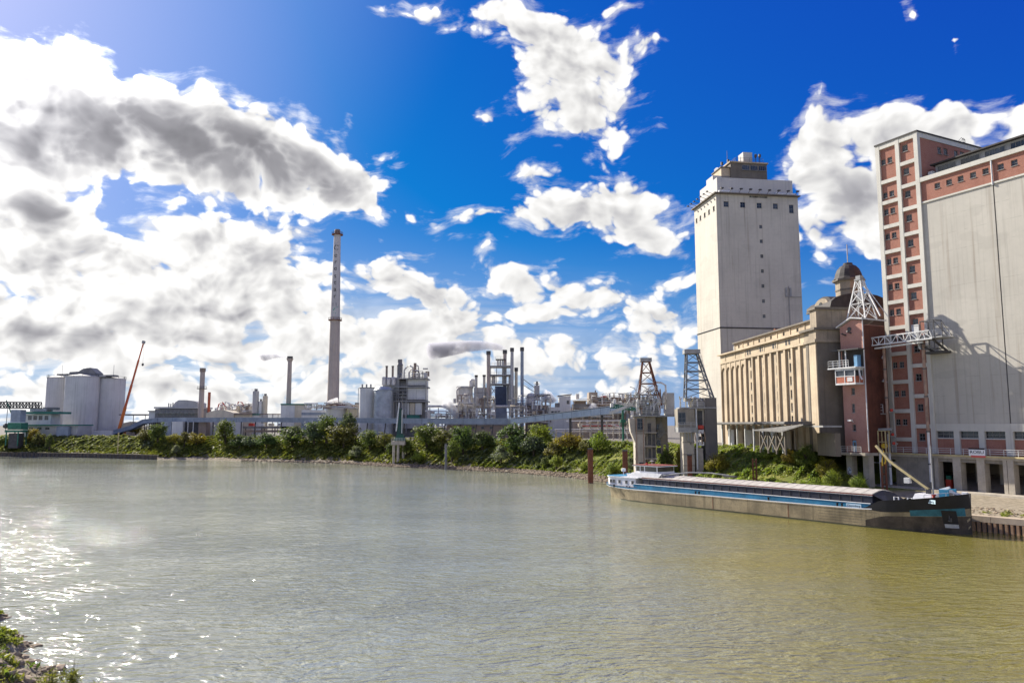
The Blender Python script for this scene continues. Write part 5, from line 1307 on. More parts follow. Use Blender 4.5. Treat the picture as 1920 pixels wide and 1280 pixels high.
# --- left works
S = Site(330, 385); t = thing('boiler_hall', 'dark grey boiler hall with a rounded grey roof volume beside the stout chimney', 'industrial hall', S.loc)
blk(S, t, 'hall', CLAD_D, 290, 372, 766, None, 0, 16); blk(S, t, 'roof_slab', CLAD, 289, 373, 762.5, 765.5, -1, 18)
MB().extrude([(S.x(318), S.z(764)), (S.x(368), S.z(764)), (S.x(368), S.z(755)), (S.x(362), S.z(751.5)), (S.x(346), S.z(749.5)), (S.x(332), S.z(749.5)), (S.x(326), S.z(753))], 1, 12).build('roof_volume', CLAD, t)
blk(S, t, 'annex', PALE, 277, 290, 771, None, 1, 8); blk(S, t, 'annex_roof', CLAD_D, 276, 292, 769.5, 771, 0, 10)
for p in (310, 314, 318): cyl(S, t, 'roof_vent', STEEL_G, p, 2.2, 754 + p % 3, 763, 3)
for p in (300, 312, 324, 336, 348, 360): put_window(t, S.x(p), -.02, S.z(780), 8 * S.k, 2.4, 0, (2, 0), False)
blk(S, t, 'gantry', STEEL_G, 292, 372, 772.5, 774, -1.4, 1.3); floor_rail(S, t, 292, 372, 772.5, -1.3)
def stack(px_, D, pt, w0, w1, lab, m, cat='chimney', ring=None, cap=None, name='chimney', grp=None):
    S = Site(px_, D); t = thing(name, lab, cat, S.loc, 0, grp); cyl(S, t, 'shaft', m, px_, w0, pt, w2=w1)
    if cap: cyl(S, t, 'cap', cap, px_, w1 * 1.25, pt - 1, pt + (6 if w1 > 5 else 2.5))
    for r in ring or ():
        rr = w0 * S.k / 2 * 1.1; z = S.z(r); MB().lathe([(rr, z), (rr + .9, z), (rr + .9, z + .25), (rr, z + .25)], 20).build('platform', STEEL_D, t)
        R_ = MB(); rail(R_, [((rr + .8) * math.cos(i * .7854), (rr + .8) * math.sin(i * .7854), z + .2) for i in range(9)], 1.1, 3, (.5, 1), .04); R_.build('railing', STEEL_D, t)
    return S, t
stack(376, 378, 691, 10.5, 8.5, 'stout grey chimney with a ring platform beside the boiler hall', CHIM, ring=(729,), cap=BROWN)
stack(390.5, 388, 735, 5, 5, 'short thin red stack right of the stout grey chimney', mat('stack_red', (.40, .10, .05), rough=.6, var=.2))
S = Site(412, 372); t = thing('domed_hall', 'beige hall with a shallow domed roof right of the thin red stack', 'industrial hall', S.loc)
n_ = 10; pr = [(S.x(386), -.5), (S.x(438), -.5)] + [(S.x(438 - 52 * i / n_), S.z(774 - 6 * math.sin(math.pi * i / n_))) for i in range(n_ + 1)]
MB().extrude(pr, 0, 14).build('hall', BEIGE, t); blk(S, t, 'side_hall', BEIGE, 438.2, 470, 777, None, 1, 12); blk(S, t, 'side_roof', BROWN, 438.2, 471, 774, 776.8, 0, 14)
blk(S, t, 'front_wall', PALE, 386, 456, 791, None, -3, 2.9)
S = Site(440, 392); t = thing('pipe_terrace', 'cluster of red and white pipes and ducts on the roofs behind the domed hall', 'pipe cluster', S.loc)
blk(S, t, 'base', CLAD, 406, 472, 768, None, 0, 8)
for i, p in enumerate((408, 420, 432, 444, 456)): pth(S, t, 'duct', (RED, STEEL_W, PIPE_M)[i % 3], [(p, 768), (p + 3, 757 - (i % 2) * 4), (p + 9, 754 + (i % 3) * 2), (p + 16, 763), (p + 16, 768)], 2.4, -1)
for p in (412, 427, 450, 466): cyl(S, t, 'vessel', PIPE_M, p, 6, 758, 768, 2, 'dome')
pth(S, t, 'rail_pipe', STEEL_W, [(405, 764), (472, 762)], 1.2, -1.5)
for px_, w, pt, lab, m in ((478, 11.5, 733, 'dark grey steel tower silo, tallest of the three left of the smoking chimney', CLAD), (488, 7.5, 752, 'short pale silo between the two taller ones left of the smoking chimney', PALE), (496, 9, 742, 'slim beige silo, right one of three left of the smoking chimney', BEIGE)):
    S = Site(px_, 380); t = thing('tower_silo', lab, 'silo', S.loc, 0, 'slim silos left of the smoking chimney'); cyl(S, t, 'shell', m, px_, w, pt); cyl(S, t, 'head', CLAD_D, px_, w * .5, pt - 4, pt); floor_rail(S, t, px_ - w / 2, px_ + w / 2, pt, -w * S.k / 2)
S = Site(420, 362); t = thing('open_storage_shed', 'row of pale panel sheds and a dark open bay behind the bank bushes', 'shed', S.loc)
for a, b in ((303, 322), (323, 342)): blk(S, t, 'panel_bay', BLUEG if a < 310 else PALE, a, b, 790, None, 0, 6)
blk(S, t, 'open_bay', STEEL_D, 343, 372, 790, None, 3, 4); blk(S, t, 'brown_bay', BROWN, 372, 386, 790, None, .5, 5)
for p in (343, 353, 363): pth(S, t, 'post', STEEL_W, [(p, 790), (p, 815)], 1.6)
blk(S, t, 'pipe_bridge', CLAD_D, 456, 560, 799, 803, 0, 4); blk(S, t, 'pipe_bridge', BROWN, 460, 556, 806, 810, 0, 4)
for p in (460, 478, 496, 515, 535, 555): pth(S, t, 'post', STEEL_D, [(p, 799), (p, 818)], 2, 1)
for p in (465, 484, 502, 520): blk(S, t, 'tank', (PALE, RED, BEIGE, PALE)[p % 4], p, p + 9, 793, 798.5, 1, 2)
S = Site(505, 374); t = thing('pipe_rack', 'long brown pipe rack between the beige sheds and the smoking chimney', 'pipe rack', S.loc)
blk(S, t, 'green_edge_box', PALE, 469, 486, 778, None, 0, 5); blk(S, t, 'green_edge', GRN_T, 468.5, 486.5, 775.5, 777.8, -.5, 6)
for i in range(4): pth(S, t, 'pipe', (BROWN, PIPE_M, STEEL_W, BROWN)[i], [(486, 776 + i * 2.4), (528, 776 + i * 2.4)], 1.7, .3 * i)
for p in (490, 500, 510, 520): pth(S, t, 'post', STEEL_D, [(p, 775), (p, 812)], 1.6, 1)
S, t = stack(540, 370, 670, 10, 7.5, 'medium brown chimney with flared top and smoke drifting left', CHIM)
cyl(S, t, 'flare', CHIM, 540, 8, 672, 678, w2=13); cyl(S, t, 'tip', STEEL_D, 540, 10.5, 668, 672)
S = Site(549, 362); t = thing('white_block', 'pale box building with a green roof edge below the medium chimney', 'building', S.loc)
for a, b, m in ((526, 537.5, PALE), (537.8, 552, PALE), (552.3, 573, BEIGE)): blk(S, t, 'clad_panel', m, a, b, 759, None, 0, 10)
blk(S, t, 'roof_edge', GRN_T, 525.5, 573.5, 756.5, 758.9, -.4, 11)
S = Site(588, 358); t = thing('striped_hall', 'low blue grey hall with horizontal stripes left of the big chimney foot', 'industrial hall', S.loc)
for i in range(4): blk(S, t, 'clad_band', BLUEG if i % 2 else PALE, 565, 610, 768 + i * 5, 773 + i * 5 - .1 if i < 3 else None, 0 + .05 * i, 9)
blk(S, t, 'roof_pipe', PIPE_M, 572, 646, 761, 763, 2, 1.5)
for p in (575, 590, 603): cyl(S, t, 'roof_vent', STEEL_G, p, 3, 758, 768, 3)
# --- the tall lettered chimney
S = Site(623.5, 372); t = thing('lettered_chimney', 'very tall tapering concrete chimney with vertical lettering and a green leaf emblem', 'chimney', S.loc)
zt, zm = S.z(440), S.z(601); zb_ = S.z(757); r0, rm, r1 = 11 * S.k, 8.3 * S.k, 6.3 * S.k
MB().lathe([(r0 + .35, -.5), (r0, zb_), (rm + .25, zm)], 32).build('lower_shaft', CHIM, t, 40)
MB().lathe([(rm + .2, zm), (r1, zt)], 32).build('upper_shaft', CHIM_W, t, 40)
MB().lathe([(r1 * .92, zt), (r1 * .92, zt + 1.4), (r1 * .78, zt + 2.6), (r1 * .74, zt + 2.6)], 28).build('cap', BROWN, t)
for z, r in ((zt - .2, r1), (zm, rm)):
    MB().lathe([(r, z), (r + 1.2, z), (r + 1.2, z + .3), (r, z + .3)], 28).build('platform', RUST, t)
    R_ = MB(); rail(R_, [((r + 1.1) * math.cos(i * .5236), (r + 1.1) * math.sin(i * .5236), z + .3) for i in range(13)], 1.1, 3, (.5, 1), .05); R_.build('railing', RUST, t)
ang = math.atan2(-S.loc[1], -S.loc[0])      # the lettering looks across the water
def on_shaft(mesh, z, dx, name, wide):
    r = r1 + (rm + .2 - r1) * (zt - z) / (zt - zm)
    for v in mesh.vertices:                 # wrap the flat print round the shaft
        a = (v.co.x + dx) / r; rr = r + .06 + v.co.z; z_ = v.co.y
        v.co = (math.sin(a) * rr, -math.cos(a) * rr, z_)
    o = link(name, mesh, t, (0, 0, z)); o.rotation_euler = (0, 0, ang + math.pi / 2); return o
LET = mat('lettering_black', (.02, .02, .025), rough=.8, var=.1)
for ch_, py_ in zip('Cerestar', (466, 480, 492.5, 504.5, 518.5, 531, 543.5, 556.5)):
    on_shaft(text_mesh(ch_, 3.6 if ch_ == 'C' else 3.3, LET, .02), S.z(py_), -.5, 'letter', 1)
LEAF_G = mat('emblem_green', (.02, .30, .20), rough=.7, var=.15); BOXM = mat('emblem_grey', (.16, .15, .15), rough=.8, var=.2)
def flat(polys, m):
    vs = []; fs = []
    for p in polys: fs.append(tuple(range(len(vs), len(vs) + len(p)))); vs += [(x, y, 0.02) for x, y in p]
    me = bpy.data.meshes.new('emblem'); me.from_pydata(vs, [], fs); me.materials.append(m); return me
on_shaft(flat([[(-.9, -.9), (.9, -.9), (.9, .9), (-.9, .9)]], BOXM), S.z(572), -.5, 'emblem_box', 1)
on_shaft(flat([[(-1.5, -1.6), (-.9, -1.8), (1.0, 1.3), (.3, 1.2)], [(-.5, -1.9), (0, -2.1), (2.0, 2.0), (1.5, 1.5)], [(-1.3, -.4), (-1.0, -.7), (-.2, .9), (-.8, .5)]], LEAF_G), S.z(581), .2, 'leaf_emblem', 1)
# --- tank and small blocks at the chimney foot
S = Site(631, 350); t = thing('white_tank', 'round white tank with a brown rim at the foot of the tall chimney', 'tank', S.loc)
cyl(S, t, 'shell', PALE, 630.5, 39, 761, n=32); cyl(S, t, 'rim', RUST, 630.5, 40, 757.5, 760.9, n=32)
pth(S, t, 'pipe', BROWN, [(611, 756), (650, 756)], 1.5, -4); R_ = MB(); rail(R_, [(19.5 * S.k * math.cos(i * .5236), 19.5 * S.k * math.sin(i * .5236), S.z(757.5)) for i in range(13)], 1.2, 3, (.5, 1), .05); R_.build('railing', STEEL_G, t)
S = Site(661, 346); t = thing('tan_block', 'tan block between the white tank and the twin silos', 'building', S.loc)
blk(S, t, 'wall', BEIGE, 650, 673, 762, None, 0, 9); blk(S, t, 'roof', BROWN, 649, 674, 758, 761.8, -.6, 10); blk(S, t, 'roof_box', CLAD_D, 664, 672, 754.5, 757.9, 1, 4)
for i in range(4): pth(S, t, 'pipe', PIPE_M, [(640 + i * 4, 757 + i), (655 + i * 3, 755 + i * 1.4), (660 + i * 3, 760)], 1.4, -1.5)
S = Site(687, 338); t = thing('smooth_silo', 'smooth pale silo beside the corrugated steel silo', 'silo', S.loc)
cyl(S, t, 'shell', PALE, 687, 28, 728, n=32); cyl(S, t, 'rim', CLAD_D, 687, 29, 726.5, 727.9, n=32)
for p in (678, 686, 694): cyl(S, t, 'roof_fitting', STEEL_G, p, 3, 720, 727); 
pth(S, t, 'ladder', STEEL_G, [(675, 728), (675, 812)], 1.2, -5)
S = Site(718, 334); t = thing('corrugated_silo', 'corrugated steel silo with a cone roof beside the white process tower', 'silo', S.loc)
pr = [(17 * S.k, -.5)]; z = -.5
while z < S.z(732): pr += [(17 * S.k + .10, z + .35), (17 * S.k, z + .7)]; z += .7
pr += [(17 * S.k + .3, S.z(731)), (3, S.z(725)), (2, S.z(725))]
MB().lathe(pr, 32).build('shell', mat('corrugated_steel', (.40, .43, .44), rough=.4, var=.25, scale=.3, metal=.4, streak=.2), t)
# --- process tower
S = Site(767, 340); t = thing('process_tower', 'multi storey white panelled process tower crowded with ducts and a dark stack', 'process tower', S.loc)
for a, b, c, d, m in ((763, 798, 711, 722, PALE), (763, 779, 727, 749, PALE), (779.4, 798, 727, 749, PALE), (753, 767, 755, 777, PALE), (768, 777, 755, 777, BEIGE), (778, 790, 755, 777, PALE), (745, 798, 785, 803, CLAD)): blk(S, t, 'wall_panel', m, a, b, c, d, .4, 9)
blk(S, t, 'core', CLAD_D, 738, 797, 712, None, 2.5, 9)
blk(S, t, 'green_panel', GRN_T, 760, 786, 777.5, 784, .2, 8)
for py_ in (708.5, 724, 751): blk(S, t, 'floor_slab', STEEL_G, 744 if py_ < 720 else 735, 801, py_, py_ + 2.2, -1, 12); floor_rail(S, t, 744, 801, py_, -1)
for py_, a in ((731, 737), (738, 737), (744, 740)): blk(S, t, 'balcony', STEEL_G, a, 762, py_, py_ + 1.2, -1, 3.4); floor_rail(S, t, a, 762, py_, -.9)
for p in (736.5, 747, 762, 798.5): pth(S, t, 'column', STEEL_G, [(p, 710), (p, 812)], 1.7, -.6)
blk(S, t, 'machine_deck', CLAD, 716, 747, 707, 735, 1, 8); blk(S, t, 'machine_base', CLAD_D, 735, 750, 735, None, 1, 8)
for p in (722, 733.5): cyl(S, t, 'short_stack', BROWN, p, 4, 686, 707, 2); cyl(S, t, 'short_stack_cap', STEEL_D, p, 5, 685, 687, 2)
cyl(S, t, 'stack', CLAD_D, 747, 10.5, 684, 707, 2); cyl(S, t, 'stack_top', CLAD_D, 747, 8.5, 673, 680, 2); cyl(S, t, 'stack_neck', CLAD_D, 747, 12.5, 680, 684, 2, w2=8.5)
for i in range(3): cyl(S, t, 'filter_vessel', PIPE_M, 719 + 9 * i, 8, 709 + 2 * (i % 2), 722, -.6, 'dome')
pth(S, t, 'duct', PIPE_M, [(756, 708), (756, 694), (760, 688), (766, 685), (772, 688), (772, 708)], 3, 1); pth(S, t, 'duct', PIPE_M, [(764, 708), (764, 698), (768, 692), (774, 690)], 2.6, 2)
pth(S, t, 'duct', BROWN, [(776, 708), (776, 680)], 5.5, 1.5); pth(S, t, 'duct', PIPE_M, [(776, 694), (782, 694), (785, 700), (785, 708)], 2.6, 1); pth(S, t, 'duct', PIPE_M, [(779, 684), (782, 686), (782, 692)], 2.4, 2)
for a, b in ((784, 691), (791, 696)): pth(S, t, 'frame_post', STEEL_D, [(a, 708), (a, b)], .9, 0)
pth(S, t, 'frame_beam', STEEL_D, [(782, 696), (792, 696)], .9, 0)
for i in range(9): pth(S, t, 'riser_pipe', (PIPE_M, STEEL_G, STEEL_W)[i % 3], [(738 + i * 2.8, 795), (738 + i * 2.8, 752 - (i % 4) * 10)], 1.1, -.3)
# --- horizontal pipe bridge and central works
S = Site(870, 326); t = thing('main_pipe_bridge', 'long fat insulated pipe running between the process tower and the boiler stacks', 'pipe', S.loc)
pth(S, t, 'fat_pipe', PIPE_M, [(800, 761), (836, 761)], 4, 3); pth(S, t, 'fat_pipe', PIPE_M, [(836, 762), (982, 762), (986, 764), (987, 768), (987, 786)], 5.2, -1)
pth(S, t, 'thin_pipe', STEEL_W, [(798, 770), (835, 771), (870, 776), (918, 776), (924, 780), (924, 786)], 2.2, -1.5)
for p in (806, 822, 842, 862, 905, 975): pth(S, t, 'support', STEEL_G, [(p, 764), (p, 812)], 1.6, -.5)
for i in range(5): pth(S, t, 'thin_pipe', (STEEL_G, PIPE_M, STEEL_D)[i % 3], [(800, 775 + 3 * i), (856, 776 + 3 * i)], 1.5, .5)
S = Site(872, 332); t = thing('evaporator_plant', 'grey evaporator vessels with looping pipes left of the boiler stacks', 'process plant', S.loc)
blk(S, t, 'base_block', SILO_G, 850, 888, 764, None, 0, 9); cyl(S, t, 'vessel', PIPE_M, 870, 30, 727, 764, 4, n=28); cyl(S, t, 'vessel_top', CLAD, 870, 32, 723.5, 727, 4, n=28)
cyl(S, t, 'dome_vessel', PIPE_M, 884, 13, 713, 724, 5, 'dome'); blk(S, t, 'side_house', CLAD, 888, 920, 726, 764, 2, 8)
pth(S, t, 'loop_pipe', STEEL_W, [(868, 786), (868, 748), (871, 741), (876, 740), (880, 744), (881, 756)], 3.2, -2); pth(S, t, 'loop_pipe', STEEL_W, [(882, 757), (884, 750), (889, 750), (891, 756), (891, 786)], 2.6, -2)
pth(S, t, 'loop_pipe', PIPE_M, [(857, 755), (856, 732), (859, 727), (864, 725)], 3, 0)
for p, w, pt in ((862, 5, 768), (874, 5, 772), (884, 6, 770)): cyl(S, t, 'pump_tank', PALE, p, w, pt, None, -2, 'dome')
for p, pt, D, w, m, lab in ((915.5, 659, 330, 6.8, CHIM, 'dark steel stack, leftmost of the tall boiler stacks'), (946.5, 657, 336, 6.8, CHIM, 'dark steel stack behind the boiler frame, second of the tall stacks'), (960, 653, 328, 6.2, CLAD, 'grey steel stack, third of the tall boiler stacks'), (979, 652, 326, 6.2, BLUEG, 'blue grey steel stack, rightmost of the tall boiler stacks'),
                       (892.5, 704, 334, 5, CLAD, 'short grey stack, left one above the evaporator plant'), (907.5, 703.5, 334, 5, CLAD, 'short grey stack, right one above the evaporator plant'), (968, 690, 330, 5.6, BEIGE, 'tan stack with a capped top between the two grey boiler stacks')):
    S, t = stack(p, D, pt, w, w, lab, m, 'stack', None, STEEL_D, 'steel_stack', 'steel stacks of the boiler house')
S = Site(938, 331); t = thing('boiler_tower', 'steel boiler frame with open floors round a dark blue boiler tower', 'boiler tower', S.loc)
blk(S, t, 'boiler_casing', NAVYC, 928, 950, 724, 764, -1, 8); blk(S, t, 'boiler_base', BLUEG, 928, 950, 764.2, None, -1, 8)
blk(S, t, 'rear_casing', CLAD, 950.3, 965, 722, 764, 3, 6); cyl(S, t, 'drum_column', CLAD, 945, 8, 686, 722, 3)
for py_ in (685.5, 702, 719): blk(S, t, 'floor_slab', STEEL_G, 918, 961, py_, py_ + 2.4, -1.5, 9); floor_rail(S, t, 918, 961, py_, -1.4)
for p in (920, 931, 943, 958): pth(S, t, 'column', STEEL_G, [(p, 686), (p, 722)], 1.3, -1)
for a, b in (((918, 722), (929, 737)), ((920, 740), (930, 727))): pth(S, t, 'brace', STEEL_G, [a, b], 1.3, -1)
for p in (933, 938, 943): cyl(S, t, 'top_gear', PIPE_M, p, 4, 675 + p % 3, 685, 0, 'dome')
blk(S, t, 'top_deck', STEEL_D, 929, 948, 673, 674.2, -1, 5); floor_rail(S, t, 929, 948, 673, -1)
for p, w in ((925, 8), (958, 9)): cyl(S, t, 'side_vessel', PIPE_M, p, w, 706, 719, 1, 'dome')
for p in (921, 955): pth(S, t, 'riser_pipe', PIPE_M, [(p, 786), (p, 722)], 2, -1.6)
S = Site(1000, 328); t = thing('dryer_plant', 'round dryer ducts with a ladder tower and cross shaped vent right of the stacks', 'process plant', S.loc)
blk(S, t, 'base_block', BROWN, 985, 1028, 759, None, 1, 9); cyl(S, t, 'drum', PIPE_M, 996, 17, 742, 760, 1, 'dome', 24); blk(S, t, 'vent_tower', CLAD, 1002, 1012, 722, 750, 1, 4)
pth(S, t, 'vent_cross', CLAD_D, [(1003, 719), (1012, 719)], 1.4, 3); cyl(S, t, 'vent_pipe', CLAD_D, 1007.5, 4, 714, 722, 3)
for a, b in (((982, 711), (1003, 727)), ((982, 722), (1003, 735))): pth(S, t, 'stay', STEEL_D, [a, b], 1.1, 0)
for p in (998, 1003): pth(S, t, 'riser_pipe', STEEL_W, [(p, 788), (p, 752)], 2, -.5)
pth(S, t, 'discharge_pipe', PIPE_M, [(990, 772), (1008, 773), (1012, 778), (1012, 792)], 3, -2)
wins(S, t, (1018, 1026), 764, 769, 6, 1)
S = Site(915, 302); t = thing('brown_workshop', 'long low brown workshop with a window row under the conveyor', 'building', S.loc)
blk(S, t, 'wall', BROWN, 838, 962, 797, None, 0, 9); blk(S, t, 'eaves', CLAD_D, 836, 964, 794.5, 796.9, -.6, 10); wins(S, t, (856, 872, 888, 905, 921, 945), 799, 804, 5, 0)
S = Site(1052, 318); t = thing('pale_office', 'pale office block with a small roof house right of the dryer plant', 'building', S.loc)
blk(S, t, 'wall', PALE, 1030, 1074, 763, None, 0, 9); MB().extrude([(S.x(1049), S.z(763)), (S.x(1071), S.z(763)), (S.x(1071), S.z(741)), (S.x(1049), S.z(743.5))], 2, 7).build('roof_house', PALE, t)
MB().add([(S.x(1046), 1.5, S.z(742.5)), (S.x(1073), 1.5, S.z(739.5)), (S.x(1073), 7.5, S.z(739.5)), (S.x(1046), 7.5, S.z(742.5)), (S.x(1046), 1.5, S.z(741)), (S.x(1073), 1.5, S.z(738)), (S.x(1073), 7.5, S.z(738)), (S.x(1046), 7.5, S.z(741))], [(0, 3, 2, 1), (4, 5, 6, 7), (0, 1, 5, 4), (1, 2, 6, 5), (2, 3, 7, 6), (3, 0, 4, 7)]).build('roof', BROWN, t)
wins(S, t, (1036, 1042, 1048), 770, 775, 5, 0); blk(S, t, 'roof_machine', CLAD_D, 1042, 1050, 755, 762.9, 2, 4); wins(S, t, (1066,), 750, 757, 5, 2)
S = Site(1140, 300); t = thing('concrete_works', 'grey brown concrete works block with rooftop pipes behind the rising conveyor', 'industrial block', S.loc)
blk(S, t, 'upper_block', BROWN, 1118, 1200, 744, 762, 1, 10); blk(S, t, 'tower_block', mat('brown_concrete', (.33, .27, .215), var=.2, scale=.2, streak=.4), 1105, 1121, 735, 765, 0, 8); blk(S, t, 'main_wall', MATS['brown_concrete'], 1074, 1205, 765, None, 2, 10); blk(S, t, 'left_block', CLAD_D, 1075, 1105, 757, 765, 1, 8); blk(S, t, 'left_roof', BEIGE, 1077, 1101, 750, 752, 1, 7); blk(S, t, 'left_hall', BROWN, 1078, 1100, 752, 757, 2, 5)
for p in (1092, 1108, 1124, 1140, 1158, 1175): blk(S, t, 'buttress', CONC, p, p + 2.5, 765, None, 1.4, .6)
wins(S, t, (1085, 1100, 1116, 1132, 1150, 1166), 777, 784, 7, 2); wins(S, t, (1125, 1138, 1151, 1164), 748, 753, 6, 1)
for i, p in enumerate((1130, 1142, 1153, 1163, 1174, 1184)): pth(S, t, 'roof_pipe', (STEEL_W, BROWN, PIPE_M)[i % 3], [(p, 744), (p, 738 - i % 3), (p + 9, 737 - i % 2), (p + 9, 744)], 1.6, 0)
cyl(S, t, 'vent', STEEL_D, 1118, 2, 731, 735, 2); blk(S, t, 'roof_box', RED, 1131, 1142, 741, 743.9, 3, 4)
MB().extrude([(S.x(1168), S.z(764)), (S.x(1206), S.z(764)), (S.x(1206), S.z(745)), (S.x(1168), S.z(757))], -2, .9).build('sloping_gallery', PALE, t)
S = Site(1110, 268); t = thing('pipe_trestle', 'low trestle of white and red pipes on the plateau above the grassy bank', 'pipe rack', S.loc)
for i, (a, b, py_, m) in enumerate(((1062, 1168, 789, STEEL_W), (1040, 1190, 805, STEEL_W), (1042, 1190, 809, PIPE_M), (1092, 1160, 798, RED), (1090, 1165, 796, STEEL_W), (1080, 1186, 793, BROWN), (1094, 1190, 802, PIPE_M), (1130, 1192, 812, STEEL_W))): pth(S, t, 'pipe', m, [(a, py_), (b, py_ - .6)], 1.8, .25 * i)
for p in (1043, 1060, 1088, 1107, 1122, 1138, 1150, 1162, 1176): pth(S, t, 'post', CONC, [(p, 788 if p > 1060 else 804), (p, 828)], 2.4, .6)
pth(S, t, 'elbow', STEEL_W, [(1146, 796), (1158, 799), (1170, 806), (1176, 822)], 1.6, -.4)
# --- covered conveyor through the works
cv = thing('covered_conveyor', 'long blue grey covered conveyor bridge running along the works', 'conveyor', (0, 0, 0))
cpts = [A(214, 811, 386), A(250, 801, 384), A(272, 790.5, 380), A(300, 787.5, 374), A(480, 787, 350), A(690, 788.5, 318), A(835, 790, 290), A(958, 790, 268)]
for a, b in zip(cpts[:-1], cpts[1:]):
    L = (b - a).length; n = max(1, int(L / 9))
    for i in range(n): MB().bar(a.lerp(b, i / n), a.lerp(b, (i + .985) / n), 3.0, 1.9).build('gallery_panel', BLUEG, cv)
    MB().bar(a + Vector((0, 0, 1.05)), b + Vector((0, 0, 1.05)), 3.3, .2).build('gallery_roof', mat('gallery_roof', (.30, .36, .42), rough=.5, var=.15) if 'gallery_roof' not in MATS else MATS['gallery_roof'], cv)
for f in (2, 3):
    for i in range(7):
        p = cpts[f].lerp(cpts[f + 1], i / 7); MB().bar((p.x, p.y, 8.5), p, .45).build('trestle', STEEL_D, cv)
for f in (4, 5, 6):
    for i in range(4):
        p = cpts[f].lerp(cpts[f + 1], i / 4); MB().bar((p.x - .8, p.y, 8.5), p, .4).build('trestle', STEEL_D, cv)
c2 = thing('rising_conveyor', 'pale blue conveyor bridge rising to the right towards the green crane', 'conveyor', (0, 0, 0))
a, b = A(962, 790, 267), A(1168, 767, 238)
for i in range(12): MB().bar(a.lerp(b, i / 12), a.lerp(b, (i + .97) / 12), 2.6, 1.7 + .05 * i).build('gallery_panel', mat('pale_blue_cladding', (.40, .47, .52), rough=.5, var=.15, streak=.2) if 'pale_blue_cladding' not in MATS else MATS['pale_blue_cladding'], c2)
MB().bar(a + Vector((0, 0, 1.1)), b + Vector((0, 0, 1.4)), 2.9, .18).build('gallery_roof', PALE, c2)
for px_ in (1075, 1132): 
    f = (px_ - 962) / 206; p = a.lerp(b, f); MB().bar((p.x, p.y, 8.3), p, .75).build('trestle', STEEL_D, c2)
# --- green crane beside the bank
S = Site(1168, 226); t = thing('green_jib_crane', 'green pillar crane with a short lattice jib standing on the grassy bank', 'crane', (S.loc[0], 226, 0))
zz = lambda py_: S.z(py_) + GZ
MB().bar((0, 0, 3.0), (0, 0, zz(768)), .55).build('pillar', GREEN_P, t)
lt = MB(); lattice(lt, (S.x(1146), -.6, zz(764)), (S.x(1192), -.6, zz(770)), (S.x(1146), -.6, zz(757)), (S.x(1190), -.6, zz(764)), 9, .22, .14); lattice(lt, (S.x(1146), .6, zz(764)), (S.x(1192), .6, zz(770)), (S.x(1146), .6, zz(757)), (S.x(1190), .6, zz(764)), 9, .22, .14); lt.build('jib', GREEN_P, t)
MB().box(S.x(1145), S.x(1150), -.8, .8, zz(763), zz(756)).build('jib_end', STEEL_W, t); MB().box(S.x(1150), S.x(1188), -.5, .5, zz(757), zz(755.5)).build('jib_deck', PALE, t)
MB().box(-1.1, 1.0, -1, 1, zz(796), zz(795)).build('landing', GREEN_P, t); R_ = MB(); rail(R_, [(-1.1, -.95, zz(795)), (1.0, -.95, zz(795))], 1.1, .6); lattice(R_, (.5, -.3, zz(795)), (2.2, -.3, zz(788)), (1, .3, zz(795)), (2.6, .3, zz(787)), 4, .08); R_.build('railing', GREEN_P, t)
MB().box(-.7, .7, -.7, .7, zz(792), zz(786)).build('slewing_motor', GREEN_P, t)
# --- green ship loader with its pile foot in front of the bushes
S = Site(748, 262); t = thing('green_ship_loader', 'dark green ship loader column on a concrete platform with slim pile legs', 'ship loader', (S.loc[0], 262, 0))
for p, y in ((740.5, -1.2), (748.5, -1.2), (756, 1.5)): MB().tube([(S.x(p), y, -1.5), (S.x(p), y, zz(833))], .46, 12).build('leg', CONC, t)
zz = lambda py_: A(748, py_, 262).z
MB().box(S.x(736), S.x(761), -2.2, 2.4, zz(833.5), zz(826.5)).build('platform', CONC, t); R_ = MB(); rail(R_, [(S.x(736), -2.1, zz(826.5)), (S.x(761), -2.1, zz(826.5))], 1.1, 1); R_.build('railing', STEEL_W, t)
MB().extrude([(S.x(740), zz(826)), (S.x(761), zz(826)), (S.x(757), zz(814)), (S.x(746), zz(814))], -1.6, 1.6).build('winch_house', mat('winch_green', (.02, .09, .06), rough=.55, var=.3), t)
MB().add([(S.x(745), -.8, zz(814)), (S.x(756), -.8, zz(814)), (S.x(756), .8, zz(814)), (S.x(745), .8, zz(814)), (S.x(749), -.5, zz(766)), (S.x(754), -.5, zz(766)), (S.x(754), .5, zz(766)), (S.x(749), .5, zz(766))], [(4, 5, 6, 7), (0, 1, 5, 4), (1, 2, 6, 5), (2, 3, 7, 6), (3, 0, 4, 7)]).build('column', mat('loader_green', (.022, .07, .058), rough=.55, var=.3), t)
MB().bar((S.x(744), -1, zz(808)), (S.x(748.5), -.6, zz(755)), .4).bar((S.x(754.5), -.9, zz(812)), (S.x(754.5), -.9, zz(768)), .25).build('stay_tube', STEEL_W, t)

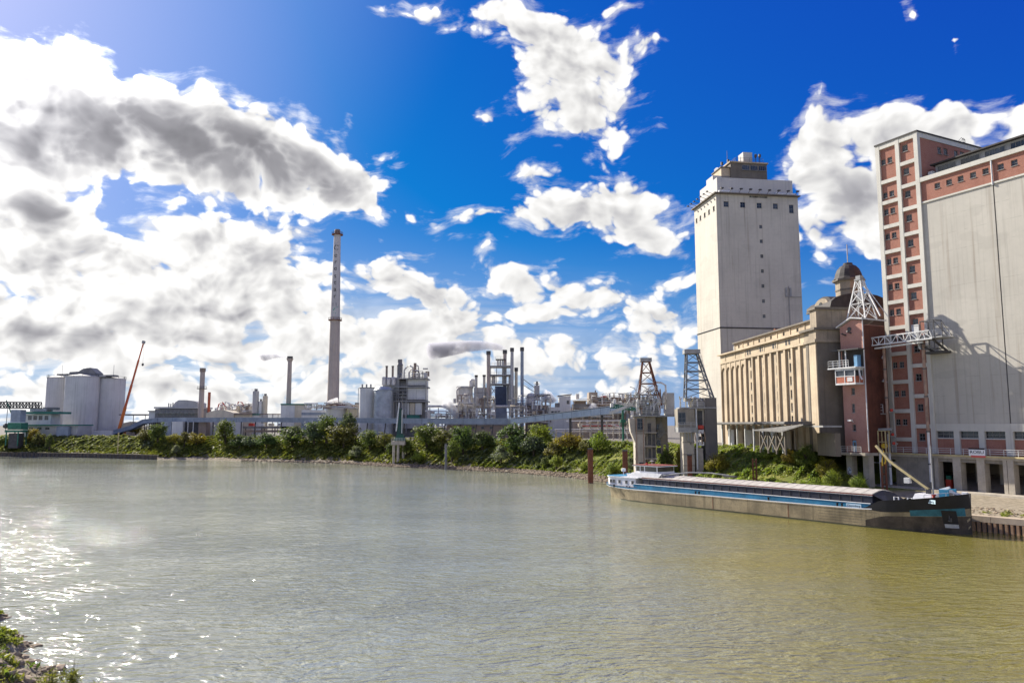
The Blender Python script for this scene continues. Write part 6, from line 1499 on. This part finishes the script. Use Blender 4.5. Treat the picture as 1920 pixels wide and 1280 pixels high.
# --- small pipework filling the yards between the vessels: every pipe a part
rgp = random.Random(21)
for pa, pb, pt0, pt1, D, n, lab in ((800, 850, 766, 808, 322, 46, 'low maze of pipes right of the process tower'), (848, 928, 736, 792, 320, 84, 'tangle of pipes below the evaporator vessels'), (950, 1032, 738, 792, 318, 66, 'tangle of pipes below the dryer plant'),
                               (400, 475, 756, 772, 384, 22, 'thin roof pipes over the beige halls'), (560, 672, 756, 766, 342, 26, 'roof pipes round the white tank'), (1075, 1200, 736, 800, 296, 54, 'rooftop pipes on the concrete works block'), (740, 800, 690, 708, 338, 18, 'roof pipes of the white process tower')):
    S = Site((pa + pb) / 2, D); t = thing('pipework', lab, 'pipework', S.loc, 0, 'pipework of the starch works')
    for i in range(n):
        x0 = rgp.uniform(pa, pb); L_ = rgp.uniform(.08, .4) * (pb - pa); x1 = min(pb, x0 + L_); y0 = rgp.uniform(pt0, pt1); y1 = min(pt1, y0 + rgp.uniform(4, 22)); w = rgp.choice((.9, 1.2, 1.6, 2.2, 3.0)); yy = rgp.uniform(-2.5, 3)
        m_ = rgp.choice((PIPE_M, PIPE_M, STEEL_W, STEEL_G, CLAD, BROWN, BEIGE)); k_ = rgp.random()
        if k_ < .45: pth(S, t, 'pipe', m_, [(x0, y1), (x0, y0), (x1, y0 + rgp.uniform(-1, 1)), (x1, y1)], w, yy, 6)
        elif k_ < .7: pth(S, t, 'pipe', m_, [(x0, y0), (x1, y0)], w, yy, 6)
        elif k_ < .86: cyl(S, t, 'vessel', m_, x0, rgp.uniform(3, 7), y0, y1, yy, rgp.choice(('dome', 'cone')), 12)
        else: blk(S, t, 'cabinet', m_, x0, x0 + rgp.uniform(3, 8), y0, y1, yy, 2.5)
# ------------------------------------------------------------------ vegetation, stones, piles
def proj(p):
    c, s = math.cos(PITCH), math.sin(PITCH)
    d = p[1] * c + (p[2] - CAMH) * s; v = -p[1] * s + (p[2] - CAMH) * c
    return 960 + FPX * p[0] / d, 640 - FPX * v / d
TS = np.linspace(1.0, 20.0, 1500)
def bank_at(px_, off):
    """the point of the bank at an inland offset that lies in the direction of photo column px"""
    best = None
    for t in TS:
        r_ = shore_at(t); z = bank_z(r_, off); p = bank_point(r_, off, z)
        if p[1] < 20: continue
        e = abs(proj(p)[0] - px_)
        if best is None or e < best[0]: best = (e, p)
    return Vector(best[1])
def quads_mesh(name, P, N, size, asp, m, rg):
    """leaf shaped quads at points P facing roughly N"""
    n = len(P)
    a = rg.normal(size=(n, 3)); t = np.cross(N, a); t /= np.linalg.norm(t, axis=1, keepdims=True) + 1e-9
    b = np.cross(N, t); b /= np.linalg.norm(b, axis=1, keepdims=True) + 1e-9
    s = (size * rg.uniform(.6, 1.4, n))[:, None]
    V = np.stack([P - t * s * asp * .5, P + b * s * .5 * .9, P + t * s * asp * .5, P - b * s * .5], 1).reshape(-1, 3)
    me = bpy.data.meshes.new(name)
    me.vertices.add(4 * n); me.vertices.foreach_set('co', V.astype(np.float32).ravel())
    me.loops.add(4 * n); me.loops.foreach_set('vertex_index', np.arange(4 * n, dtype=np.int32))
    me.polygons.add(n); me.polygons.foreach_set('loop_start', np.arange(0, 4 * n, 4, dtype=np.int32)); me.polygons.foreach_set('loop_total', np.full(n, 4, dtype=np.int32))
    me.update(calc_edges=True); me.validate()
    me.materials.append(m)
    return me
def crown_mesh(seed, n, m, leaf=.085, kind='round'):
    """foliage in a unit volume: many clumps of leaves round sub-branches, ragged outline"""
    rg = np.random.default_rng(seed)
    K = 46 if kind != 'shrub' else 34
    u = rg.normal(size=(K, 3)); u /= np.linalg.norm(u, axis=1, keepdims=True)
    rad = rg.uniform(.35, .92, K)[:, None]
    C = u * rad
    if kind == 'shrub': C[:, 2] = np.abs(C[:, 2]) * 1.1 - .1; C[:, :2] *= 1.0
    if kind == 'tall': C[:, :2] *= (1.0 - .55 * np.clip(C[:, 2:3], -.3, 1))
    w = rg.uniform(.5, 1.5, K); idx = rg.choice(K, n, p=w / w.sum())
    sg = rg.uniform(.11, .22, K)[idx][:, None]
    P = C[idx] + rg.normal(size=(n, 3)) * sg * np.array([1, 1, .72])
    keep = (np.linalg.norm(P, axis=1) < 1.12) & (P[:, 2] > -1.0)
    P = P[keep]; Cn = C[idx][keep]
    N = (P - Cn) * 1.2 + P * .7 + rg.normal(size=P.shape) * .45 + np.array([0, 0, .35])
    N /= np.linalg.norm(N, axis=1, keepdims=True)
    return quads_mesh('crown', P, N, leaf, 1.7, m, rg)
LV = {'dark': leaf_mat('leaf_dark', (.065, .10, .028), (.125, .165, .05)), 'grass': leaf_mat('leaf_grass', (.16, .19, .04), (.27, .27, .06), .35), 'mid': leaf_mat('leaf_mid', (.08, .12, .026), (.15, .185, .045)),
      'yellow': leaf_mat('leaf_yellow', (.16, .14, .025), (.30, .24, .04)), 'olive': leaf_mat('leaf_olive', (.10, .105, .028), (.19, .17, .05)),
      'bright': leaf_mat('leaf_bright', (.13, .20, .028), (.24, .29, .045)), 'silver': leaf_mat('leaf_silver', (.11, .13, .075), (.22, .24, .15)), 'blue': leaf_mat('leaf_bluish', (.075, .105, .055), (.135, .165, .09))}
BARK = mat('bark', (.085, .065, .045), rough=.9, var=.3, scale=1.5)
CROWN = {}
def crown(kind, leafm, v, near):
    key = (kind, leafm, v, near)
    if key not in CROWN: CROWN[key] = crown_mesh(hash((kind, v)) % 9999 + (5 if near else 0), 6500 if near else 2600, LV[leafm], .052 if near else .085, kind)
    return CROWN[key]
TRUNK = {}
def trunk(v):
    if v not in TRUNK:
        rg = random.Random(v); b = MB()
        pts = [(0, 0, 0), (rg.uniform(-.04, .04), rg.uniform(-.04, .04), .35), (rg.uniform(-.1, .1), rg.uniform(-.1, .1), .8)]
        b.tube(pts, .055, 7, .025)
        for i in range(6):
            a = rg.uniform(0, 6.28); z = rg.uniform(.15, .6); l = rg.uniform(.3, .55)
            b.tube([(0, 0, z), (math.cos(a) * l * .5, math.sin(a) * l * .5, z + .2), (math.cos(a) * l, math.sin(a) * l, z + .35)], .026, 5, .008)
        TRUNK[v] = b.mesh('trunk', BARK)
    return TRUNK[v]
NV = [0]
def tree(px_, off, wpx, hpx, leafm, kind, lab, cat='tree', grp=None, dy=0.0, lift=.0, name=None):
    """a tree or shrub standing on the bank, with its size read off in photo pixels"""
    p = bank_at(px_, off); D = p.y
    if px_ < 1030 and hpx > 30: hpx = hpx * (.74 if off >= 12 else .82)
    rx = wpx * D / FPX / 2; h = hpx * D / FPX
    NV[0] += 1; v = NV[0] % 4; near = D < 215
    t = thing(name or ('tree' if kind != 'shrub' else 'shrub'), lab, cat, (p.x, p.y, p.z - .3), random.Random(NV[0] * 7).uniform(0, 6.28), grp)
    c = link('crown', crown(kind, leafm, v, near), t)
    if kind == 'shrub': c.location = (0, 0, h * .40); c.scale = (rx, rx, h * .58)
    else: c.location = (0, 0, h * .56); c.scale = (rx, rx, h * .47)
    k = link('trunk', trunk(v), t); k.scale = (h * .9, h * .9, h)
    return t
GT, GS = 'trees along the far bank', 'shrubs along the far bank'
TREES = [
 (75, 11, 28, 34, 'olive', 'shrub', 'yellowish round shrub on the far bank left of the silos'), (92, 8, 16, 30, 'dark', 'tall', 'small dark conical bush on the far bank above the quay wall'),
 (10, 9, 34, 26, 'mid', 'shrub', 'green shrub at the far left edge of the bank'), (62, 14, 26, 40, 'yellow', 'round', 'brownish crowned small tree behind the shrub left of the silos'),
 (272, 16, 30, 36, 'olive', 'shrub', 'pale olive shrub beside the conveyor foot'), (296, 15, 36, 56, 'dark', 'round', 'dark round tree in front of the pale panel sheds'),
 (327, 13, 28, 36, 'yellow', 'shrub', 'yellow green bush right of the dark round tree'), (345, 12, 22, 30, 'olive', 'shrub', 'rusty olive bush between two yellow green bushes'), (368, 13, 34, 38, 'yellow', 'shrub', 'yellow green bush left of the tall green tree'),
 (330, 5, 18, 20, 'silver', 'shrub', 'small silvery bush low by the water line'), (421, 14, 42, 66, 'mid', 'tall', 'tall dense green tree in front of the beige hall'),
 (448, 11, 40, 34, 'dark', 'shrub', 'dark bush right of the tall dense green tree'), (470, 12, 44, 36, 'blue', 'shrub', 'bluish dark bush below the open pipe rack'), (500, 12, 46, 40, 'dark', 'shrub', 'dark spreading bush left of the big lumpy tree'),
 (548, 13, 62, 54, 'dark', 'round', 'big lumpy dark tree below the white block'), (590, 15, 50, 66, 'blue', 'round', 'upright bluish green tree left of the chimney foot'), (612, 17, 44, 72, 'mid', 'round', 'sunlit green tree in front of the chimney foot'),
 (645, 13, 66, 66, 'olive', 'round', 'large olive tree right of the chimney foot'), (650, 18, 36, 76, 'blue', 'round', 'bluish tree behind the large olive tree'), (668, 5, 28, 26, 'silver', 'shrub', 'pale silvery bush low on the bank by the loader'),
 (694, 12, 48, 52, 'mid', 'round', 'round green tree below the twin silos'), (722, 13, 40, 48, 'olive', 'round', 'yellowish tree just left of the green loader'), (735, 9, 26, 36, 'dark', 'shrub', 'dark bush behind the loader legs'),
 (762, 9, 34, 40, 'mid', 'shrub', 'green bush right of the loader legs'), (785, 5, 26, 24, 'bright', 'shrub', 'bright green small bush at the foot of the bank'), (800, 15, 58, 66, 'mid', 'round', 'broad green tree right of the green loader'), (828, 13, 44, 54, 'olive', 'round', 'olive tree behind the thin mooring post'),
 (868, 11, 56, 72, 'dark', 'round', 'very dark leafy tree left of the gap in the bank'), (848, 6, 30, 50, 'mid', 'round', 'light leaved young tree in front of the very dark tree'), (905, 14, 50, 52, 'dark', 'shrub', 'dark low bush in the gap of the bank'),
 (966, 12, 72, 78, 'dark', 'round', 'large dark tree in the middle of the far bank'), (940, 6, 40, 44, 'silver', 'shrub', 'grey green bush leaning in front of the large dark tree'), (1012, 17, 58, 60, 'bright', 'round', 'bright green tree right of the large dark tree'), (1000, 11, 56, 50, 'blue', 'shrub', 'dark bush below the bright green tree'),
 (1068, 15, 60, 40, 'yellow', 'shrub', 'broad golden bush at the corner of the grassy bank'), (1040, 10, 40, 34, 'olive', 'shrub', 'olive bush below the broad golden bush'), (1122, 15, 42, 44, 'bright', 'shrub', 'yellow green bush right of the golden bush'), (1100, 14, 30, 30, 'olive', 'shrub', 'low olive bush between the golden and yellow green bushes'),
 (1043, 4.2, 26, 32, 'bright', 'shrub', 'vivid green small bush near the stones'), (1022, 5, 20, 22, 'mid', 'shrub', 'small green bush left of the vivid green one'), (1095, 4.2, 18, 20, 'bright', 'shrub', 'small vivid bush beside the brown mooring pile'), (1150, 4.5, 26, 26, 'bright', 'shrub', 'light green bush above the barge stern'), (1190, 6, 34, 40, 'silver', 'shrub', 'grey green bush beside the first unloader'),
 (1252, 9, 34, 44, 'mid', 'round', 'young tree with open crown between the two unloaders'), (1275, 9, 20, 50, 'yellow', 'tall', 'slim yellow bush left of the second unloader'), (1240, 5, 34, 20, 'bright', 'shrub', 'green bush behind the wheelhouse'),
 (1342, 9.5, 46, 46, 'yellow', 'shrub', 'big golden bush right of the slab unloader'), 
 (1440, 17, 44, 22, 'bright', 'shrub', 'bright low bush in front of the braced shed'), (1482, 18, 30, 32, 'yellow', 'shrub', 'golden bush under the shed roof corner'), (1512, 19, 44, 48, 'mid', 'round', 'olive tree right of the braced shed'), (1552, 18, 40, 46, 'yellow', 'round', 'yellow green tree beside the narrow brick tower'),
 (1532, 10, 50, 34, 'bright', 'shrub', 'light yellow green bush left of the concrete legs'), (1562, 11, 36, 50, 'bright', 'shrub', 'tall yellowish bush touching the concrete legs'), (1505, 5, 56, 26, 'bright', 'shrub', 'grey green bramble bush behind the hatch covers'), (1550, 5, 44, 34, 'bright', 'shrub', 'leafy green bush nearest the concrete legs'), 
 (1612, 14, 34, 44, 'bright', 'shrub', 'green bush seen between the concrete legs'), (255, 62, 30, 22, 'yellow', 'round', 'distant brownish tree behind the flat shed')]
for px_, off, w_, h_, lm_, kd, lab in TREES:
    tree(px_, off, w_, h_, lm_, kd, lab, 'tree' if kd != 'shrub' else 'shrub', GT if kd != 'shrub' else GS)

# ground cover of grass, ivy and bramble on the banks: nobody could count it
def cover(name, t0, t1, o0, o1, n, size, leafm, seed, clump=.45, lift=.35):
    rg = np.random.default_rng(seed)
    ts = rg.uniform(t0, t1, n); of = rg.uniform(o0, o1, n)
    rows_ = np.array([shore_at(t) for t in ts])
    L = np.hypot(rows_[:, 2], rows_[:, 3])
    z = np.zeros(n)
    for k_, c_ in ((0, 4), (1, 5), (2, 6)):
        p = PROF[k_]; z += rows_[:, c_] * np.interp(of, [a for a, _ in p], [b for _, b in p])
    X_ = rows_[:, 0] + rows_[:, 2] / L * of; Y_ = rows_[:, 1] + rows_[:, 3] / L * of
    lump = np.sin(X_ * .9 + 1.7 * np.sin(Y_ * .33)) * np.cos(Y_ * .8 + np.sin(X_ * .41) * 1.3) + .6 * np.sin(X_ * 2.1 - Y_ * 1.7)
    keep = lump + rg.normal(size=n) * .5 > -clump
    hz = lambda x, y: (np.sin(x * .31 + 1.3) * np.cos(y * .27) + .6 * np.sin(x * .83 + y * .61) + .4 * np.cos(x * 1.7 - y * 1.3 + .7)) / 2
    z = z + hz(X_, Y_) * .45 + np.clip(lump, 0, 2) * lift * rg.uniform(.2, 1, n) + .08
    P = np.stack([X_, Y_, z], 1)[keep]
    N = rg.normal(size=P.shape) * .5 + np.array([-.35, .0, .85]); N /= np.linalg.norm(N, axis=1, keepdims=True)
    tag(link(name, quads_mesh(name, P, N, size, 1.6, LV[leafm], rg)), kind='stuff')
cover('bank_grass', 1.6, 11.8, 2.6, 24, 26000, .75, 'olive', 1)
cover('bank_bramble', 1.6, 11.8, 3.0, 20, 24000, .7, 'mid', 2, .1, .6)
cover('bank_grass', 1.6, 11.8, 5.0, 24, 16000, .6, 'grass', 22, .3, .5)
cover('bank_ivy', 1.6, 5.2, 9.0, 22, 14000, .8, 'silver', 8, -.2, .8)
cover('bank_grass', 11.2, 18.15, 2.6, 26, 60000, .36, 'grass', 3)
cover('bank_grass', 11.2, 18.15, 2.6, 26, 52000, .34, 'bright', 4, -.1, .45)
cover('bank_bramble', 11.2, 15.2, 3.2, 22, 16000, .40, 'mid', 5, -.25, .75)
cover('bank_bramble', 15.2, 18.15, 3.2, 22, 16000, .36, 'bright', 15, -.35, .7)
cover('bank_ivy', 11.0, 13.6, 6, 15, 9000, .5, 'silver', 6, -.4, .9)
cover('quay_weeds', 19.02, 20.8, 1.5, 5.0, 12000, .22, 'grass', 7, -.1, .4)
cover('quay_weeds', 19.02, 20.8, 1.5, 3.6, 8000, .2, 'bright', 17, -.2, .55)

# ---- stones
STONE = mat('bank_stone', (.27, .21, .14), rough=.9, var=.35, scale=.9, fine=.35, bump=.4, objvar=.3)
def stone_proto(seed):
    bm = bmesh.new(); bmesh.ops.create_icosphere(bm, subdivisions=1, radius=1.0); rg = random.Random(seed)
    for v in bm.verts:
        d = Vector(v.co); k = rg.uniform(.65, 1.15); v.co = Vector((d.x * k * 1.25, d.y * k, d.z * k * .7))
    me = bpy.data.meshes.new('stone'); bm.to_mesh(me); bm.free(); me.materials.append(STONE); return me
protos = [stone_proto(i) for i in range(6)]
pv = []
for me in protos:
    V = np.zeros(len(me.vertices) * 3); me.vertices.foreach_get('co', V); F_ = np.array([list(p.vertices) for p in me.polygons]); pv.append((V.reshape(-1, 3), F_))
def stones(name, items):
    VS = []; FS = []; o = 0
    for i, (x, y, z, s, a) in enumerate(items):
        V, F_ = pv[i % 6]; c, s_ = math.cos(a), math.sin(a)
        VS.append(V @ np.array([[c, s_, 0], [-s_, c, 0], [0, 0, 1]]) * s + np.array([x, y, z])); FS.append(F_ + o); o += len(V)
    me = bpy.data.meshes.new(name); me.from_pydata(np.concatenate(VS).tolist(), [], np.concatenate(FS).tolist()); me.materials.append(STONE)
    tag(link(name, me), kind='stuff')
rg_ = random.Random(3); it = []
while len(it) < 3400:
    t = rg_.uniform(7.5, 18.2); r_ = shore_at(t); of = rg_.betavariate(1.3, 2.2) * (3.6 if t > 9.5 else 2.4) - .2
    if t < 9.5 and rg_.random() < .55: continue
    p = bank_point(r_, of, bank_z(r_, of)); it.append((p[0], p[1], p[2] + .05, rg_.uniform(.18, .52), rg_.uniform(0, 6.28)))
stones('riprap', it)
it = []
for i in range(1100):
    t = rg_.uniform(19.02, 20.6); r_ = shore_at(t); of = rg_.uniform(1.5, 9); p = bank_point(r_, of, bank_z(r_, of)); it.append((p[0], p[1], p[2] + .02, rg_.uniform(.06, .22), rg_.uniform(0, 6.28)))
stones('quay_rubble', it)
# near bank: single stones one can pick out, small ones and grass between them
def nb_pt(t, of):
    w_ = of + 0.5 * math.sin(t * .7) + .35 * math.sin(t * 1.9 + 1)
    p = NB0 + NBd * t + NBn * w_
    z = float(np.interp(of, [a for a, _ in NBP], [b for _, b in NBP])); return p.x, p.y, z
nst = 0
for i in range(400):
    t = rg_.uniform(-6, 26); of = rg_.uniform(-.5, 5.0)
    if (of > .7 and t < 9) or (of > 3.2): continue
    if t < 9 and rg_.random() < .5: continue
    x, y, z = nb_pt(t, of); s = rg_.uniform(.2, .45)
    q_ = proj((x, y, z))
    if not (-40 < q_[0] < 240 and q_[1] < 1330): continue
    if nst > 70: break
    nst += 1
    o = link('stone', protos[i % 6], None, (x, y, z + s * .15)); o.scale = (s, s, s * rg_.uniform(.7, 1.1)); o.rotation_euler = (rg_.uniform(-.4, .4), rg_.uniform(-.4, .4), rg_.uniform(0, 6.28))
    tag(o, 'grey brown rough stone on the near bank at the water edge', 'stone', 'rough stones of the near bank')
it = [(*nb_pt(t, of), s, a) for t, of, s, a in ((rg_.uniform(-25, 45), rg_.uniform(-.8, 5), rg_.uniform(.06, .2), rg_.uniform(0, 6.28)) for _ in range(2600))]
stones('bank_rubble', it)
def near_grass(name, n, size, leafm, seed, o0, o1, t0, t1, lim):
    rg = np.random.default_rng(seed); t = rg.uniform(t0, t1, n); of = rg.uniform(o0, o1, n)
    P = np.array([nb_pt(a, b) for a, b in zip(t, of)]); lump = np.sin(P[:, 0] * 2.1) * np.cos(P[:, 1] * 1.7) + .5 * np.sin(P[:, 0] * 4.3 + P[:, 1] * 3.1)
    keep = lump + rg.normal(size=n) * .6 > lim; P[:, 2] += .1 + np.clip(lump, 0, 2) * .22 * rg.uniform(.2, 1, n)
    P = P[keep]; N = rg.normal(size=P.shape) * .8 + np.array([0, 0, .6]); N /= np.linalg.norm(N, axis=1, keepdims=True)
    tag(link(name, quads_mesh(name, P, N, size, 2.4, LV[leafm], rg)), kind='stuff')
near_grass('near_grass', 30000, .17, 'grass', 11, .5, 12, -20, 11, -.8)
near_grass('near_grass', 16000, .17, 'bright', 14, .5, 12, -20, 10, -.2)
near_grass('near_grass', 12000, .15, 'mid', 12, .8, 12, -20, 22, .3)
near_grass('near_grass', 16000, .15, 'grass', 13, 1.6, 10, 8, 40, -.1)
# willow herbs in the lower left corner
def willow(px_, py_top, D, n, lab, seed):
    top = A(px_, py_top, D); rg = np.random.default_rng(seed)
    base = Vector((top.x - .3, D - .2, -.4)); t = thing('willow_shoot', lab, 'plant', base, 0, 'willow shoots at the near water edge')
    st = MB(); P = []; N = []
    for i in range(n):
        a = rg.uniform(0, 6.28); sp = rg.uniform(.1, .9); hgt = (top.z + .4) * rg.uniform(.85, 1.12); tipx, tipy = math.cos(a) * sp, math.sin(a) * sp
        pts = [(tipx * .15, tipy * .15, 0), (tipx * .5, tipy * .5, hgt * .55), (tipx, tipy, hgt)]
        st.tube(pts, .018, 4, .006)
        for k_ in range(30):
            f = .25 + .75 * k_ / 46; b0 = rg.uniform(0, 6.28)
            c = Vector(pts[1]).lerp(Vector(pts[2]), (f - .5) * 2) if f > .5 else Vector(pts[0]).lerp(Vector(pts[1]), f * 2)
            P.append((c.x + math.cos(b0) * .13, c.y + math.sin(b0) * .13, c.z + .05)); N.append((-math.cos(b0) * .5 + rg.normal() * .3, -math.sin(b0) * .5 + rg.normal() * .3, .8))
    st.build('stem', BARK, t); P = np.array(P); N = np.array(N); N /= np.linalg.norm(N, axis=1, keepdims=True)
    o = link('foliage', quads_mesh('foliage', P, N, .085, 5.5, LV['grass'], rg), t)
willow(112, 1243, 40.6, 9, 'leafy willow shoot at the lower left, left one of three', 1)
willow(150, 1238, 40.4, 10, 'leafy willow shoot at the lower left, tallest middle one', 2)
willow(190, 1266, 40.2, 5, 'leafy willow shoot at the lower left, small right one', 3)

# ---- sheet piling of the near quay
SP = Frame(61.4, 103.5, 0, .604, -.799)
sp = thing('sheet_pile_wall', 'rusty sheet pile quay wall with a broad concrete capping beam beside the bow', 'quay wall', SP.O, SP.a)
PILE = mat('sheet_pile', (.46, .29, .17), rough=.85, var=.35, scale=.8, streak=.5, fine=.3)
MB().box(-22, 60, .12, .5, -2, 1.25).build('back_sheet', STEEL_D, sp)
pm = MB().prism([(-.20, .11), (-.15, -.24), (.15, -.24), (.20, .11)], -1.5, 1.22).mesh('sheet_pile', PILE)
for i in range(64): link('sheet_pile', pm, sp, (-21 + i * .66, 0, 0))
for a_, b_ in ((-22, -9.05), (-9, 2.95), (3, 14.95), (15, 26.95), (27, 60)): MB().box(a_, b_, -.25, 1.5, 1.25, 2.02).build('capping_beam', mat('cap_concrete', (.42, .34, .25), var=.15, scale=.4, streak=.3, fine=.2, bump=.2) if 'cap_concrete' not in MATS else MATS['cap_concrete'], sp)
# ---- low far quay wall
q0, q1 = Vector((-300, 366, 0)), Vector((-150, 315.4, 0))
QT = mat('quay_timber', (.11, .09, .07), rough=.9, var=.35, scale=.6, streak=.5)
fq = thing('far_quay_wall', 'low dark timber faced quay wall along the far left bank', 'quay wall', (0, 0, 0))
sp_pts = [Vector((r[0], r[1], 0)) for r in SHORE[1:7]]
for a_, b_ in zip(sp_pts[:-1], sp_pts[1:]):
    d = (b_ - a_); n = Vector((d.y, -d.x, 0)).normalized() * .25
    MB().bar(a_ + n + Vector((0, 0, .5)), b_ + n + Vector((0, 0, .5)), .3, 2.2).build('wall_section', QT, fq)
    MB().bar(a_ + n + Vector((0, 0, 1.75)), b_ + n + Vector((0, 0, 1.75)), .8, .3).build('coping', QT, fq)
pb = MB(); L_ = 0
for a_, b_ in zip(sp_pts[1:-1], sp_pts[2:]):
    d = (b_ - a_); n = Vector((d.y, -d.x, 0)).normalized() * .5; k = int(d.length / 2.2)
    for i in range(k):
        p = a_ + d * (i / k) + n; pb.bar((p.x, p.y, -1), (p.x, p.y, 1.6), .3)
tag(pb.build('timber_post', STEEL_D, fq), kind='stuff')
p = bank_at(221, 2.0); pl_ = thing('marker_post', 'thin yellow marker post on the far quay', 'post', p); MB().bar((0, 0, 0), (0, 0, 9.0), .3).build('post', STEEL_Y, pl_); MB().box(-.3, .3, -.1, .1, 8.4, 9.1).build('board', STEEL_Y, pl_)
# ---- mooring piles
def pile(px_, pt, D, wpx, lab, m=RUST, zb=-2.0):
    o = A(px_, 860, D); t = thing('mooring_pile', lab, 'mooring pile', (o.x, D, zb), R(-15), 'mooring piles'); w = wpx * D / FPX / 2; h = A(px_, pt, D).z - zb
    MB().prism([(-w, -w * .8), (-w * .7, -w), (w * .7, -w), (w, -w * .8), (w, w * .8), (w * .7, w), (-w * .7, w), (-w, w * .8)], 0, h - .3).build('shaft', m, t)
    MB().box(-w * 1.04, w * 1.04, -w * 1.04, w * 1.04, h - .3, h).build('cap', STEEL_D, t)
pile(1107, 840, 186, 9, 'tall brown mooring pile standing free in the water left of the barge')
pile(1172, 843, 172, 9, 'brown mooring pile in front of the green crane pillar')
pile(1293, 851, 150, 8.5, 'rusty mooring pile right behind the barge wheelhouse', RUST)
pile(836, 831, 241, 4, 'thin grey mooring post before the dark trees', CLAD_D)
def frame_pile(px_, pt, D, wpx, lab, extra=False):
    o = A(px_, 880, D); t = thing('frame_pile', lab, 'mooring pile', (o.x, D, -2.0), R(-20), 'mooring piles'); w = wpx * D / FPX / 2; h = A(px_, pt, D).z + 2
    for x in (-w * .65, w * .65): MB().box(x - w * .3, x + w * .3, -.3, .3, 0, h).build('post', RUST, t)
    for f in (.45, .62, .8, .96): MB().box(-w * .34, w * .34, -.2, .2, h * f - .25, h * f + .05).build('rung', RUST, t)
    return t, h, w
frame_pile(1415, 860, 146, 9, 'rusty ladder shaped twin pile on the grassy slope behind the barge')
t, h, w = frame_pile(1657, 866, 131, 11, 'rusty ladder shaped twin pile with a yellow hook beside the brick tower legs')
MB().tube([(-.2, -.5, h - .6), (-.25, -.5, h + .2), (.1, -.5, h + 1.9), (.3, -.5, h + .2), (.1, -.5, h - .3)], .12, 7).build('hook', YELLOW, t)
# small crane gear between the two brick towers
t = thing('hoist_frame', 'yellowed steel hoist frame with a yellow reel between the brick towers', 'hoist', BF.w(-19.8, -3.4, 0), BF.a)
hf = MB()
for x in (-.9, .6):
    for y in (-.5, .5): hf.bar((x, y, 9.0), (x, y, 13.0), .16)
for z in (9.1, 11, 13): 
    for y in (-.5, .5): hf.bar((-.9, y, z), (.6, y, z), .14)
hf.build('frame', STEEL_Y, t); MB().lathe([(.45, -.3), (.45, .3)], 14).build('reel', YELLOW, t, loc=(0, -.1, 10.3)).rotation_euler = (math.pi / 2, 0, 0)
MB().bar((-4.4, 0, 13.1), (1.2, .5, 13.3), .4, .45).build('beam', STEEL_G, t); MB().box(-4.9, -4.4, -.25, .25, 12.9, 13.5).build('beam_lamp', STEEL_W, t)
MB().tube([(-2.6, 0, 8.9), (-2.6, 0, 7.2), (-.9, 0, 7.2), (-.9, 0, 8.8)], .12, 7).build('guard_pipe', STEEL_W, t)
MB().tube([(-.9, -.3, 9.0), (-.9, -.3, 2.5)], .14, 8).build('stand_pipe', STEEL_W, t)
# ---- red container with litter bin in the first opening
t = thing('fire_box', 'small red equipment box under the loading platform', 'box', BF.w(-11.9, 1.6, 2.9), BF.a)
MB().box(-.1, .9, 0, .6, 0, 1.7).build('case', RED, t); MB().box(.0, .8, .05, .55, 1.7, 2.4).build('lid', GREEN_P, t)

# ------------------------------------------------------------------ steam and smoke
def steam(name, lab, pts, r0, r1, dens, col=(1, 1, 1), seed=0, absorb=None):
    """a closed puffy hull with noisy vapour inside"""
    b = MB(); n = 12; P = [Vector(p) for p in pts]
    lo = Vector([min(p[i] for p in P) for i in range(3)]) - Vector((r1, r1, r1)) * 1.3; hi = Vector([max(p[i] for p in P) for i in range(3)]) + Vector((r1, r1, r1)) * 1.3
    b.tube(P, r0, n, r1)
    o = b.build(name, vapour(name + str(seed), dens, col, (r0 + r1) / 2, seed))
    tag(o, lab, 'steam', 'vapour plumes of the works')
    return o
def vapour(name, dens, col, sc, seed):
    m = bpy.data.materials.new(name); m.use_nodes = True; k = NT(m.node_tree); k.n.clear()
    tc = k.new('ShaderNodeTexCoord').outputs['Object']
    n = k.noise(k.mapping(tc, (seed * 7.7, 0, 0)), .42 / max(.5, sc) * 1.2, 5, .62)
    d = k.m('MULTIPLY', k.ss(n, .30, .58), dens)
    v = k.new('ShaderNodeVolumePrincipled'); v.inputs['Color'].default_value = (*col, 1); k.l.new(d, v.inputs['Density']); v.inputs['Anisotropy'].default_value = .35
    o = k.new('ShaderNodeOutputMaterial'); k.l.new(v.outputs[0], o.inputs['Volume'])
    return m
steam('steam_plume', 'long grey plume drifting left from the tall boiler stacks', [A(947, 656, 336), A(936, 651, 335.5), A(915, 648, 335), A(890, 648, 335), A(862, 651, 336), A(835, 655, 337), A(805, 659, 339)], 1.0, 4.0, .55, (.62, .62, .68), 1)
steam('steam_plume', 'short grey plume drifting left from the medium brown chimney', [A(537, 667, 370), A(522, 665, 371), A(505, 667, 373), A(485, 670, 376)], .9, 2.6, .6, (.95, .95, .97), 2)
steam('steam_plume', 'white steam cloud rising left of the evaporator plant', [A(856, 785, 318), A(852, 772, 318), A(846, 762, 319), A(836, 755, 321)], 1.3, 2.6, .8, (1, 1, 1), 3)
steam('steam_plume', 'white steam cloud beside the dryer plant', [A(1030, 764, 320), A(1036, 752, 320), A(1028, 744, 321), A(1018, 741, 322)], 1.6, 3.0, .8, (1, 1, 1), 4)
steam('steam_plume', 'white steam puff in front of the concrete works block', [A(1100, 776, 292), A(1108, 768, 292), A(1116, 762, 293)], 1.0, 2.0, .8, (1, 1, 1), 5)
steam('steam_plume', 'small white steam puff at the foot of the tall lettered chimney', [A(612, 756, 345), A(622, 752, 345), A(634, 750, 346)], .7, 1.4, .7, (1, 1, 1), 6)
